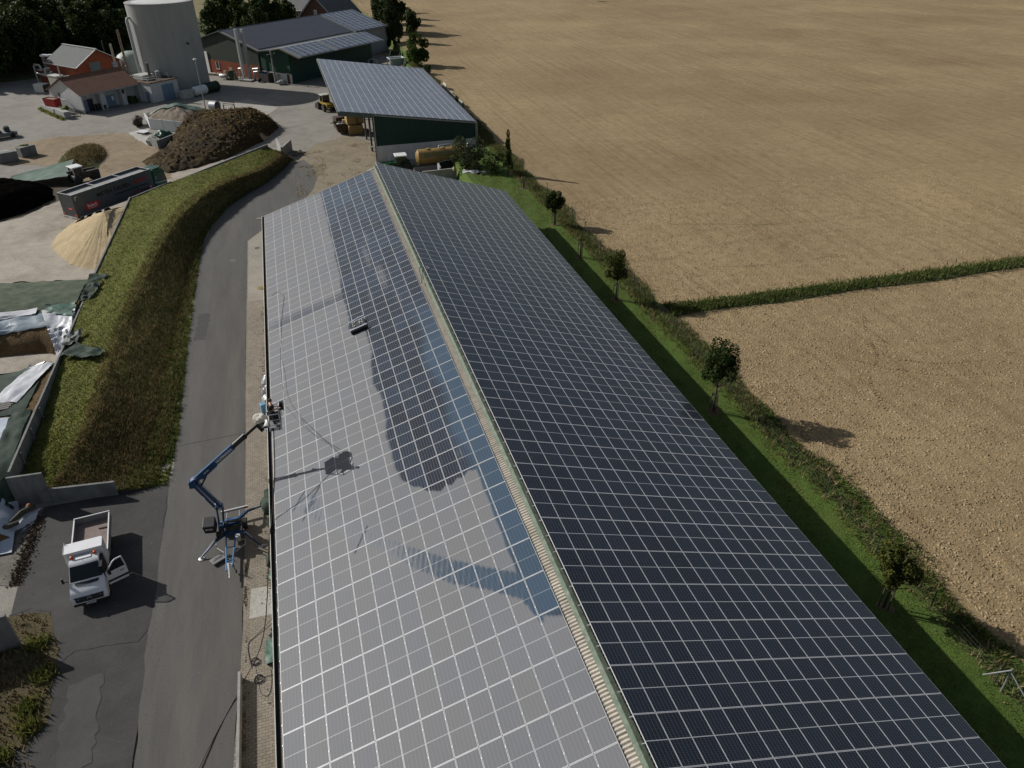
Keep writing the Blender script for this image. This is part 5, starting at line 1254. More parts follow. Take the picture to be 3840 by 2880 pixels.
# ------------------------------------------------------------------ heaps
def heapfield(name,poly,open_e,slope,zmax,m,res=.4,amp=.25,wl=1.3,par=None,ridged=0,pw=1.0,z0=0,zs=None):
    P=[Vector(p) for p in poly]; n=len(P)
    xs_=np.arange(min(p.x for p in P)-.5,max(p.x for p in P)+.5,res); ys_=np.arange(min(p.y for p in P)-.5,max(p.y for p in P)+.5,res)
    def sd(q):
        ins=False; d=1e9; dall=1e9
        for i in range(n):
            a,c=P[i],P[(i+1)%n]
            if (a.y>q.y)!=(c.y>q.y) and q.x<(c.x-a.x)*(q.y-a.y)/(c.y-a.y)+a.x: ins=not ins
            e=c-a; t=max(0,min(1,(q-a).dot(e)/e.length_squared)); dd=(q-(a+e*t)).length
            dall=min(dall,dd)
            if i not in open_e: d=min(d,dd)
        return (d if ins else -dall)
    Z=[]; 
    for y in ys_:
        row=[]
        for x in xs_:
            d=sd(Vector((x,y))); d2=d+fbm(x/wl,y/wl,7.7)*amp*1.2
            if d>0:
                z=zmax*(1-math.exp(-max(0,d2)*slope/zmax*1.25))**pw if zmax else d2*slope
                if zs: z*=zs(x,y)
                z+=fbm(x/wl*1.7,y/wl*1.7,2.2,5)*amp*min(1,d)
            else: z=-.3+d*.2
            row.append(max(-.3,z)+z0)
        Z.append(row)
    b=MB(); idx={}
    for j in range(len(ys_)-1):
        for i in range(len(xs_)-1):
            q=[(i,j),(i+1,j),(i+1,j+1),(i,j+1)]
            if max(Z[c[1]][c[0]]-z0 for c in q)<-.05: continue
            f=[]
            for c in q:
                if c not in idx: idx[c]=len(b.v); b.v.append((float(xs_[c[0]]),float(ys_[c[1]]),float(Z[c[1]][c[0]])))
                f.append(idx[c])
            b.f.append(tuple(f)); b.m.append(0)
    return b.build(name,m,par,True)
GRAIN=ground_mat('grain',(.36,.275,.155),(.50,.40,.25),(.27,.195,.10),.3,2,8,.4,.95,bmp=.7,bs_=5,bd=.08)[0]
MANURE=ground_mat('manure',(.024,.016,.008),(.085,.056,.022),(.19,.125,.042),.2,1.1,4,.5,.95,bmp=1,bs_=3,bd=.25,s3=.4)[0]
CHIPS=ground_mat('wood_chips',(.15,.12,.09),(.27,.225,.175),(.34,.29,.23),.3,2.5,9,.4,.95,bmp=.8,bs_=9,bd=.06)[0]
SILO_=ground_mat('maize_silage',(.10,.062,.028),(.20,.13,.06),(.05,.03,.014),.4,1.5,5,.5,.95,bmp=1,bs_=4,bd=.15)[0]
# pale cone against the bunker wall: radial ripples
b=MB(); rows=[]; ap=Vector((-31.6,14.6,3.35))
ol=[(-37.0,23.0,0),(-38.3,18.0,0),(-38.4,14.2,0),(-37.1,11.1,0),(-35.0,7.2,0),(-33.3,5.5,0),(-31.8,4.8,0),(-30.1,3.6,0),(-30.1,8,1.5),(-30.0,13,2.5),(-29.95,17,2.55),(-29.9,20,2.2),(-30,22.6,1.0),(-32,23.8,.4),(-34.5,24.2,0)]
ol=ol+[ol[0]]
N_=150
for k in range(22):
    r=(k/21); row=[]
    for j in range(N_+1):
        t=(j%N_)/N_*(len(ol)-1); i=int(t); f=t-i; q=lerp3(ol[i],ol[(i+1)],f)
        p=ap.lerp(Vector(q),r); rip=fbm(j*.45,0,3,2)*.13*r**1.2*(1 if q[0]<-30.3 else .3)
        sag=.30*sin(pi*r)*(-1 if r>.4 else .2)
        row.append((p.x,p.y,p.z+rip*(1-r*.5)+sag*.4+fbm(p.x*1.5,p.y*1.5)*.06*min(1,r*3)-(.02 if r>.98 else 0)))
    rows.append(row)
b.grid(rows); tag(b.build('grain_heap',GRAIN,None,True),'pale yellow cone of grain meal against the bunker wall behind the trailer','heap')
lump('silage_remnant',(-31.0,23.2,.3),(1.5,1.6,.55),MANURE,4,'small dark heap between the pale cone and the trailer','heap',.5)
MH=heapfield('manure_heap',[(-31.9,48.0),(-30.9,45.5),(-27.3,40.3),(-23.0,42.3),(-18.2,46.8),(-13.1,55.0),(-10.4,63.5),(-11.5,69.5),(-15,70.5),(-19.5,70.0),(-23.5,66.0),(-29.0,56.0)],(9,10),1.0,3.6,MANURE,.32,.34,.8,pw=.95,zs=lambda x,y: .42+.72*sstep(0,1,((x+30)*.66+(y-48)*.75)/20))
tag(MH,'long dark brown manure heap behind the grass bank','manure heap')
n=9000; me=MH.data; co=np.empty(len(me.vertices)*3,dtype=np.float32); me.vertices.foreach_get('co',co); co=co.reshape(-1,3); co=co[co[:,2]>.15]
pk=co[RNG.integers(0,len(co),n)]; pk=pk[(pk[:,0]+pk[:,1]>36+RNG.normal(0,6,n))]
bl=blades('straw',pk+RNG.normal(0,.12,pk.shape),.12,.11,leafmat('manure_straw',(.06,.038,.015),(.20,.13,.045),(.42,.29,.10),.9,.1),None,None,2.2,MH)
heapfield('straw_lump',[(-15.0,54.6),(-12.6,55),(-12.2,57.4),(-14.6,57.6)],(),1.3,1.3,GRAIN,.25,.3,.8)
bpy.data.objects['straw_lump'].name='straw_heap'; tag(bpy.data.objects['straw_heap'],'small pale straw lump at the front foot of the manure heap','straw')
wallobj('manure_wall',[(-29.9,55.1,-22.4,66.2,0,1.5,.3),(-29.9,55.1,-31.4,58.2,0,1.5,.28)],'weathered concrete wall between the manure heap and the white panelled bay',CONCD)
# chip bay: white panels, wood chips, green tarp
ww=thing('panel_bay','white panelled bay wall holding the wood chip heap','wall',(-32.6,69.8,0))
pts=[(-34.0,74.6),(-32.7,69.9),(-30.3,68.0),(-28.0,66.2),(-25.9,64.6),(-24.6,63.6)]
PAN=mat('panel_white',(.60,.61,.62),.5,0,.05,1,(.35,.33,.3),.3)
for a,c in zip(pts,pts[1:]):
    b=MB(); a=Vector((*a,0))-ww.location; c=Vector((*c,0))-ww.location; g=(c-a).normalized()*.05
    b.beam(a+g+Vector((0,0,.95)),c-g+Vector((0,0,.95)),.12,1.9); b.build('panel',PAN,ww)
for a in pts[1:-1]:
    b=MB(); b.box(a[0]-ww.location.x-.08,a[0]-ww.location.x+.08,a[1]-ww.location.y-.08,a[1]-ww.location.y+.08,0,1.93); b.build('post',GALV,ww)
b=MB(); rows=[]; ap=Vector((-28.0,71.6,3.75))
ol=[(-34.2,75.2,.6),(-33.2,72,1.5),(-32.45,70.3,1.75),(-30.2,68.3,1.8),(-28,66.55,1.8),(-25.9,64.95,1.7),(-24.5,64.2,1.3),(-22.2,66.4,.4),(-18.4,69.6,0),(-18.6,73.5,0),(-20.5,76,0),(-26,80.4,0),(-31.5,79.4,0)]
ol=ol+[ol[0]]
for k in range(20):
    r=k/19; row=[]
    for j in range(101):
        t=(j%100)/100*(len(ol)-1); i=int(t); q=lerp3(ol[i],ol[i+1],t-i); p=ap.lerp(Vector(q),r)
        row.append((p.x,p.y,max(0,p.z+.35*sin(pi*r)+fbm(p.x*.9,p.y*.9)*.22*min(1,3*r)*(r<.97))))
    rows.append(row)
b.grid(rows); CHH=b.build('chip_heap',CHIPS,None,True); tag(CHH,'grey brown wood chip heap half covered by a green tarp','heap')
exp_=lambda q: math.exp(-q*q)
# tarp draped over the back of that heap
co=np.empty(len(CHH.data.vertices)*3,dtype=np.float32); CHH.data.vertices.foreach_get('co',co); co=co.reshape(-1,3)
def hz(x,y):
    d=(co[:,0]-x)**2+(co[:,1]-y)**2; k=d.argsort()[:3]; return float(co[k,2].mean()) if d.min()<1.2 else 0.0
P=bil((-33.9,73.4,0),(-19.6,68.6,0),(-18.4,74.0,0),(-31.6,80.6,0),34,14)
P=[[(x,y+ .5*sin(x*.9)*(1-j/14)-1.1*exp_((x+28)/4.0)*(1-j/14),max(.02,hz(x,y+ .5*sin(x*.9)*(1-j/14)-1.1*exp_((x+28)/4.0)*(1-j/14)))+.14) for x,y,z in row] for j,row in enumerate(P)]
cloth('chip_tarp',P,TARPP,'pale green tarp draped over the back of the wood chip heap','tarp',.16,1.3,dirn=(.4,-.9))
lump('green_net',(-29.9,63.0,.4),(1.1,1.0,.8),TARPG,31,'crumpled green net bundle in front of the white panels','net',.6,22)
lump('white_sack',(-31.4,58.9,.5),(1.0,.8,.7),clothmat('sack',(.35,.34,.30),(.55,.53,.48),.8),33,'dirty white sack heap on the end of the manure wall','sack',.5)
b=MB(); b.obox((-33.8,67.3,.25),(2.0,1.4,.12),-.7); b.obox((-33.8,67.3,.10),(1.7,1.1,.18),-.7,1); tag(b.build('pallet',[WHITE,WOOD],None),'white board lying on a pallet beside the bay','pallet')
b=MB(); b.obox((-33.0,77.9,.6),(1.9,1.2,1.2),.5); tag(b.build('brown_bale',mat('rust_box',(.10,.065,.045),.9,0,.2,3),None,bevel=.08),'brown weathered box behind the chip heap','box')
lump('dark_bales',(-35.2,73.3,.8),(.8,1.8,.95),mat('dark_bale',(.05,.035,.028),.9,0,.3,3),35,'dark brown heap against the outside of the white panels','heap',.4)
b=MB(); b.lathe([(.95,-.75),(1.0,-.7),(1.0,.75),(.9,.75),(.9,-.6),(0,-.6)],24,(0,0,0),0,'X'); o=tag(b.build('steel_drum',GALV,None,True),'open galvanised steel drum lying on its side near the lamp post','drum'); o.location=(-22.0,80.6,1.0); o.rotation_euler=(0,0,-.6)
b=MB()
cx,cy,s_=-19.2,78.6,1.0
for dx in (-s_,s_):
    for dy in (-.8,.8): b.beam((cx+dx,cy+dy,0),(cx+dx,cy+dy,1.6),.09,.09)
for z in (.1,1.6):
    for d in (-.8,.8): b.beam((cx-s_,cy+d,z),(cx+s_,cy+d,z),.08,.08)
    for d in (-s_,s_): b.beam((cx+d,cy-.8,z),(cx+d,cy+.8,z),.08,.08)
b.beam((cx-s_,cy-.8,.1),(cx+s_,cy-.8,1.6),.06,.06); b.beam((cx-s_,cy-.8,1.6),(cx-s_,cy+.8,.1),.06,.06)
tag(b.build('box_cage',mat('rusty_frame',(.06,.045,.035),.8,.2,.3,5),None),'rusty open box frame standing behind the manure heap','cage')
# ------------------------------------------------------------------ silage bunkers, left edge
A=heapfield('silage_heap',[(-75,-13.6),(-37,-13.8),(-33,-14.4),(-30.5,-15.5),(-30.4,-8),(-30.4,-.6),(-40,1.0),(-75,3)],(3,4,7),1.05,2.6,SILO_,.45,.15,1.2,pw=.8)
tag(A,'brown open silage face between two sheeted bunker heaps','silage heap')
B_=heapfield('silage_heap',[(-75,-18.2),(-34,-19.0),(-30.5,-20.0),(-30.45,-30),(-30.45,-37.5),(-29.8,-40.5),(-31,-41.5),(-75,-41.5)],(1,2,3,7),1.1,2.2,SILO_,.5,.12,1.5,pw=.8)
tag(B_,'sheeted silage heap nearest the van','silage heap')
def zfn(o):
    c=np.empty(len(o.data.vertices)*3,dtype=np.float32); o.data.vertices.foreach_get('co',c); c=c.reshape(-1,3)
    def f(x,y):
        d=(c[:,0]-x)**2+(c[:,1]-y)**2; k=d.argsort()[:4]; return float(c[k,2].mean()) if d[k[0]]<1.5 else 0
    return f
zA,zB=zfn(A),zfn(B_)
def drape(name,a,b_,c,d,nu,nv,zf,m,label,lift=.08,wr=.07,wl=.9,seed=0,dirn=None,edge=0):
    P=bil((*a,0),(*b_,0),(*c,0),(*d,0),nu,nv)
    P=[[(x+random.uniform(-edge,edge)*(i in (0,nu) or j in (0,nv)),y+random.uniform(-edge,edge)*(i in (0,nu) or j in (0,nv)),max(.02,zf(x,y))+lift) for i,(x,y,z) in enumerate(row)] for j,row in enumerate(P)]
    return cloth(name,P,m,label,'tarp',wr,wl,None,seed,dirn)
drape('silage_cover',(-60,-9.4),(-30.2,-10.8),(-30.1,-1.2),(-60,2.2),60,22,zA,NETG,'dark green woven cover on the far silage heap',.10,.06,.8,1,(1,0))
drape('black_film',(-60,1.6),(-30.4,-1.6),(-30.2,-.7),(-60,3.0),60,4,zA,PLK,'black film edge showing along the far side of the green silage cover',.16,.09,.8,2)
drape('silver_film',(-60,-10.3),(-34.0,-10.9),(-34.0,-9.9),(-60,-9.2),50,6,zA,FOIL,'white film fold along the edge of the far silage cover',.22,.10,.9,3)
drape('bluegrey_film',(-60,-12.2),(-32.6,-12.6),(-33.2,-10.8),(-60,-10.3),50,8,zA,PLB,'blue grey film hanging over the top of the open silage face',.14,.12,.6,4)
drape('white_film',(-32.0,-15.6),(-30.3,-15.2),(-30.6,-10.6),(-33.6,-10.4),14,24,zA,PLW,'white film hanging down the side of the open silage face',.22,.08,.9,5,(.2,1))
drape('green_tarp',(-33.2,-10.9),(-30.2,-12.4),(-30.1,-9.8),(-33.4,-9.6),16,12,zA,TARPG,'bright green tarp piece at the corner of the far silage cover',.26,.10,.6,6)
drape('film_roll',(-60,-20.2),(-31.5,-20.4),(-30.9,-19.2),(-60,-18.6),50,6,zB,PLK,'rolled dark blue film along the top edge of the near silage heap',.22,.14,.8,7,(1,0))
drape('silage_cover',(-60,-29.0),(-31.2,-28.4),(-31.0,-20.3),(-60,-20.0),44,20,zB,NETD,'dark green net over the top of the near silage heap',.10,.07,.9,8)
drape('white_film',(-33.9,-26.4),(-32.0,-26.9),(-30.5,-20.6),(-32.4,-20.4),10,20,zB,PLW,'white film strip lying across the near green net',.20,.10,.4,9,(.3,1))
drape('film_sheet',(-60,-42.4),(-29.6,-41.9),(-31.3,-28.8),(-60,-28.6),44,24,zB,PLBW,'big pale blue sheet over the front of the near silage heap',.09,.10,1.1,10,(.8,.5))
drape('dark_net',(-31.9,-37.4),(-30.35,-37.8),(-30.5,-28.2),(-32.0,-28.5),8,24,zB,NETD,'dark net along the inside of the panel wall',.20,.14,.5,11)
b=MB()
for k in range(4): b.obox((-33.5+.30*k*.3,-27.6+.28*k,2.33+.01*k),(2.2,.22,.05),.15)
tag(b.build('roof_sheet_scrap',mat('fibre_grey',(.17,.16,.15),.9,0,.15,3),None),'striped grey corrugated scrap sheet weighting the near green net','sheet')
P=bil((-29.4,-18.0,2.45),(-26.6,-20.3,2.55),(-27.3,-21.5,2.55),(-30.2,-20.2,2.5),14,12); cloth('torn_net',P,NETD,'torn dark green net spread over the wall onto the grass bank','net',.22,.7,None,13)
P=bil((-30.5,-16.6,2.5),(-29.0,-15.6,2.5),(-29.3,-18.2,2.55),(-30.4,-18.6,2.55),8,10); cloth('net_scrap',P,clothmat('netting_grey',(.08,.09,.08),(.2,.21,.2),.8,.3),'grey netting scrap bunched on top of the bunker wall','net',.35,.5,None,14)
P=bil((-30.9,-9.5,2.5),(-29.4,-8.6,2.5),(-28.9,-3.2,2.5),(-30.5,-2.4,2.5),8,22); cloth('net_edge',P,NETD,'dark net edge folded over the bunker wall beside the far silage cover','net',.28,.6,None,15)
# loose sheets on the ground by the van
P=bil((-34.5,-43.6,.1),(-29.0,-39.6,.15),(-28.7,-37.9,.35),(-33.4,-41.9,.25),26,10); cloth('loose_film',P,FOIL,'crumpled silver white film trailing on the ground beside the van','film',.34,.7,None,16,(.8,.6))
for k,(x,y,a) in enumerate([(-29.6,-38.6,.9),(-30.4,-39.9,.6)]):
    b=MB(); b.tube([(x-.9*cos(a),y-.9*sin(a),.45),(x,y,.58),(x+.9*cos(a),y+.9*sin(a),.45)],[.14,.2,.15],8)
    tag(b.build('sand_tube',mat('sandbag',(.07,.07,.05),.9,0,.2,4),None,True),['dark sand tube lying across the film by the wing wall','second sand tube lower down the pale sheet'][k],'sandbag')
lump('orange_bucket',(-29.3,-38.0,.5),(.22,.22,.26),mat('rust_orange',(.25,.09,.035),.7),40,'small rusty orange lump between the sand tubes','bucket',.15,12)
blades('soil_crumbs',np.stack([-28.75+RNG.normal(0,.25,1800),RNG.uniform(-45,-38.6,1800),0*np.zeros(1800)],1),.07,.06,leafmat('crumbs',(.05,.035,.02),(.10,.07,.04),(.16,.11,.06),.9,.0),'brown crumbs of soil along the asphalt edge by the film','soil',1)
# open bunker: heap coloured black for the shade in the pit; green sheet
BK_=heapfield('pit_shade_heap',[(-80,24),(-52,22),(-46.5,26),(-44.4,27.5),(-43.0,30),(-41.5,33),(-43,38),(-50,42),(-62,42),(-80,36)],(9,),.9,3.0,mat('pit_shade_black',(.005,.0045,.004),1,0,.4,2,spec=0,bmp=.8,bscale=5),.5,.35,1.4)
tag(BK_,'low heap coloured black for the shade in the bunker pit at the left edge','heap')
P=bil((-49.5,40.5,.4),(-40.6,38.8,1.4),(-41.4,48.2,1.3),(-49.0,43.0,1.0),20,14); cloth('green_sheet',P,TARPP,'pale green sheet on the slope beside the dark loader','tarp',.10,2,None,17)
wallobj('dark_wall',[(-62,41.5,-50.5,42.5,0,1.9,.3)],'low pale wall edge behind the black heap',CONC)
for k,(x,y,rz,lb) in enumerate([(-50.4,58.1,.75,'square weathered concrete block with moss on top'),(-52.6,55.2,.45,'squat weathered concrete block cut by the left edge')]):
    b=MB(); b.obox((x,y,.78),(2.5 if k==0 else 2.9,1.5,1.55),rz); o=tag(b.build('concrete_block',CONCD,None,bevel=.08),lb,'concrete block')
lump('moss_tuft',(-50.6,58.4,1.5),(.9,.5,.25),GR_G,44,'mossy tuft growing on the square concrete block','moss',.5)
# ------------------------------------------------------------------ single pitch shed
SH=thing('open_shed','single pitch shed with a solar roof and dark green front wall','shed',(-1.2,36,0))
SA=math.atan2(3.1,21.2)
SO=Vector((0,0,8.12)); SU=Vector((cos(SA),0,-sin(SA))); SV=Vector((0,1,0)); SN=Vector((sin(SA),0,cos(SA)))
zs=lambda x: 8.05-.1462*x
b=MB(); b.hexa([(0,0,zs(0)-.22),(21.3,0,zs(21.3)-.22),(21.3,47,zs(21.3)-.22),(0,47,zs(0)-.22),(0,0,zs(0)),(21.3,0,zs(21.3)),(21.3,47,zs(21.3)),(0,47,zs(0))]); b.build('roof',mat('shed_roof',(.28,.28,.275),.6,.2,.08),SH)
b=MB(); b.box(-.06,.0,-.05,47,zs(0)-.32,zs(0)+.07); b.hexa([(0,-.06,zs(0)-.55),(5.2,-.06,zs(5.2)-.55),(5.2,0,zs(5.2)-.55),(0,0,zs(0)-.55),(0,-.06,zs(0)+.02),(5.2,-.06,zs(5.2)+.02),(5.2,0,zs(5.2)+.02),(0,0,zs(0)+.02)]); b.build('fascia',mat('shed_fascia',(.10,.115,.105),.6,.1),SH)
b=MB(); b.prism([(5.25,.3,2.45),(21.1,.3,2.45),(21.1,.3,zs(21.1)-.22),(5.25,.3,zs(5.25)-.22)],(0,.12,0)); b.build('front_wall',DKGREEN,SH)
b=MB(); b.box(5.25,21.1,.28,.46,0,2.45); b.build('wall_base',OFFWHITE,SH)
b=MB(); b.box(20.95,21.1,.45,46.6,0,zs(21.1)-.22); b.box(5,21,46.5,46.65,0,zs(21)-.25); b.build('back_wall',DKGREEN,SH)
b=MB(); b.box(21.1,21.22,.2,.4,0,zs(21.2)); b.tube([(21.35,.2,zs(21.3)-.1),(21.35,.2,2)],.05,6); b.box(5.15,5.27,.22,.5,0,zs(5.2)-.2); b.build('corner_trim',GALV,SH)
for k,y in enumerate((.6,6.8,14.5,22,30,38,46)):
    b=MB(); b.box(5.0,5.06,y-.15,y+.15,0,zs(5)-.25); b.box(5.24,5.30,y-.15,y+.15,0,zs(5)-.25); b.box(5.06,5.24,y-.02,y+.02,0,zs(5)-.25); b.build('column',mat('steel_column',(.13,.135,.135),.6,.2,.2),SH)
    b=MB(); b.beam((.1,y,zs(.1)-.38),(21,y,zs(21)-.38),.14,.3); b.build('rafter',mat('steel_column',(.13,.135,.135),.6,.2,.2),SH)
b=MB(); b.tube([(4.8,-.1,2.2),(4.6,-.25,2.6),(4.1,-.3,2.6),(4.1,-.3,2.3)],.09,8); b.build('downpipe_elbow',WHITE,SH,True)
def array(parent,O,U,V,Nn,nc,nr,a,b_,mats,limit=100,flip=False,rootM=None,skip=None):
    cs=[(c_,r) for r in range(nr) for c_ in range(nc)]
    W=parent.matrix_basis if rootM is None else rootM
    W=Matrix.Translation(parent.location)@parent.rotation_euler.to_matrix().to_4x4()
    cs.sort(key=lambda k:(W@(O+U*(k[0]*a)+V*(k[1]*b_))-CP).length)
    for k in cs[:limit]:
        panel_object('solar_panel',[panel_geo(O,U,V,Nn,k[0],k[1],a,b_,(1,1),.03,.018)],mats,parent,None,flip)
    if cs[limit:]:
        o=panel_object('solar_panels',[panel_geo(O,U,V,Nn,k[0],k[1],a,b_,(1,1),.03,.018) for k in cs[limit:]],mats,parent,None,flip); o['kind']='stuff'
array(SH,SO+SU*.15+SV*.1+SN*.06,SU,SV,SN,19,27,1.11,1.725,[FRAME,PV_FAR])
# things in front of the shed
BALE=ground_mat('straw_bale',(.30,.205,.085),(.44,.32,.155),(.20,.13,.055),.6,3,14,.4,.95,bmp=.6,bs_=14,bd=.04)[0]
G='big straw bales under the shed roof'
for k,(x,y,z,lx,ly,lz,rz,lb) in enumerate([(2.6,55.2,.78,2.5,2.3,1.5,.05,'lowest square straw bale beside the dark tipping trailer'),(2.0,55.6,2.45,1.7,2.2,1.7,.08,'upper straw bale on the left of the stack'),(3.6,56,2.45,1.2,2.2,1.7,.0,'upper straw bale on the right of the stack beside the columns'),(1.9,58.2,.85,2.4,2.3,1.6,.0,'straw bale behind the lower front bale'),(6.2,44,.8,1.2,5,1.6,0,'straw bale just inside the shed columns'),(6.4,44.2,2.3,1.1,4.4,1.4,0,'upper bale inside the shed columns')]):
    b=MB(); b.obox((x,y,z),(lx,ly,lz),rz); o=tag(b.build('straw_bale',BALE,None,bevel=.09),lb,'bale',G)
tp=thing('tipping_trailer','dark rusty tipping container full of scrap standing before the bales','container',(.3,56.2,0),.12)
RUST=mat('rust_brown',(.075,.05,.03),.85,.1,.35,2.5,(.16,.12,.07),.4)
b=MB(); w_,l_,h_=2.2,2.6,1.75
p0=[(-.8,-1.0,.35),(.95,-1.0,.35),(.95,1.0,.35),(-.8,1.0,.35)]; p1=[(-1.2,-1.2,h_),(1.2,-1.2,h_),(1.2,1.2,h_),(-1.2,1.2,h_)]
b.add(p0+p1,[(3,2,1,0),(0,1,5,4),(1,2,6,5),(2,3,7,6),(3,0,4,7)]); b.add([(x,y,h_-.35) for x,y,_ in p1],[(0,1,2,3)]); b.build('tub',RUST,tp)
b=MB(); b.beam((-1.9,-.2,h_+.12),(1.2,-.6,h_+.16),.14,.1); b.beam((-1.2,-1.2,h_),(1.2,-1.2,h_),.08,.08); b.beam((-1.2,1.2,h_),(1.2,1.2,h_),.08,.08); b.build('rim',mat('dark_rim',(.035,.03,.025),.8),tp)
lump('scrap',(0,0,h_-.25),(.8,.7,.3),clothmat('scrap_film',(.25,.25,.24),(.55,.55,.53),.6),51,parent=tp,amp=.6)
b=MB(); b.obox((.3,60.0,1.0),(1.8,1.6,1.9),.3); tag(b.build('dark_crate',mat('dark_crate_wood',(.06,.04,.03),.9,0,.3,4),None,bevel=.05),'dark brown crate behind the tipping container','crate')
b=MB(); b.obox((4.4,39.4,.9),(.3,.9,1.4),0); b.obox((4.5,38.6,1.6),(.35,.5,.4)); tag(b.build('post_clutter',mat('clutter_white',(.4,.4,.38),.7,0,.25,5),None),'pale clutter hung on the nearest shed column','clutter')
def wheel(parent,c,r,w,axis='X',rim=None,n=20):
    b=MB(); b.lathe([(r*.55,-w/2),(r*.9,-w/2),(r,-w*.32),(r,w*.32),(r*.9,w/2),(r*.55,w/2)],n,c,0,axis); o=b.build('wheel',RUBBER,parent,True)
    b=MB(); b.lathe([(0,-w*.4),(r*.56,-w*.42),(r*.56,w*.42),(0,w*.4)],n,c,0,axis); b.build('rim',rim or GALV,o,True); return o
# yellow wheel loader by the shed
WLD=thing('wheel_loader','yellow wheel loader with a pale cab roof parked past the shed corner','wheel loader',(-.9,74.6,0),.35)
YEL=mat('loader_yellow',(.30,.205,.03),.5,.1,.12,2,(.12,.09,.04),.35)
b=MB(); b.prism([(-.75,-1.9,.75),(-.75,-.1,.75),(-.75,-.1,1.6),(-.75,-1.3,1.55),(-.75,-1.9,1.35)],(1.5,0,0)); b.build('engine_cover',YEL,WLD,bevel=.08)
b=MB(); b.box(-.55,.55,-.1,1.6,.6,1.15); b.build('chassis',mat('loader_dark',(.04,.04,.038),.7),WLD)
b=MB(); 
for sx in (-.72,.72):
    for y in (-.15,1.15): b.beam((sx,y,1.5),(sx*.92,y,2.75),.09,.09)
b.box(-.75,.75,-.2,1.2,1.15,1.55); cab_=b.build('cab',YEL,WLD)
b=MB(); b.box(-.66,.66,-.12,1.1,1.56,2.72); b.build('cab_glass',VGL,cab_)
b=MB(); b.box(-.85,.85,-.35,1.35,2.74,2.92); b.build('cab_roof',mat('loader_roof',(.42,.42,.37),.6,0,.08),cab_,bevel=.06)
for x in (-.95,.95):
    for y in (-.95,1.75): wheel(WLD,(x,y,.68),.68,.5,'X',YEL)
b=MB()
for x in (-.35,.35): b.beam((x,1.2,1.35),(x,2.9,.75),.14,.24)
b.build('lift_arm',YEL,WLD)
b=MB(); b.prism([(-1.15,2.75,.15),(-1.15,3.55,.12),(-1.15,3.4,.25),(-1.15,2.95,.35),(-1.15,2.85,.95),(-1.15,2.7,.95)],(2.3,0,0)); b.build('bucket',mat('bucket_steel',(.12,.12,.115),.6,.3,.2),WLD)
# tractor and slurry tanker behind the hall
TR=thing('tractor','dark green tractor with red wheels parked against the shed base wall','tractor',(6.6,29.2,0),0)
TG=mat('tractor_green',(.018,.075,.03),.4,.1,.12); REDR=mat('rim_red',(.35,.02,.02),.5)
b=MB(); b.prism([(-3.0,-.42,.95),(-.6,-.42,.95),(-.6,-.42,1.85),(-2.7,-.42,1.7),(-3.0,-.42,1.5)],(0,.84,0)); b.build('bonnet',TG,TR,bevel=.06)
b=MB()
for y in (-.75,.75):
    for x in (-.65,.75): b.beam((x,y,1.2),(x*.9,y*.92,2.75),.09,.09)
b.box(-.65,.75,-.75,.75,1.0,1.45); tc=b.build('cab',TG,TR)
b=MB(); b.box(-.58,.68,-.68,.68,1.46,2.7); b.build('cab_glass',VGL,tc)
b=MB(); b.box(-.85,.95,-.88,.88,2.74,2.92); b.build('cab_roof',WHITE,tc,bevel=.05)
for y in (-.9,.9): wheel(TR,(.75,y,.95),.95,.55,'Y',REDR); wheel(TR,(-2.1,y*.95,.68),.68,.42,'Y',REDR)
for y in (-.95,.95):
    b=MB()
    for i in range(7):
        a0=pi*i/7+.2; a1=pi*(i+1)/7+.2; q=lambda a,dy:(.75+1.06*cos(a),y+dy,.95+1.06*sin(a))
        b.add([q(a0,-.28),q(a0,.28),q(a1,.28),q(a1,-.28)],[(0,1,2,3)])
    b.build('mudguard',TG,TR)
b=MB()
for y in (-.5,.5): b.beam((-1.0,y,1.9),(-3.2,y,1.65),.12,.2); b.beam((-3.2,y,1.65),(-4.3,y,.9),.11,.18)
b.beam((-4.2,-.6,.95),(-4.2,.6,.95),.14,.3); b.build('front_loader',TG,TR)
b=MB(); b.tube([(-1.5,.45,1.8),(-1.5,.45,2.9)],.05,8); b.build('exhaust',GALV,TR,True)
TK=thing('slurry_tanker','ochre slurry tanker with a folded spreading boom behind the tractor','tanker',(13.0,29.2,0),0)
OCH=mat('tank_ochre',(.29,.185,.06),.45,.05,.18,1.5,(.10,.07,.03),.4)
b=MB(); b.lathe([(0,-4.1),(.7,-4.0),(1.05,-3.75),(1.1,-3.5),(1.1,3.5),(1.05,3.8),(.7,4.0),(0,4.1)],26,(0,0,2.25),0,'X'); b.build('tank',OCH,TK,True)
b=MB()
for x in (-2.2,.0,1.6): b.lathe([(.32,3.28),(.34,3.42),(0,3.44)],14,(x,0,0))
b.build('manhole',OCH,TK,True)
b=MB(); b.tube([(-.6,-.3,3.4),(-.5,-.3,3.75),(.6,-.2,3.8),(2.2,-.1,3.75),(2.6,-.1,3.4)],.12,8); b.build('suction_pipe',mat('pipe_pale',(.45,.45,.42),.4,.2),TK,True)
for x in (0.1,1.75):
    for y in (-1.0,1.0): wheel(TK,(x,y,.82),.82,.6,'Y',GALV)
for y in (-1.05,1.05):
    b=MB(); pp=[(-1.1,y,.95),(-.75,y,1.55),(.1,y,1.75),(1.7,y,1.75),(2.4,y,1.5),(2.8,y,.95)]
    for a,c in zip(pp,pp[1:]): b.beam(a,c,.62,.05)
    b.build('mudguard',GALV,TK)
b=MB(); b.box(-4.5,3.8,-.4,.4,.95,1.2); b.beam((-4.4,0,1.0),(-5.6,0,.65),.2,.16); b.build('chassis',mat('tanker_frame',(.05,.055,.05),.7,.1),TK)
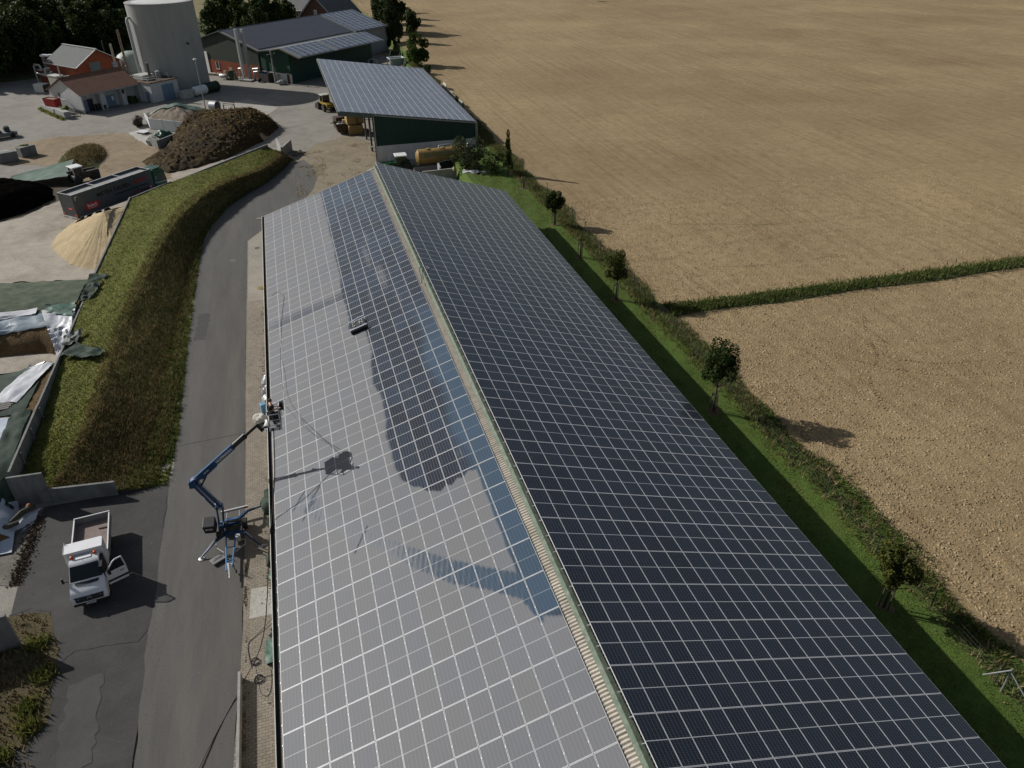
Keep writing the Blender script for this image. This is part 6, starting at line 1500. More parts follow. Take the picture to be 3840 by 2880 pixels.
for y in (-1.3,1.3):
    b=MB()
    b.tube([(-3.0,y,2.55),(4.3,y,2.75)],.05,6); b.tube([(-3.0,y,2.9),(4.3,y,3.1)],.04,6)
    for k in range(26): x=-3+.28*k; b.tube([(x,y,2.5+.027*k*.28),(x,y-.04,3.1+.027*k*.28)],.022,4)
    b.build('spreader_boom',mat('boom_green',(.05,.12,.06),.5,.2),TK)
b=MB(); b.lathe([(.55,-.1),(.58,0),(.55,.1)],16,(3.9,0,3.05),0,'X'); b.tube([(3.6,-.7,3.3),(3.9,-.2,3.7),(4.1,.3,3.5),(4.0,.7,3.0)],.09,8); b.build('distributor',GALV,TK,True)
wallobj('retaining_wall',[(8.9,23.6,13.9,23.85,-.1,1.75,.25),(11.6,24.2,11.75,26.5,-.1,1.9,.25)],'pale concrete retaining wall behind the hall below the tanker',CONC)
P=bil((14.5,21.7,2.1),(17.2,19.4,2.3),(17.0,18.5,2.3),(14.0,20.6,2.0),12,8); cloth('white_tarp',P,PLW,'white tarp lying under the olive bush','tarp',.3,.9,None,21)
lump('yellow_bag',(13.4,22.9,1.9),(.25,.25,.32),mat('bag_cream',(.45,.36,.2),.8),52,'small cream bag at the end of the retaining wall','bag',.2,12)
b=MB(); b.tube([(16.2,18.3,2.2),(18.3,18.9,2.5),(19.4,19.4,2.4)],[.09,.06,.03],6); b.tube([(15.6,19.2,2.1),(16.8,18.9,2.5)],[.06,.03],6); tag(b.build('fallen_branch',mat('pale_branch',(.25,.21,.16),.9),None),'pale bare branches poking out under the olive bush','branch')
lump('net_bundle',(15.4,2.2,2.35),(.9,1.2,.6),mat('hay_bundle',(.25,.20,.13),.9,0,.25,4),53,'beige bundle on the verge beside the hall roof corner','bundle',.4)
wp=[(23.1,76.5,.95),(23.0,72.5,.55),(22.9,69.5,.75),(22.8,66.5,.7),(22.8,60.5,.85)]
for k,(x,y,h) in enumerate(wp):
    b=MB(); b.obox((x,y,2+h*.6),(.08,2.4,h*1.2),.05,ry=.25); o=tag(b.build('leaning_sheet',clothmat('sack',(.35,.34,.30),(.55,.53,.48),.8),None),'white panel leaning among weeds behind the single pitch shed','panel','white panels leaning behind the shed')
# ------------------------------------------------------------------ semi trailer with green cab
ST_=thing('semi_trailer_truck','dark grey high sided trailer lorry with a green cab below the grass bank','lorry',(-37.0,20.9,0),R(47.0))
GREY=mat('trailer_grey',(.088,.095,.105),.5,.1,.1,.8,(.07,.065,.06),.35,streak=True)
Lt=12.2
b=MB(); t=.06
b.box(0,Lt,-1.3,-1.3+t,1.15,4.0); b.box(0,Lt,1.3-t,1.3,1.15,4.0); b.box(Lt-t,Lt,-1.24,1.24,1.15,4.0); b.box(0,t,-1.24,1.24,1.15,4.0); b.box(t,Lt-t,-1.24,1.24,1.15,1.35); TB=b.build('trailer_body',GREY,ST_)
b=MB(); b.box(t,Lt-t,-1.23,1.23,1.36,3.72); b.build('inside_fill',mat('trailer_lit_inside',(.30,.295,.28),.9,0,.2,1.2),ST_)  # pale raised block, its colour imitates the sunlit inside of the trailer
b=MB()
for y in (-1.27,1.27): b.beam((0,y,4.02),(Lt,y,4.02),.12,.06)
for x in (.06,4.1,8.1,Lt-.06): b.beam((x,-1.25,4.03),(x,1.25,4.03),.10,.06)
b.build('top_rail',ALU,TB)
b=MB(); 
for k in range(12): a=k*1.0+.1; b.tube([(a,-1.33,3.98+.03*(k%2)),(a+.5,-1.36,3.90),(a+1.0,-1.33,3.98)],.07,6)
b.build('rolled_tarp',mat('tarp_roll',(.09,.095,.10),.7),TB,True)
RED=mat('red_panel',(.50,.018,.022),.5,0,.06); BKL=mat('lettering_black',(.004,.004,.005),.6); REDL=mat('lettering_red',(.38,.012,.014),.5); LW=mat('lettering_white',(.7,.7,.7),.5)
fs=lambda x,z:frame_on((x,-1.312,z),(1,0,0),(0,0,1))
letters('slogan_lettering','MIETEN. KAUFEN.',.72,BKL,TB,fs(6.05,3.0),squash=.93)
letters('slogan_lettering','REISCH.',.72,REDL,TB,fs(10.2,3.05),squash=.85)
letters('small_lettering','Ihr Komplettanbieter f\u00fcr schwere Transporte',.30,BKL,TB,fs(8.6,2.35),squash=.93)
letters('small_lettering','Reisch.',.34,REDL,TB,fs(9.3,1.75)); letters('small_lettering','Nutzfahrzeuge',.30,BKL,TB,fs(10.7,1.72),squash=.8)
b=MB(); b.box(1.45,3.45,-1.312,-1.302,1.62,2.42); rp=b.build('brand_panel',RED,TB); letters('brand_lettering','Reisch',.55,LW,rp,frame_on((2.45,-1.316,2.08),(1,0,0),(0,0,1)))
b=MB(); b.box(1.75,3.15,-1.316,-1.313,1.74,1.78); b.build('brand_underline',LW,rp)
b=MB(); b.box(11.45,11.85,-1.312,-1.302,1.55,1.98); q=b.build('badge',RED,TB); letters('badge_lettering','R',.36,LW,q,frame_on((11.65,-1.316,1.76),(1,0,0),(0,0,1)))
b=MB(); b.box(.35,.42,-1.312,-1.303,3.25,3.7); b.box(.42,.72,-1.312,-1.303,3.63,3.7); b.build('corner_mark',LW,TB)
b=MB(); b.box(-.012,.0,-.9,.1,2.05,2.3); q=b.build('rear_badge',RED,TB); letters('rear_lettering','Reisch',.2,LW,q,frame_on((-.016,-.4,2.17),(0,-1,0),(0,0,1)))
for y in (-1,1):
    b=MB(); b.box(-.02,.0,y*1.15-.2,y*1.15+.2,1.25,1.55); b.build('tail_light',mat('tail_orange',(.5,.10,.03),.35),TB)
b=MB(); b.box(-.12,.02,-1.25,1.25,.85,1.12); b.build('rear_bumper',mat('bumper_pale',(.4,.4,.38),.5,.2),ST_)
b=MB(); b.box(-.14,-.12,-.3,.3,.9,1.02); b.build('number_plate',WHITE,ST_)
b=MB(); b.box(.3,Lt-.3,-.5,.5,.85,1.14); b.build('chassis',BLACK,ST_)
b=MB(); b.beam((.3,-1.28,1.1),(Lt-.2,-1.28,1.1),.06,.10); b.beam((.3,1.28,1.1),(Lt-.2,1.28,1.1),.06,.10); b.build('side_rail',ALU,ST_)
for x in (1.9,3.2,4.5):
    for y in (-1.0,1.0): wheel(ST_,(x,y,.5),.5,.36,'Y')
CG=mat('cab_green',(.012,.075,.048),.3,.05,.08)
cx0=Lt+.35
b=MB(); b.prism([(cx0,-1.22,.75),(cx0+1.95,-1.22,.75),(cx0+2.05,-1.22,2.0),(cx0+1.85,-1.22,3.35),(cx0+1.5,-1.22,3.6),(cx0,-1.22,3.7)],(0,2.44,0)); CB=b.build('cab',CG,ST_,bevel=.08)
b=MB(); b.box(cx0+.2,cx0+1.7,-1.0,1.0,3.66,3.78); b.build('roof_fairing',CG,CB,bevel=.05)
b=MB(); b.poly([(cx0+2.09,-1.05,2.05),(cx0+2.09,1.05,2.05),(cx0+1.91,1.0,3.2),(cx0+1.91,-1.0,3.2)]); b.build('windscreen',VGL,CB)
for y in (-1.235,1.235):
    b=MB(); b.poly([(cx0+.75,y,2.15),(cx0+1.85,y,2.15),(cx0+1.7,y,2.95),(cx0+.75,y,2.95)]); b.build('side_window',VGL,CB)
b=MB(); b.tube([(cx0+.30+.16*cos(a),-1.24,2.6+.16*sin(a)) for a in np.linspace(0,2*pi,17)],.02,5); b.beam((cx0+.30,-1.245,2.5),(cx0+.30,-1.245,2.7),.02,.05); b.build('door_emblem',LW,CB)
b=MB(); b.beam((cx0+.02,-1.24,1.95),(cx0+2.0,-1.24,1.85),.012,.07); b.beam((cx0+.02,-1.24,1.95),(cx0+.10,-1.24,2.45),.012,.07); b.build('stripe',LW,CB)
b=MB()
for y in (-.8,-.3,.3,.8): b.lathe([(0,3.95),(.07,3.93),(.07,3.8)],8,(cx0+1.5,y,0))
b.beam((cx0+1.5,-1,3.8),(cx0+1.5,1,3.8),.04,.04); b.build('lamp_bar',ALU,CB,True)
for x in (cx0+1.2,cx0-2.2):
    for y in (-1.0,1.0): wheel(ST_,(x,y,.52),.52,.36,'Y')
b=MB(); b.box(cx0-3,cx0+.2,-.45,.45,.6,.95); b.build('tractor_frame',BLACK,ST_)
b=MB(); b.beam((-.9,-1.9,.03),(-1.0,-3.9,.03),.9,.05); tag(b.build('board',mat('grey_board',(.12,.11,.10),.9,0,.2,2),None,loc=(-36.5,20.3,0),rz=R(47)),'flat grey board lying behind the trailer','board')
# dark loader with pale roof
DL=thing('telehandler','dark loader with a pale cab roof beside the green sheet','loader',(-39.3,40.0,0),R(35))
DKL=mat('loader_brown',(.05,.035,.022),.7,.1,.3,2)
b=MB(); b.box(-.2,2.6,-.95,.95,.65,1.55); b.build('body',DKL,DL,bevel=.08)
b=MB(); 
for x in (-1.0,.3):
    for y in (-.85,.85): b.beam((x,y,.7),(x,y*.92,2.35),.09,.09)
b.box(-1.0,.3,-.85,.85,.55,1.1); c_=b.build('cab',mat('loader_pale_frame',(.35,.35,.32),.6),DL)
b=MB(); b.box(-.93,.23,-.78,.78,1.1,2.3); b.build('cab_glass',VGL,c_)
b=MB(); b.box(-1.15,.45,-.95,.95,2.33,2.48); b.build('cab_roof',WHITE,c_,bevel=.05)
for x in (-.75,1.9):
    for y in (-.95,.95): wheel(DL,(x,y,.6),.6,.45,'Y')
b=MB(); b.beam((2.4,0,1.6),(-1.6,.2,1.7),.28,.26); b.build('arm',DKL,DL)
SC_=thing('scrap_machine','grey flat machine cut by the left frame edge on the yard','machine',(-57.3,71.8,0),.5)
b=MB(); b.box(-2.2,2.2,-1.0,1.0,.3,.95); b.build('body',mat('machine_grey',(.17,.18,.175),.6,.2,.15),SC_,bevel=.08)
b=MB(); b.obox((.9,.1,1.35),(.9,.8,.8)); b.obox((-.6,-.2,1.1),(1.1,.7,.4)); b.build('housing',mat('machine_dark',(.05,.06,.06),.6,.2,.2),SC_,bevel=.05)
b=MB(); b.tube([(1.4,.4,1.0),(1.2,.2,1.9),(.6,.1,1.8)],.07,6); b.build('pipe',ALU,SC_,True)
for x in (-1.4,1.4):
    for y in (-.9,.9): wheel(SC_,(x,y,.4),.4,.3,'Y')
sheet('pale_pad',[(-60,57),(-55,63),(-51.5,62.5),(-50.3,59.8),(-54,55)],.0,SLABM,.1)
# ------------------------------------------------------------------ silo
SI=thing('slurry_silo','tall pale grey cylindrical silo with fine vertical ribs','silo',(-30.6,106,0))
m,nt,bs=newmat('silo_ribbed'); setp(bs,.6,.1,.3); v=coords(nt)
sx=N(nt,'SeparateXYZ'); nt.links.new(v,sx.inputs[0])
ang=mth(nt,'ARCTAN2',sx.outputs[1],sx.outputs[0]); rb=mth(nt,'PINGPONG',mth(nt,'MULTIPLY',ang,24),.5)
col=ramp(nt,noise(nt,coords(nt,scale=(1,1,.2)),.6,6),[(.3,(.30,.30,.287)),(.7,(.37,.37,.357))])
col=mix(nt,1,col,ramp(nt,rb,[(0,(.80,.80,.80)),(.3,(1.05,1.05,1.05))]),'MULTIPLY'); nt.links.new(col,bs.inputs['Base Color'])
b=MB(); b.lathe([(6.7,0),(6.7,17.2),(6.78,17.25),(6.78,17.42),(6.6,17.42)],80); b.build('shell',m,SI,True)
b=MB(); b.lathe([(6.62,17.36),(3,17.55),(0,17.65)],60); b.tube([(0,0,17.6),(0,0,17.95)],.12,8); b.build('top',mat('silo_top',(.52,.52,.50),.7,0,.08,.6),SI,True)
a0=R(206); c0=(6.95*cos(a0),6.95*sin(a0))
b=MB(); b.tube([(c0[0]-.4,c0[1]-.2,3.2),(c0[0]-.4,c0[1]-.2,14.3),(c0[0]-.2,c0[1]-.1,14.75),(6.6*cos(a0),6.6*sin(a0),14.8)],.27,10); b.build('riser_pipe',mat('pipe_grey',(.45,.46,.46),.4,.4,.08),SI,True)
b=MB(); 
for a in (R(196),R(199)): b.tube([(6.85*cos(a),6.85*sin(a),1),(6.85*cos(a),6.85*sin(a),14)],.04,5)
for z in np.arange(1.2,14,.6): b.tube([(6.85*cos(R(196)),6.85*sin(R(196)),z),(6.85*cos(R(199)),6.85*sin(R(199)),z)],.025,4)
b.build('ladder',mat('dark_steel',(.06,.06,.06),.6,.3),SI)
a=R(-52); b=MB(); b.tube([(6.7*cos(a),6.7*sin(a),9.9),(7.15*cos(a),7.15*sin(a),9.9)],.08,6); b.lathe([(0,-.3),(.22,-.25),(.26,0),(.2,.12),(0,.15)],14,(7.25*cos(a),7.25*sin(a),9.8)); b.build('lamp',mat('dark_steel',(.06,.06,.06),.6,.3),SI,True)
b=MB(); b.lathe([(.75,-1.6),(.95,-1.4),(.95,1.4),(.75,1.6),(0,1.65)],18,(0,0,0),0,'X'); b.lathe([(0,-1.65),(.75,-1.6)],18,(0,0,0),0,'X'); o=tag(b.build('white_tank',WHITE,None,True),'white horizontal tank between the pale box and the green drum','tank'); o.location=(-25.6,97.2,1.0); o.rotation_euler=(0,0,.75)
b=MB(); b.lathe([(0,-1.7),(1.0,-1.65),(1.02,1.65),(0,1.7)],16,(0,0,0),0,'X')
for k in range(6): b.lathe([(1.0,-1.5+.6*k-.05),(1.1,-1.5+.6*k),(1.0,-1.5+.6*k+.05)],16,(0,0,0),0,'X')
o=tag(b.build('green_roller',mat('roller_green',(.02,.05,.03),.6,.1,.2),None,True),'dark green ribbed drum at the foot of the silo','drum'); o.location=(-23.4,99.6,1.05); o.rotation_euler=(0,0,.75)
b=MB(); b.obox((-28.2,95.1,.75),(2.5,1.5,1.5),.7); b.obox((-28.2,95.1,1.53),(2.6,1.6,.06),.7); tag(b.build('pale_box',mat('box_cream',(.40,.39,.35),.8,0,.15,2),None,bevel=.03),'pale square box before the silo base','box')
LPo=thing('lamp_post','tall slim grey lamp post behind the manure heap','lamp post',(-23.1,74.1,0))
b=MB(); b.tube([(0,0,-.1),(0,0,4),(0,0,10.4)],[.11,.09,.055],8); b.build('pole',GALV,LPo,True)
b=MB(); b.lathe([(0,10.35),(.20,10.4),(.36,10.6),(.30,10.72),(0,10.8)],14); b.build('lantern',mat('lantern_pale',(.6,.6,.58),.4),LPo,True)
# ------------------------------------------------------------------ white workshop with tiled roof and flat annex
WB=thing('workshop','low white workshop with brown tiled roof, blue doors and a flat roofed annex','building',(-46.4,86.4,0),R(42))
Lb,Db,ze,zr_=12.9,10.6,3.6,6.0
TILE,nt,bs,col=ground_mat('roof_tiles',(.14,.075,.05),(.24,.135,.09),(.09,.06,.045),.5,3,9,.4,.9,bmp=.1,bs_=10,bd=.02)
v=coords(nt); sx=N(nt,'SeparateXYZ'); nt.links.new(v,sx.inputs[0])
tx=mth(nt,'PINGPONG',mth(nt,'DIVIDE',sx.outputs[0],.34),.5); ty=mth(nt,'FRACT',mth(nt,'DIVIDE',sx.outputs[1],.40))
nt.links.new(mix(nt,1,col,ramp(nt,mth(nt,'MULTIPLY',mth(nt,'ADD',tx,.35),mth(nt,'ADD',ty,.4)),[(.15,(.35,.33,.32)),(.5,(1,1,1)),(.95,(1.5,1.45,1.4))]),'MULTIPLY'),bs.inputs['Base Color'])
WHB=mat('white_render',(.50,.50,.50),.85,0,.05,.8,(.30,.29,.26),.3,streak=True)
b=MB(); b.prism([(0,0,0),(0,Db,0),(0,Db,ze),(0,Db/2,zr_-.1),(0,0,ze)],(.3,0,0)); b.prism([(Lb,0,0),(Lb,Db,0),(Lb,Db,ze),(Lb,Db/2,zr_-.1),(Lb,0,ze)],(-.3,0,0)); b.box(.3,Lb-.3,Db-.3,Db,0,ze); b.box(.3,Lb-.3,1.6,1.9,0,ze+.3); b.build('wall',WHB,WB)
for x in (4.0,8.6):
    b=MB(); b.box(x,x+1.0,.15,1.6,0,ze); pr_=b.build('pier',WHB,WB)
    b=MB(); b.box(x+.2,x+.75,.12,.15,2.2 if x>5 else .1,3.0 if x>5 else .9); b.build('vent',BLACK,pr_)
b=MB(); b.box(-.01,.30,-.01,Db,0,.7); b.build('plinth',CONCD,WB)
b=MB()
for sgn in (0,1):
    y0q,y1q=( -.45,Db/2) if sgn==0 else (Db+.45,Db/2)
    z0q=ze-.2
    b.hexa([(-.35,y0q,z0q),(Lb+.1,y0q,z0q),(Lb+.1,y1q,zr_),(-.35,y1q,zr_),(-.35,y0q,z0q+.14),(Lb+.1,y0q,z0q+.14),(Lb+.1,y1q,zr_+.14),(-.35,y1q,zr_+.14)])
b.tube([(-.35,Db/2,zr_+.16),(Lb+.1,Db/2,zr_+.16)],.14,6); b.build('roof',TILE,WB)
b=MB(); b.tube([(-.3,-.5,ze-.18),(Lb,-.5,ze-.18)],.08,8); b.tube([(.1,-.45,ze-.2),(.1,-.1,ze-.5),(.1,-.08,.1)],.05,6); b.build('gutter',GALV,WB,True)
BLD=mat('blue_door',(.15,.215,.30),.55,0,.08)
def door(x0,x1,y,h,m,name='door',par=None,hand=True):
    b=MB(); b.box(x0,x1,y-.05,y,0,h); d=b.build(name,m,par or WB)
    if hand: b=MB(); b.box((x0+x1)/2-.06,(x0+x1)/2+.06,y-.09,y-.05,1.0,1.15); b.build('handle',BLACK,d)
    return d
door(.5,1.9,1.58,2.2,BLD); door(1.95,3.1,1.57,2.25,BLACK,'dark_opening',hand=False); d=door(6.1,7.9,1.58,2.2,BLD)
b=MB(); b.box(7.15,7.6,1.50,1.53,1.1,1.9); b.build('notice',WHITE,d)
b=MB(); b.box(-.03,0,7.0,7.5,2.6,3.3); b.build('window',BLACK,WB)
b=MB(); b.box(2.0,2.5,1.4,1.6,2.7,2.9); b.box(5.2,5.6,1.4,1.6,2.8,3.0); b.build('lamp',WHITE,WB)
b=MB(); b.box(12.9,19.4,-3.6,5.2,0,3.7); b.build('annex_wall',WHB,WB)
b=MB(); b.box(12.75,19.55,-3.75,-3.4,3.7,3.92); b.box(12.75,13.1,-3.4,5.2,3.7,3.92); b.box(19.2,19.55,-3.4,5.2,3.7,3.92); b.build('parapet',mat('rust_edge',(.16,.10,.065),.8,0,.2,2),WB)
b=MB(); b.box(13.1,19.2,-3.4,5.2,3.72,3.76); b.build('annex_roof',MUD,WB)
b=MB(); b.box(15.4,18.2,-3.66,-3.61,0,3.1); d=b.build('annex_door',BLD,WB)
b=MB(); b.box(16.78,16.82,-3.68,-3.66,0,3.1); b.box(16.9,17.0,-3.72,-3.66,1.4,1.6); b.build('handle',mat('dark_blue_line',(.05,.09,.15),.6),d)
b=MB(); b.box(12.84,12.9,-2.6,-1.6,0,2.0); b.build('side_door',BLD,WB)
b=MB()
for z in (4.35,4.75):
    for (xa,ya,xb,yb) in ((13.3,-2.6,13.3,4.5),(13.3,-2.6,15.5,-2.6),(19.0,2,19.0,-1.5)): b.beam((xa,ya,z),(xb,yb,z),.07,.07)
for (x,y) in ((13.3,-2.6),(13.3,0),(13.3,2.4),(15.5,-2.6),(19,2),(19,-1.5)): b.beam((x,y,3.7),(x,y,4.8),.07,.07)
b.build('railing',WHITE,WB)
b=MB(); b.box(14.2,16.4,.3,3.4,3.76,4.7); b.box(16.6,17.8,1.5,4.2,3.76,4.5); b.lathe([(.5,3.76),(.5,5.0),(0,5.1)],12,(18.2,.6,0)); b.build('roof_plant',mat('plant_pale',(.38,.38,.35),.7,0,.2,2),WB,bevel=.04)
b=MB(); b.tube([(15.2,-.9,3.7),(15.2,-.9,7.0)],.28,10); b.tube([(15.2,-.9,7.0),(15.2,-.9,7.15)],.34,10); b.build('stack_pipe',mat('stack_brown',(.14,.125,.105),.7,.2,.15),WB,True)
b=MB(); b.tube([(-.6,6.5,0),(-.6,6.5,2.0),(-.6,6.0,2.3),(-.6,4.0,2.3),(-.6,1.0,.4),(-.6,.6,0)],.10,8); b.build('gable_pipe',mat('pipe_dark',(.13,.14,.13),.6,.2),WB,True)
for k,(x,lb) in enumerate([(3.4,'left of the two dark wheelie bins by the dark doorway'),(4.0-.0,'right of the two dark wheelie bins by the dark doorway')]):
    q=Matrix.Translation(WB.location)@Matrix.Rotation(R(42),4,'Z')@Vector((3.35+.75*k,.9 if k==0 else 1.0,.55))
    b=MB(); b.obox((0,0,0),(.6,.6,1.05)); b.obox((0,0,.56),(.65,.68,.08)); o=tag(b.build('wheelie_bin',BLACK,None,bevel=.03),lb,'bin','dark bins before the workshop'); o.location=q; o.rotation_euler=(0,0,R(42))
q=Matrix.Translation(WB.location)@Matrix.Rotation(R(42),4,'Z')@Vector((10.9,.6,0))
lump('dark_shrub',(q.x,q.y,.5),(1.0,.7,.8),LF_D,61,'dark heap of clutter in the corner before the annex','clutter',.6)
# CHP house
CH=thing('engine_house','red brick engine house with a grey metal roof behind the white workshop','building',(-54.5,121.4,0),R(-50.4))
BR_,nt,bs,col=ground_mat('red_brick',(.20,.055,.028),(.30,.085,.045),(.14,.05,.03),.3,3,9,.4,.9,bmp=.1,bs_=10,bd=.01)
v=coords(nt); bt=N(nt,'TexBrick'); bt.inputs['Scale'].default_value=3.2; bt.inputs['Color1'].default_value=(1.05,1,1,1); bt.inputs['Color2'].default_value=(.85,.85,.85,1); bt.inputs['Mortar'].default_value=(.95,1.2,1.25,1); bt.inputs['Mortar Size'].default_value=.015
cx_=N(nt,'SeparateXYZ'); nt.links.new(v,cx_.inputs[0]); cb_=N(nt,'CombineXYZ'); nt.links.new(mth(nt,'ADD',cx_.outputs[0],cx_.outputs[1]),cb_.inputs[0]); nt.links.new(cx_.outputs[2],cb_.inputs[1]); nt.links.new(cb_.outputs[0],bt.inputs[0])
nt.links.new(mix(nt,1,col,bt.outputs[0],'MULTIPLY'),bs.inputs['Base Color'])
b=MB(); b.prism([(.3,-4.9,0),(.3,4.9,0),(.3,4.9,5.2),(.3,0,7.9),(.3,-4.9,5.2)],(12.3,0,0)); b.build('wall',BR_,CH)
MR=mat('metal_roof',(.105,.112,.108),.75,0,.08,1,spec=.15,stripes=(0,.45,.02))
b=MB()
for s_ in (-1,1): b.hexa([(-.2,s_*5.4,4.95),(13.1,s_*5.4,4.95),(13.1,0,8.0),(-.2,0,8.0),(-.2,s_*5.4,5.07),(13.1,s_*5.4,5.07),(13.1,0,8.12),(-.2,0,8.12)])
b.build('roof',MR,CH)
b=MB(); b.beam((-.25,0,8.16),(13.15,0,8.16),.5,.10); b.beam((-.25,-5.45,5.02),(13.15,-5.45,5.02),.14,.16); b.beam((13.13,-5.4,5.05),(13.13,0,8.1),.12,.16); b.beam((13.13,5.4,5.05),(13.13,0,8.1),.12,.16); b.build('roof_trim',mat('trim_pale',(.42,.43,.42),.5,.2),CH)
b=MB(); b.box(12.6,12.66,-2.2,.3,3.6,5.6); w1=b.build('louvre',mat('louvre_grey',(.10,.13,.14),.6),CH)
b=MB()
for z in np.arange(3.7,5.6,.25): b.box(12.66,12.70,-2.1,.2,z,z+.06)
b.build('slats',mat('louvre_slats',(.16,.19,.2),.6),w1)
b=MB(); b.box(12.6,12.66,3.0,4.3,3.2,5.0); b.build('window',BLD,CH)
b=MB(); b.box(-3.6,.3,-5.5,3,0,3.2); b.build('side_building',BR_,CH)
b=MB(); b.box(-3.8,.4,-5.7,3.2,3.2,3.35); b.box(.3,12.7,-6.6,-4.9,2.9,3.05); b.build('flat_roof',mat('pale_flat_roof',(.35,.33,.30),.8,0,.12,1),CH)
for k in range(3):
    c=(-3.0+1.35*k*.9,-3.6+1.2*k*.6,0)
    b=MB(); b.lathe([(.55,3.3),(.55,5.9)],14,c); cy_=b.build('cooler_drum',mat('copper_grey',(.22,.19,.165),.5,.3,.25,2),CH,True)
    b=MB(); b.lathe([(.72,5.85),(.75,6.0),(.72,6.2),(0,6.25)],16,c); b.build('cooler_cap',WHITE,cy_,True)
b=MB(); b.tube([(-4.6,-5.6,0),(-4.6,-5.6,3.9),(-4.4,-5.5,4.2),(-3.0,-5.2,4.2),(-1.0,-5.9,4.0),(-.6,-6,3.4)],.24,10); b.tube([(-3.6,-6.1,2.7),(.6,-6.6,2.7),(4.5,-6.9,2.6)],.22,10); b.tube([(1.6,-6.4,2.7),(1.6,-6.4,3.9),(1.9,-6.2,4.2),(2.3,-5.6,4.1)],.22,10); b.tube([(4.4,-6.8,2.6),(4.4,-6.8,3.6),(4.7,-6.5,3.9)],.2,10)
b.build('silver_ducts',STEEL,CH,True)
b=MB(); b.obox((-59.2,112.4,.85),(2.6,1.9,1.7),-.6); b.obox((-58.1,111.6,.85),(.06,1.7,1.5),-.6,1); tag(b.build('cooling_unit',[OFFWHITE,mat('grille_dark',(.05,.055,.05),.7)],None,bevel=.05),'white box cooling unit below the silver ducts','cooling unit')
b=MB(); b.obox((-54.0,104.6,2.2),(1.6,3.0,4.4),R(42)); b.obox((-53.0,104.0,2.2),(.1,2.4,3.6),R(42),1); b.obox((-54,104.6,4.45),(1.8,3.2,.12),R(42),2); tag(b.build('tall_container',[mat('container_cream',(.36,.36,.29),.7,0,.1),mat('container_dark',(.09,.105,.10),.7),mat('container_top',(.42,.42,.40),.7)],None,bevel=.02),'tall cream container between engine house and workshop gable','container')
b=MB(); b.tube([(-51.6,98.6,0),(-51.6,98.6,7.0)],.13,8); tag(b.build('gable_mast',GALV,None,True),'grey mast standing before the cream container','mast')
RD=thing('skip','red open skip standing on the low concrete wall','skip',(-52.6,90.6,1.15),R(-40))
b=MB(); b.add([(-1.5,-.6,0),(1.5,-.6,0),(1.5,.6,0),(-1.5,.6,0),(-1.6,-.75,1.45),(1.6,-.75,1.45),(1.6,.75,1.45),(-1.6,.75,1.45)],[(3,2,1,0),(0,1,5,4),(1,2,6,5),(2,3,7,6),(3,0,4,7)]); b.build('tub',mat('skip_red',(.35,.018,.02),.55,0,.12,1.5),RD)
b=MB(); b.add([(-1.55,-.7,1.3),(1.55,-.7,1.3),(1.55,.7,1.3),(-1.55,.7,1.3)],[(0,1,2,3)]); b.build('contents',mat('skip_load',(.25,.17,.13),.9,0,.2,2),RD)
wallobj('low_wall',[(-48.9,83.5,-51.2,87.2,0,1.25,1.2),(-51.5,87.9,-54.8,93.6,0,1.1,1.4)],'low weathered concrete wall below the red skip',CONC)
n=900; t=RNG.random(n); blades('wall_weeds',np.stack([-49.0-6.5*t+RNG.normal(0,.25,n)-.5,83.3+11.5*t+RNG.normal(0,.3,n)-.7,0*t],1),.5,.08,GR_G,'green weeds along the foot of the low concrete wall','weeds',.6)
lump('wall_bush',(-49.7,86.6,1.35),(.8,.7,.4),GR_G,71,'green weeds growing on top of the low wall','weeds',.5)
DT=thing('dome_tank','pale green domed tank between the stacks and the silo','tank',(-41.3,121.0,0))
b=MB(); b.lathe([(3.5,0),(3.5,3.4),(3.3,4.4),(2.6,5.3),(1.5,5.9),(0,6.1)],40); b.build('shell',mat('dome_green',(.27,.31,.27),.6,0,.08,.6),DT,True)
b=MB()
for a in (R(-60),R(-90),R(-120)): b.tube([(3.55*cos(a),3.55*sin(a),0),(3.55*cos(a),3.55*sin(a),3.5),(2.65*cos(a),2.65*sin(a),5.35)],.05,5)
b.build('ribs',GALV,DT)
RST=mat('stack_rust',(.17,.125,.09),.7,.2,.2,1.2)
for k,(x,y,z0,z1,r,lb) in enumerate([(-40.4,108.3,0,12,.24,'tallest rusty stack pipe before the domed tank'),(-42.6,108.9,0,9.3,.22,'pale leaning stack pipe beside the engine house gable'),(-45.0,113.5,0,9.4,.09,'thin dark vent pole nearest the engine house roof')]):
    b=MB(); b.tube([(0,0,z0),(0,0,z1)],r,10); b.lathe([(r*1.8,4.6),(r*1.8,4.9),(r,5.0)],10) if k==0 else None
    o=tag(b.build('stack_pipe',RST if k==0 else mat('stack_cream',(.33,.28,.21),.7,.1,.15) if k==1 else mat('dark_steel',(.06,.06,.06),.6,.3),None,True),lb,'stack'); o.location=(x,y,0)
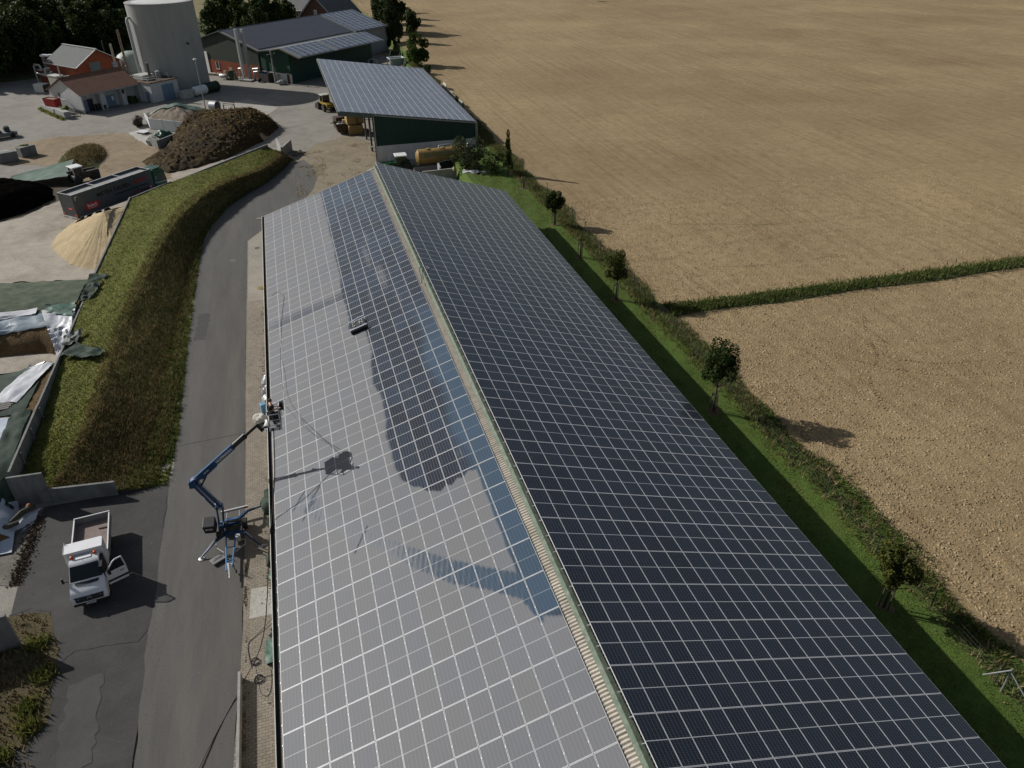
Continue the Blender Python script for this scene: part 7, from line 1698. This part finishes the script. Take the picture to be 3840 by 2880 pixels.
# ------------------------------------------------------------------ green barn with lean-to
BN=thing('green_barn','large dark green barn with brick base, dark solar roof and a lean-to','barn',(-13,109.6,0),R(41))
DG2=mat('barn_green',(.022,.034,.022),.65,0,.12,1,(.03,.03,.024),.3,stripes=(1,.3,.03)); DG3=mat('leanto_green',(.012,.055,.035),.6,0,.12,1,stripes=(1,.3,.03))
GRF=mat('barn_roof_grey',(.19,.195,.19),.6,.15,.1,1.2)
b=MB(); b.prism([(.4,.2,2.9),(.4,24.2,2.9),(.4,24.2,6.0),(.4,12.2,9.25),(.4,.2,6.0)],(.2,0,0)); b.build('gable_cladding',DG2,BN)
b=MB(); b.box(.35,.65,.2,24.2,0,2.95); b.build('brick_base',BR_,BN)
b=MB(); b.prism([(44.5,.2,0),(44.5,24.2,0),(44.5,24.2,6.0),(44.5,12.2,9.25),(44.5,.2,6.0)],(.2,0,0)); b.box(30,44.5,.2,.4,0,6.0); b.box(.6,44.5,24,24.2,0,6.0); b.build('block_wall',mat('block_grey',(.25,.25,.25),.85,0,.1,.8),BN)
b=MB(); b.box(.6,30,.2,.35,0,6.0); b.build('side_wall',DG2,BN)
b=MB()
for (ya,yb) in ((-.3,12.2),(24.7,12.2)): b.hexa([(0,ya,6.02),(45,ya,6.02),(45,yb,9.4),(0,yb,9.4),(0,ya,6.14),(45,ya,6.14),(45,yb,9.52),(0,yb,9.52)])
b.tube([(0,12.2,9.55),(45,12.2,9.55)],.16,6); b.build('roof',GRF,BN)
b=MB(); b.beam((.0,-.3,6.1),(.0,12.2,9.47),.12,.2); b.beam((.0,24.7,6.1),(.0,12.2,9.47),.12,.2); b.tube([(.1,-.35,6.1),(.1,-.2,5.6),(.1,-.1,5.4),(.1,-.05,.1)],.09,8); b.build('barge_board',mat('barge_dark',(.06,.075,.065),.6,.1),BN)
b=MB(); b.box(.22,.36,18.2,22.5,0,4.6); b.build('sliding_door',WHITE,BN)
b=MB(); b.box(.30,.36,14.6,15.6,1.1,2.5); wq=b.build('window',VGL,BN)
b=MB(); b.box(.27,.30,14.5,14.6,1.0,2.6); b.box(.27,.30,15.6,15.7,1.0,2.6); b.box(.24,.30,14.5,15.7,.95,1.08); b.build('window_frame',WHITE,wq)
RA=math.atan2(3.38,12.5); RU=Vector((1,0,0)); RV=Vector((0,-cos(RA),-sin(RA))); RN=Vector((0,-sin(RA),cos(RA)))
# dark thin-film field on the first part of the slope
TF,nt,bs=newmat('thin_film'); setp(bs,.35,0,.4); uvn=N(nt,'UVMap'); uvn.uv_map='roof'; sx=N(nt,'SeparateXYZ'); nt.links.new(uvn.outputs[0],sx.inputs[0])
l1=mth(nt,'LESS_THAN',mth(nt,'PINGPONG',mth(nt,'FRACT',sx.outputs[1]),.5),.05); l2=mth(nt,'LESS_THAN',mth(nt,'PINGPONG',mth(nt,'FRACT',sx.outputs[0]),.5),.04)
ovn=noise(nt,coords(nt),1.2,6,.7); col=ramp(nt,ovn,[(.3,(.040,.041,.05)),(.7,(.062,.063,.075))]); col=mix(nt,mth(nt,'MULTIPLY',l1,.22),col,(.22,.22,.22)); col=mix(nt,mth(nt,'MULTIPLY',l2,.10),col,(.2,.2,.2)); nt.links.new(col,bs.inputs['Base Color'])
top=Vector((0,12.2,9.56))
geos=[panel_geo(top+RU*.9+RV*.35+RN*.08,RU,RV,RN,c_,r,1.24,1.98,(1,1)) for r in range(6) for c_ in range(25)]
o=panel_object('solar_panels',geos,[mat('film_edge',(.05,.05,.055),.5),TF],BN,None,True); o['kind']='stuff'
# lean-to
LZ=lambda y: 6.05+(7.35-6.05)*(-y)/7.8 if y>-7.8 else 7.35-(7.35-5.85)*(-y-7.8)/5.9
b=MB(); pf=[(-.0,LZ(0)),(-7.8,LZ(-7.8)),(-13.7,LZ(-13.7))]
for (ya,za),(yb,zb) in zip(pf,pf[1:]): b.hexa([(-.2,yb,zb-.12),(27.7,yb,zb-.12),(27.7,ya,za-.12),(-.2,ya,za-.12),(-.2,yb,zb),(27.7,yb,zb),(27.7,ya,za),(-.2,ya,za)])
b.build('leanto_roof',GRF,BN)
b=MB()
for (ya,za),(yb,zb) in zip(pf,pf[1:]): b.beam((-.25,ya,za-.12),(-.25,yb,zb-.12),.12,.26)
b.build('leanto_barge',mat('barge_brown',(.10,.085,.06),.7),BN)
b=MB(); b.prism([(.5,0,2.0),(.5,-9.5,2.0),(.5,-9.5,LZ(-9.5)-.13),(.5,-7.8,LZ(-7.8)-.13),(.5,0,LZ(0)-.13)],(.2,0,0)); b.build('leanto_cladding',DG3,BN)
b=MB(); b.box(.45,.75,-9.5,0,0,2.0); b.build('leanto_base',OFFWHITE,BN)
b=MB(); b.box(.75,27.5,-9.5,-9.3,0,LZ(-9.5)-.15); b.build('leanto_side',DKGREEN,BN)
b=MB(); b.box(.40,.45,-9.1,-8.2,0,2.0); d=b.build('door',mat('door_brown',(.10,.04,.025),.7),BN)
b=MB(); b.box(.41,.44,-9.2,-9.1,0,2.1); b.box(.41,.44,-8.2,-8.1,0,2.1); b.box(.41,.44,-9.2,-8.1,2.0,2.1); b.build('door_frame',WHITE,d)
b=MB(); b.lathe([(.4,-.12),(.42,0),(.4,.1),(0,.1)],16,(.35,-5.6,1.35),0,'X'); b.build('wall_fan',GALV,BN,True)
LA2=math.atan2(1.5,5.9); LVv=Vector((0,-cos(LA2),-sin(LA2))); LNn=Vector((0,-sin(LA2),cos(LA2)))
lo=Vector((0,-7.8,7.36))
cs=[]
for (x0q,nc) in ((.6,6),(11.9,9)):
    for c_ in range(nc):
        for r in range(5): cs.append((lo+RU*x0q+LVv*.15+LNn*.07,LVv,LNn,c_,r,1.72,1.13))
ex=[]
for c_ in range(7):
    for r in range(9): ex.append((top+RU*32.6+RV*.25+RN*.10,RV,RN,c_,r,1.72,1.36))
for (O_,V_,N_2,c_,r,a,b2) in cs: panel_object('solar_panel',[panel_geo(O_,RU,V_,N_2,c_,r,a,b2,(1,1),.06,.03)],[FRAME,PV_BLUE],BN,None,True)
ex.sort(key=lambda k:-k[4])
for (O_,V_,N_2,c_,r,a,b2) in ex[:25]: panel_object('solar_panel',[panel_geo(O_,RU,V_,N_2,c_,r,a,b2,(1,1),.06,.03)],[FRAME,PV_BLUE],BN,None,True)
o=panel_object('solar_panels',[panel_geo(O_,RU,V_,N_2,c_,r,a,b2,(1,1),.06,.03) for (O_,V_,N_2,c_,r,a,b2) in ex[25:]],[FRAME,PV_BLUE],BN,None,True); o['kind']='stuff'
# flues and clutter before the barn
for k,(x,y,lb) in enumerate([(-16.8,111.3,'left of the two tall pale square flues before the brick base'),(-15.4,110.7,'right of the two tall pale square flues before the brick base')]):
    f_=thing('flue',lb,'flue',(x,y,0),R(41),'tall flues before the barn')
    b=MB(); b.box(-.28,.28,-.28,.28,.2,10.7); b.box(-.24,-.28+.0,-.31,-.28,.2,10.7); b.build('shaft',mat('flue_pale',(.40,.40,.385),.6,.1,.06),f_,bevel=.03)
    b=MB(); b.box(-.55,.55,-.55,.55,0,.25); b.build('base',CONC,f_)
b=MB(); b.lathe([(0,-1.0),(.4,-.95),(.5,-.7),(.5,.7),(.4,.95),(0,1.0)],16,(0,0,0),0,'X'); o=tag(b.build('steel_tank',STEEL,None,True),'small shiny steel tank left of the green blower','tank'); o.location=(-21.3,113.2,.75); o.rotation_euler=(0,0,-.6)
FN=thing('blower','dark green blower unit on a frame before the brick wall','blower',(-19.4,112.4,0),-.6)
b=MB(); b.lathe([(0,-.4),(.85,-.35),(.95,0),(.85,.35),(0,.4)],20,(0,0,1.15),0,'Y'); b.build('casing',mat('blower_green',(.03,.065,.035),.5,.1,.15),FN,True)
b=MB(); b.box(-1.3,1.3,-.6,.6,.1,.28); b.box(.5,1.2,-.4,.4,.28,.9); b.build('base_frame',mat('frame_olive',(.08,.085,.06),.7,.1),FN)
fr=thing('mesh_screen','light metal frame screen before the flues','frame',(-17.9,110.0,0),R(-38))
b=MB()
for x in (-1.1,1.1): b.beam((x,0,0),(x,0,1.9),.07,.07)
b.beam((-1.1,0,1.85),(1.1,0,1.95),.07,.07); b.beam((-1.1,0,.3),(1.1,0,.3),.05,.05)
for k in range(8): b.beam((-1+.28*k,0,.3),(-1+.28*k,0,1.9),.015,.015)
b.build('bars',GALV,fr)
b=MB(); b.obox((-16.0,109.9,.15),(3.4,2.0,.3),R(-38)); tag(b.build('flue_plinth',CONC,None,bevel=.04),'pale concrete plinth under the flues','plinth')
b=MB(); b.obox((-19.6,115.0,1.2),(1.0,.1,2.0),R(-49),ry=.12); b.obox((-21.0,116.2,.7),(.7,.5,1.3),R(-49)); tag(b.build('timber_pallet',mat('pale_timber',(.33,.26,.17),.8,0,.2,3),None),'pale wooden pallet frame leaning against the brick wall','pallet')
for k,(x,y,z,l_,lb) in enumerate([(-17.2,113.2,2.0,1.7,'shiny silver duct left of the flues'),(-13.9,110.4,2.2,1.9,'upper shiny silver duct right of the flues'),(-13.8,110.1,1.6,1.8,'lower shiny silver duct right of the flues')]):
    b=MB(); b.tube([(-l_/2,0,0),(l_/2,0,.25)],.22,10); b.box(-l_/2,-l_/2+.1,-.1,.1,-z,0); b.box(l_/2-.1,l_/2,-.1,.1,-z,0); o=tag(b.build('silver_duct',STEEL,None,True),lb,'duct'); o.location=(x,y,z); o.rotation_euler=(0,0,R(-49))
cg=thing('feed_crate','dark open sided crate with two blue barrels inside','crate',(-11.9,107.5,0),R(-49))
b=MB()
for (xa,xb,ya,yb) in ((-1.7,1.7,-.8,-.74),(-1.7,-1.64,-.8,.8),(1.64,1.7,-.8,.8),(-1.7,1.7,.74,.8)): b.box(xa,xb,ya,yb,.15,1.85)
b.box(-1.7,1.7,-.8,.8,.05,.15); b.build('sides',mat('crate_dark',(.045,.04,.036),.85,0,.3,3),cg)
for k in range(2):
    q=Matrix.Translation(cg.location)@Matrix.Rotation(R(-49),4,'Z')@Vector((-1.0+.75*k,.2,1.55))
    b=MB(); b.lathe([(.30,-.45),(.32,0),(.30,.45),(0,.46)],14); o=tag(b.build('blue_barrel',mat('barrel_blue',(.02,.07,.22),.4),None,True),['left blue barrel standing in the dark crate','right blue barrel standing in the dark crate'][k],'barrel'); o.location=q
cp=thing('cross_pole','weathered timber pole with short cross arms before the lean-to','pole',(-9.9,104.4,0))
b=MB(); b.tube([(0,0,-.1),(-.05,0,6.9)],[.24,.17],8); b.build('pole',mat('pole_grey',(.25,.24,.22),.85,0,.15,2),cp,True)
b=MB(); b.beam((-1.0,.3,6.0),(.9,-.3,6.3),.16,.16); b.obox((-.9,.3,5.95),(.35,.25,.3)); b.obox((.7,-.2,6.3),(.3,.25,.3)); b.build('cross_arm',mat('arm_olive',(.15,.16,.10),.8),cp)
lump('rubble',(-8.6,102.9,.4),(1.0,.8,.6),CONC,75,'small heap of rubble beside the cross pole','rubble',.5)
b=MB(); b.lathe([(.28,-.15),(.5,-.12),(.5,.12),(.28,.15)],16,(0,0,0),0,'Y'); o=tag(b.build('old_tyre',RUBBER,None,True),'old black tyre lying between plinth and crate','tyre'); o.location=(-13.4,107.0,.5); o.rotation_euler=(.3,0,.6)
b=MB(); b.tube([(-25.8,121.0,.3),(-23.2,118.9,.3)],.3,10); b.tube([(-23.0,118.7,.3),(-21.9,117.8,.3)],.32,10); tag(b.build('concrete_pipe',mat('pipe_beige',(.33,.29,.23),.85,0,.15,2),None,True),'beige concrete pipes lying before the white sliding door','pipe')
# brick house and wing beyond the barn
HS=thing('brick_house','brown brick house with grey tiled roofs beyond the green barn','house',(-3.8,199.5,0),R(-40))
HBR=mat('house_brick',(.115,.062,.045),.9,0,.15,2); HRF=mat('house_tiles',(.115,.118,.115),.8,0,.12,2,stripes=(0,.5,.05))
b=MB(); b.box(0,13.2,0,9,0,5); b.prism([(0,0,5),(0,9,5),(0,4.5,9.3)],(13.2,0,0)); b.build('wall',HBR,HS)
b=MB(); 
for (ya,yb) in ((-.6,4.5),(9.6,4.5)): b.hexa([(-.5,ya,4.65),(13.6,ya,4.65),(13.6,yb,9.5),(-.5,yb,9.5),(-.5,ya,4.85),(13.6,ya,4.85),(13.6,yb,9.7),(-.5,yb,9.7)])
b.build('roof',HRF,HS)
for k,x in enumerate((2.0,3.9,6.3,8.4,10.8)):
    b=MB(); b.box(x,x+1.1,-.05,.02,2.9,4.3); w_=b.build('window',WHITE,HS)
    b=MB(); b.box(x+.15,x+.98,-.08,-.05,3.0,4.2); b.build('pane',VGL,w_)
b=MB(); b.beam((13.7,-.6,4.8),(13.7,4.5,9.7),.15,.35); b.tube([(-.5,-.65,4.7),(13.6,-.65,4.7)],.09,6); b.build('roof_trim',mat('zinc_pale',(.38,.40,.41),.4,.4),HS)
b=MB(); b.prism([(16.5,-14,0),(28.5,-14,0),(28.5,-14,5.0),(22.5,-14,10.5),(16.5,-14,5.0)],(0,14,0)); b.build('wing_wall',HBR,HS)
b=MB()
for (xa,xb) in ((16.0,22.5),(29.2,22.5)): b.hexa([(xa,-14.4,4.7),(xb,-14.4,10.7),(xb,.4,10.7),(xa,.4,4.7),(xa,-14.4,4.9),(xb,-14.4,10.9),(xb,.4,10.9),(xa,.4,4.9)])
b.build('wing_roof',HRF,HS)
b=MB(); b.beam((16.0,-14.45,4.8),(22.5,-14.45,10.8),.3,.35); b.beam((29.2,-14.45,4.8),(22.5,-14.45,10.8),.15,.3); b.build('wing_trim',mat('zinc_pale',(.38,.40,.41),.4,.4),HS)
b=MB(); b.box(21.7,22.8,-14.06,-13.98,5.2,7.0); w_=b.build('window',WHITE,HS)
b=MB(); b.box(21.85,22.65,-14.1,-14.06,5.35,6.85); b.build('pane',mat('blind_pale',(.40,.39,.35),.6),w_)
# between barn and field
gt=thing('open_trailer','dark green open trailer with bright scrap inside, beside the round tree','trailer',(20.0,123,0),R(-12))
b=MB(); 
for (xa,xb,ya,yb) in ((-1.3,-1.2,-3.8,3.8),(1.2,1.3,-3.8,3.8),(-1.3,1.3,-3.9,-3.8),(-1.3,1.3,3.8,3.9)): b.box(xa,xb,ya,yb,.9,2.0)
b.box(-1.2,1.2,-3.8,3.8,.85,.95); b.build('sides',mat('trailer_olive',(.05,.065,.035),.7,0,.15),gt)
lump('scrap',(0,-1.6,1.1),(.8,1.4,.45),clothmat('scrap_mix',(.3,.12,.08),(.5,.42,.3),.8),77,parent=gt,amp=.6)
for x in (-1.2,1.2):
    for y in (-1.2,1.0): wheel(gt,(x,y,.5),.5,.35,'X')
hp_=thing('feed_hopper','white rimmed hopper with a pale grey funnel behind the shed roof','hopper',(18.2,109.5,0),R(8))
b=MB(); b.add([(-.7,-.7,1.0),(.7,-.7,1.0),(.7,.7,1.0),(-.7,.7,1.0),(-1.7,-1.2,3.0),(1.7,-1.2,3.0),(1.7,1.2,3.0),(-1.7,1.2,3.0)],[(3,2,1,0),(0,1,5,4),(1,2,6,5),(2,3,7,6),(3,0,4,7)]); b.build('funnel',mat('hopper_grey',(.27,.33,.34),.4,.2,.1),hp_)
b=MB(); 
for y in (-1.25,1.25): b.beam((-1.8,y,3.05),(1.8,y,3.05),.16,.18)
for x in (-1.75,1.75): b.beam((x,-1.25,3.05),(x,1.25,3.05),.16,.18); b.beam((x,-1.2,0),(x,-1.2,3),.14,.14); b.beam((x,1.2,0),(x,1.2,3),.14,.14)
b.build('frame',WHITE,hp_)
b=MB(); b.tube([(12.5,116,.2),(12.3,115.5,1.8),(13.2,115,2.2),(14.2,114.6,1.9),(14.3,114.5,.2)],.16,8); tag(b.build('hose_arch',mat('pipe_pale',(.45,.45,.42),.4,.2),None,True),'pale hose arch standing behind the shed roof','hose')
# straw littering the yard before the shed
n=16000; x=RNG.uniform(-9,4,n); y=RNG.uniform(16,52,n)
k=np.array([fbm(a*.28,c*.28,9)+.25*fbm(a*1.3,c*1.3,4) for a,c in zip(x,y)])>.10+.02*np.abs(y-32)
blades('straw_litter',np.stack([x,y,.004+0*x],1)[k],.05,.09,leafmat('yard_straw',(.28,.21,.10),(.42,.33,.18),(.55,.45,.27),.9,.1),'loose straw littering the yard before the shed','straw',2.0)
sheet('yard_straw_ground',[(-7.5,22),(-3,19),(1,24),(4.5,33),(4.5,48),(1,54),(-5,50),(-9,40)],-.006,ground_mat('straw_ground',(.17,.145,.11),(.28,.235,.165),(.34,.27,.16),.2,1.2,7,.5,.95,bmp=.3,bs_=12,bd=.02,s3=.45)[0],.4,1.2)
# ------------------------------------------------------------------ tyre tracks pressed into the fields
def track(paths,wd=.6,step=.34,h=.035,gap=1.85):
    v=[];f=[]
    for pts,dbl in paths:
        c=curve([Vector((*p,0)) for p in pts],14); d=[0]
        for a,e in zip(c,c[1:]): d.append(d[-1]+(e-a).length)
        s_=0; i=0
        while s_<d[-1]-.05:
            while d[i+1]<s_: i+=1
            t=(s_-d[i])/max(1e-6,d[i+1]-d[i]); p=c[i].lerp(c[i+1],t); tg=(c[i+1]-c[i]).normalized(); n_=Vector((-tg.y,tg.x,0))
            for off in ((0,) if not dbl else (-gap/2,gap/2)):
                q=p+n_*off; z=fz(q.x,q.y)
                for sg in (-1,1):
                    if random.random()<.05: continue
                    a=q+n_*sg*.04; e=q+n_*sg*wd*.5+tg*.22
                    o=len(v); w2=tg*.055; hh=h*random.uniform(.6,1.2)
                    for P_ in (a-w2,a+w2,e+w2,e-w2): v.append((P_.x,P_.y,z-.02))
                    for P_ in (a,e): v.append((P_.x,P_.y,z+hh))
                    f+= [(o,o+3,o+5,o+4),(o+1,o+4,o+5,o+2)]
                q=q+tg*step*.5
            s_+=step
    return v,f
TP=[([(28.7,-48.1),(27.0,-48.8),(25.6,-50.0),(25.0,-51.3),(24.8,-52.7),(24.8,-54.7),(25.1,-56.4),(26.1,-57.8),(27.2,-58.5),(28.5,-59.0),(30.3,-59.2),(31.5,-59.2),(34,-58.8)],0),
 ([(39.0,-51.8),(36.3,-52.3),(34.1,-51.7),(32.2,-50.7),(30.8,-50.0),(29.2,-49.8),(27.6,-50.6),(26.7,-51.6),(26.4,-52.8),(26.4,-54.5),(27.1,-55.9),(28.5,-57.1),(30.0,-57.4),(31.5,-57.2),(32.8,-57.9)],0),
 ([(38,-54.6),(35.5,-55.2),(33.5,-55.5),(31.5,-56.4),(29.8,-57.0),(27.5,-57.8),(26.3,-58.6),(25.6,-59.5),(25.2,-60.8)],0),
 ([(34,-59.6),(31.2,-59.5),(29.4,-59.4),(28.3,-59.3),(27.2,-60.3),(26.3,-61.5),(26.2,-62.6),(26.6,-64.0),(27.5,-66)],0),
 ([(24.8,-55.7),(25.2,-57.4),(25.2,-59.4),(24.9,-61.7),(24.5,-63.5),(24.5,-64.4)],0),
 ([(24.8,-11.9),(28.6,-11.1),(33.0,-10.3),(37.2,-10.0),(44.6,-10.2),(60,-10)],0),([(32.6,-6.9),(38.1,-8.4),(44.5,-10.5),(60,-12)],0),([(24.0,-15.3),(27.3,-15.9),(30.2,-15.7)],0),
 ([(29.3,-19.8),(29.4,-22.7),(29.4,-25.0)],0),([(28.2,-19.7),(28.4,-22.8),(28.7,-25.2)],0),([(32.0,-14.2),(37.0,-14.0),(42.2,-14.2),(55,-14.5)],0),([(31.8,-19.3),(34.5,-20.1),(38.2,-20.5),(50,-21)],0),
 ([(32,-33),(33,-37),(35,-40),(39,-43),(44,-44)],1),([(40,-33),(38,-36),(36,-40),(33,-43),(31.5,-47)],0)]
v,f=track(TP); np_mesh('tyre_tracks',v,f,SOIL); struct(bpy.data.objects['tyre_tracks'])
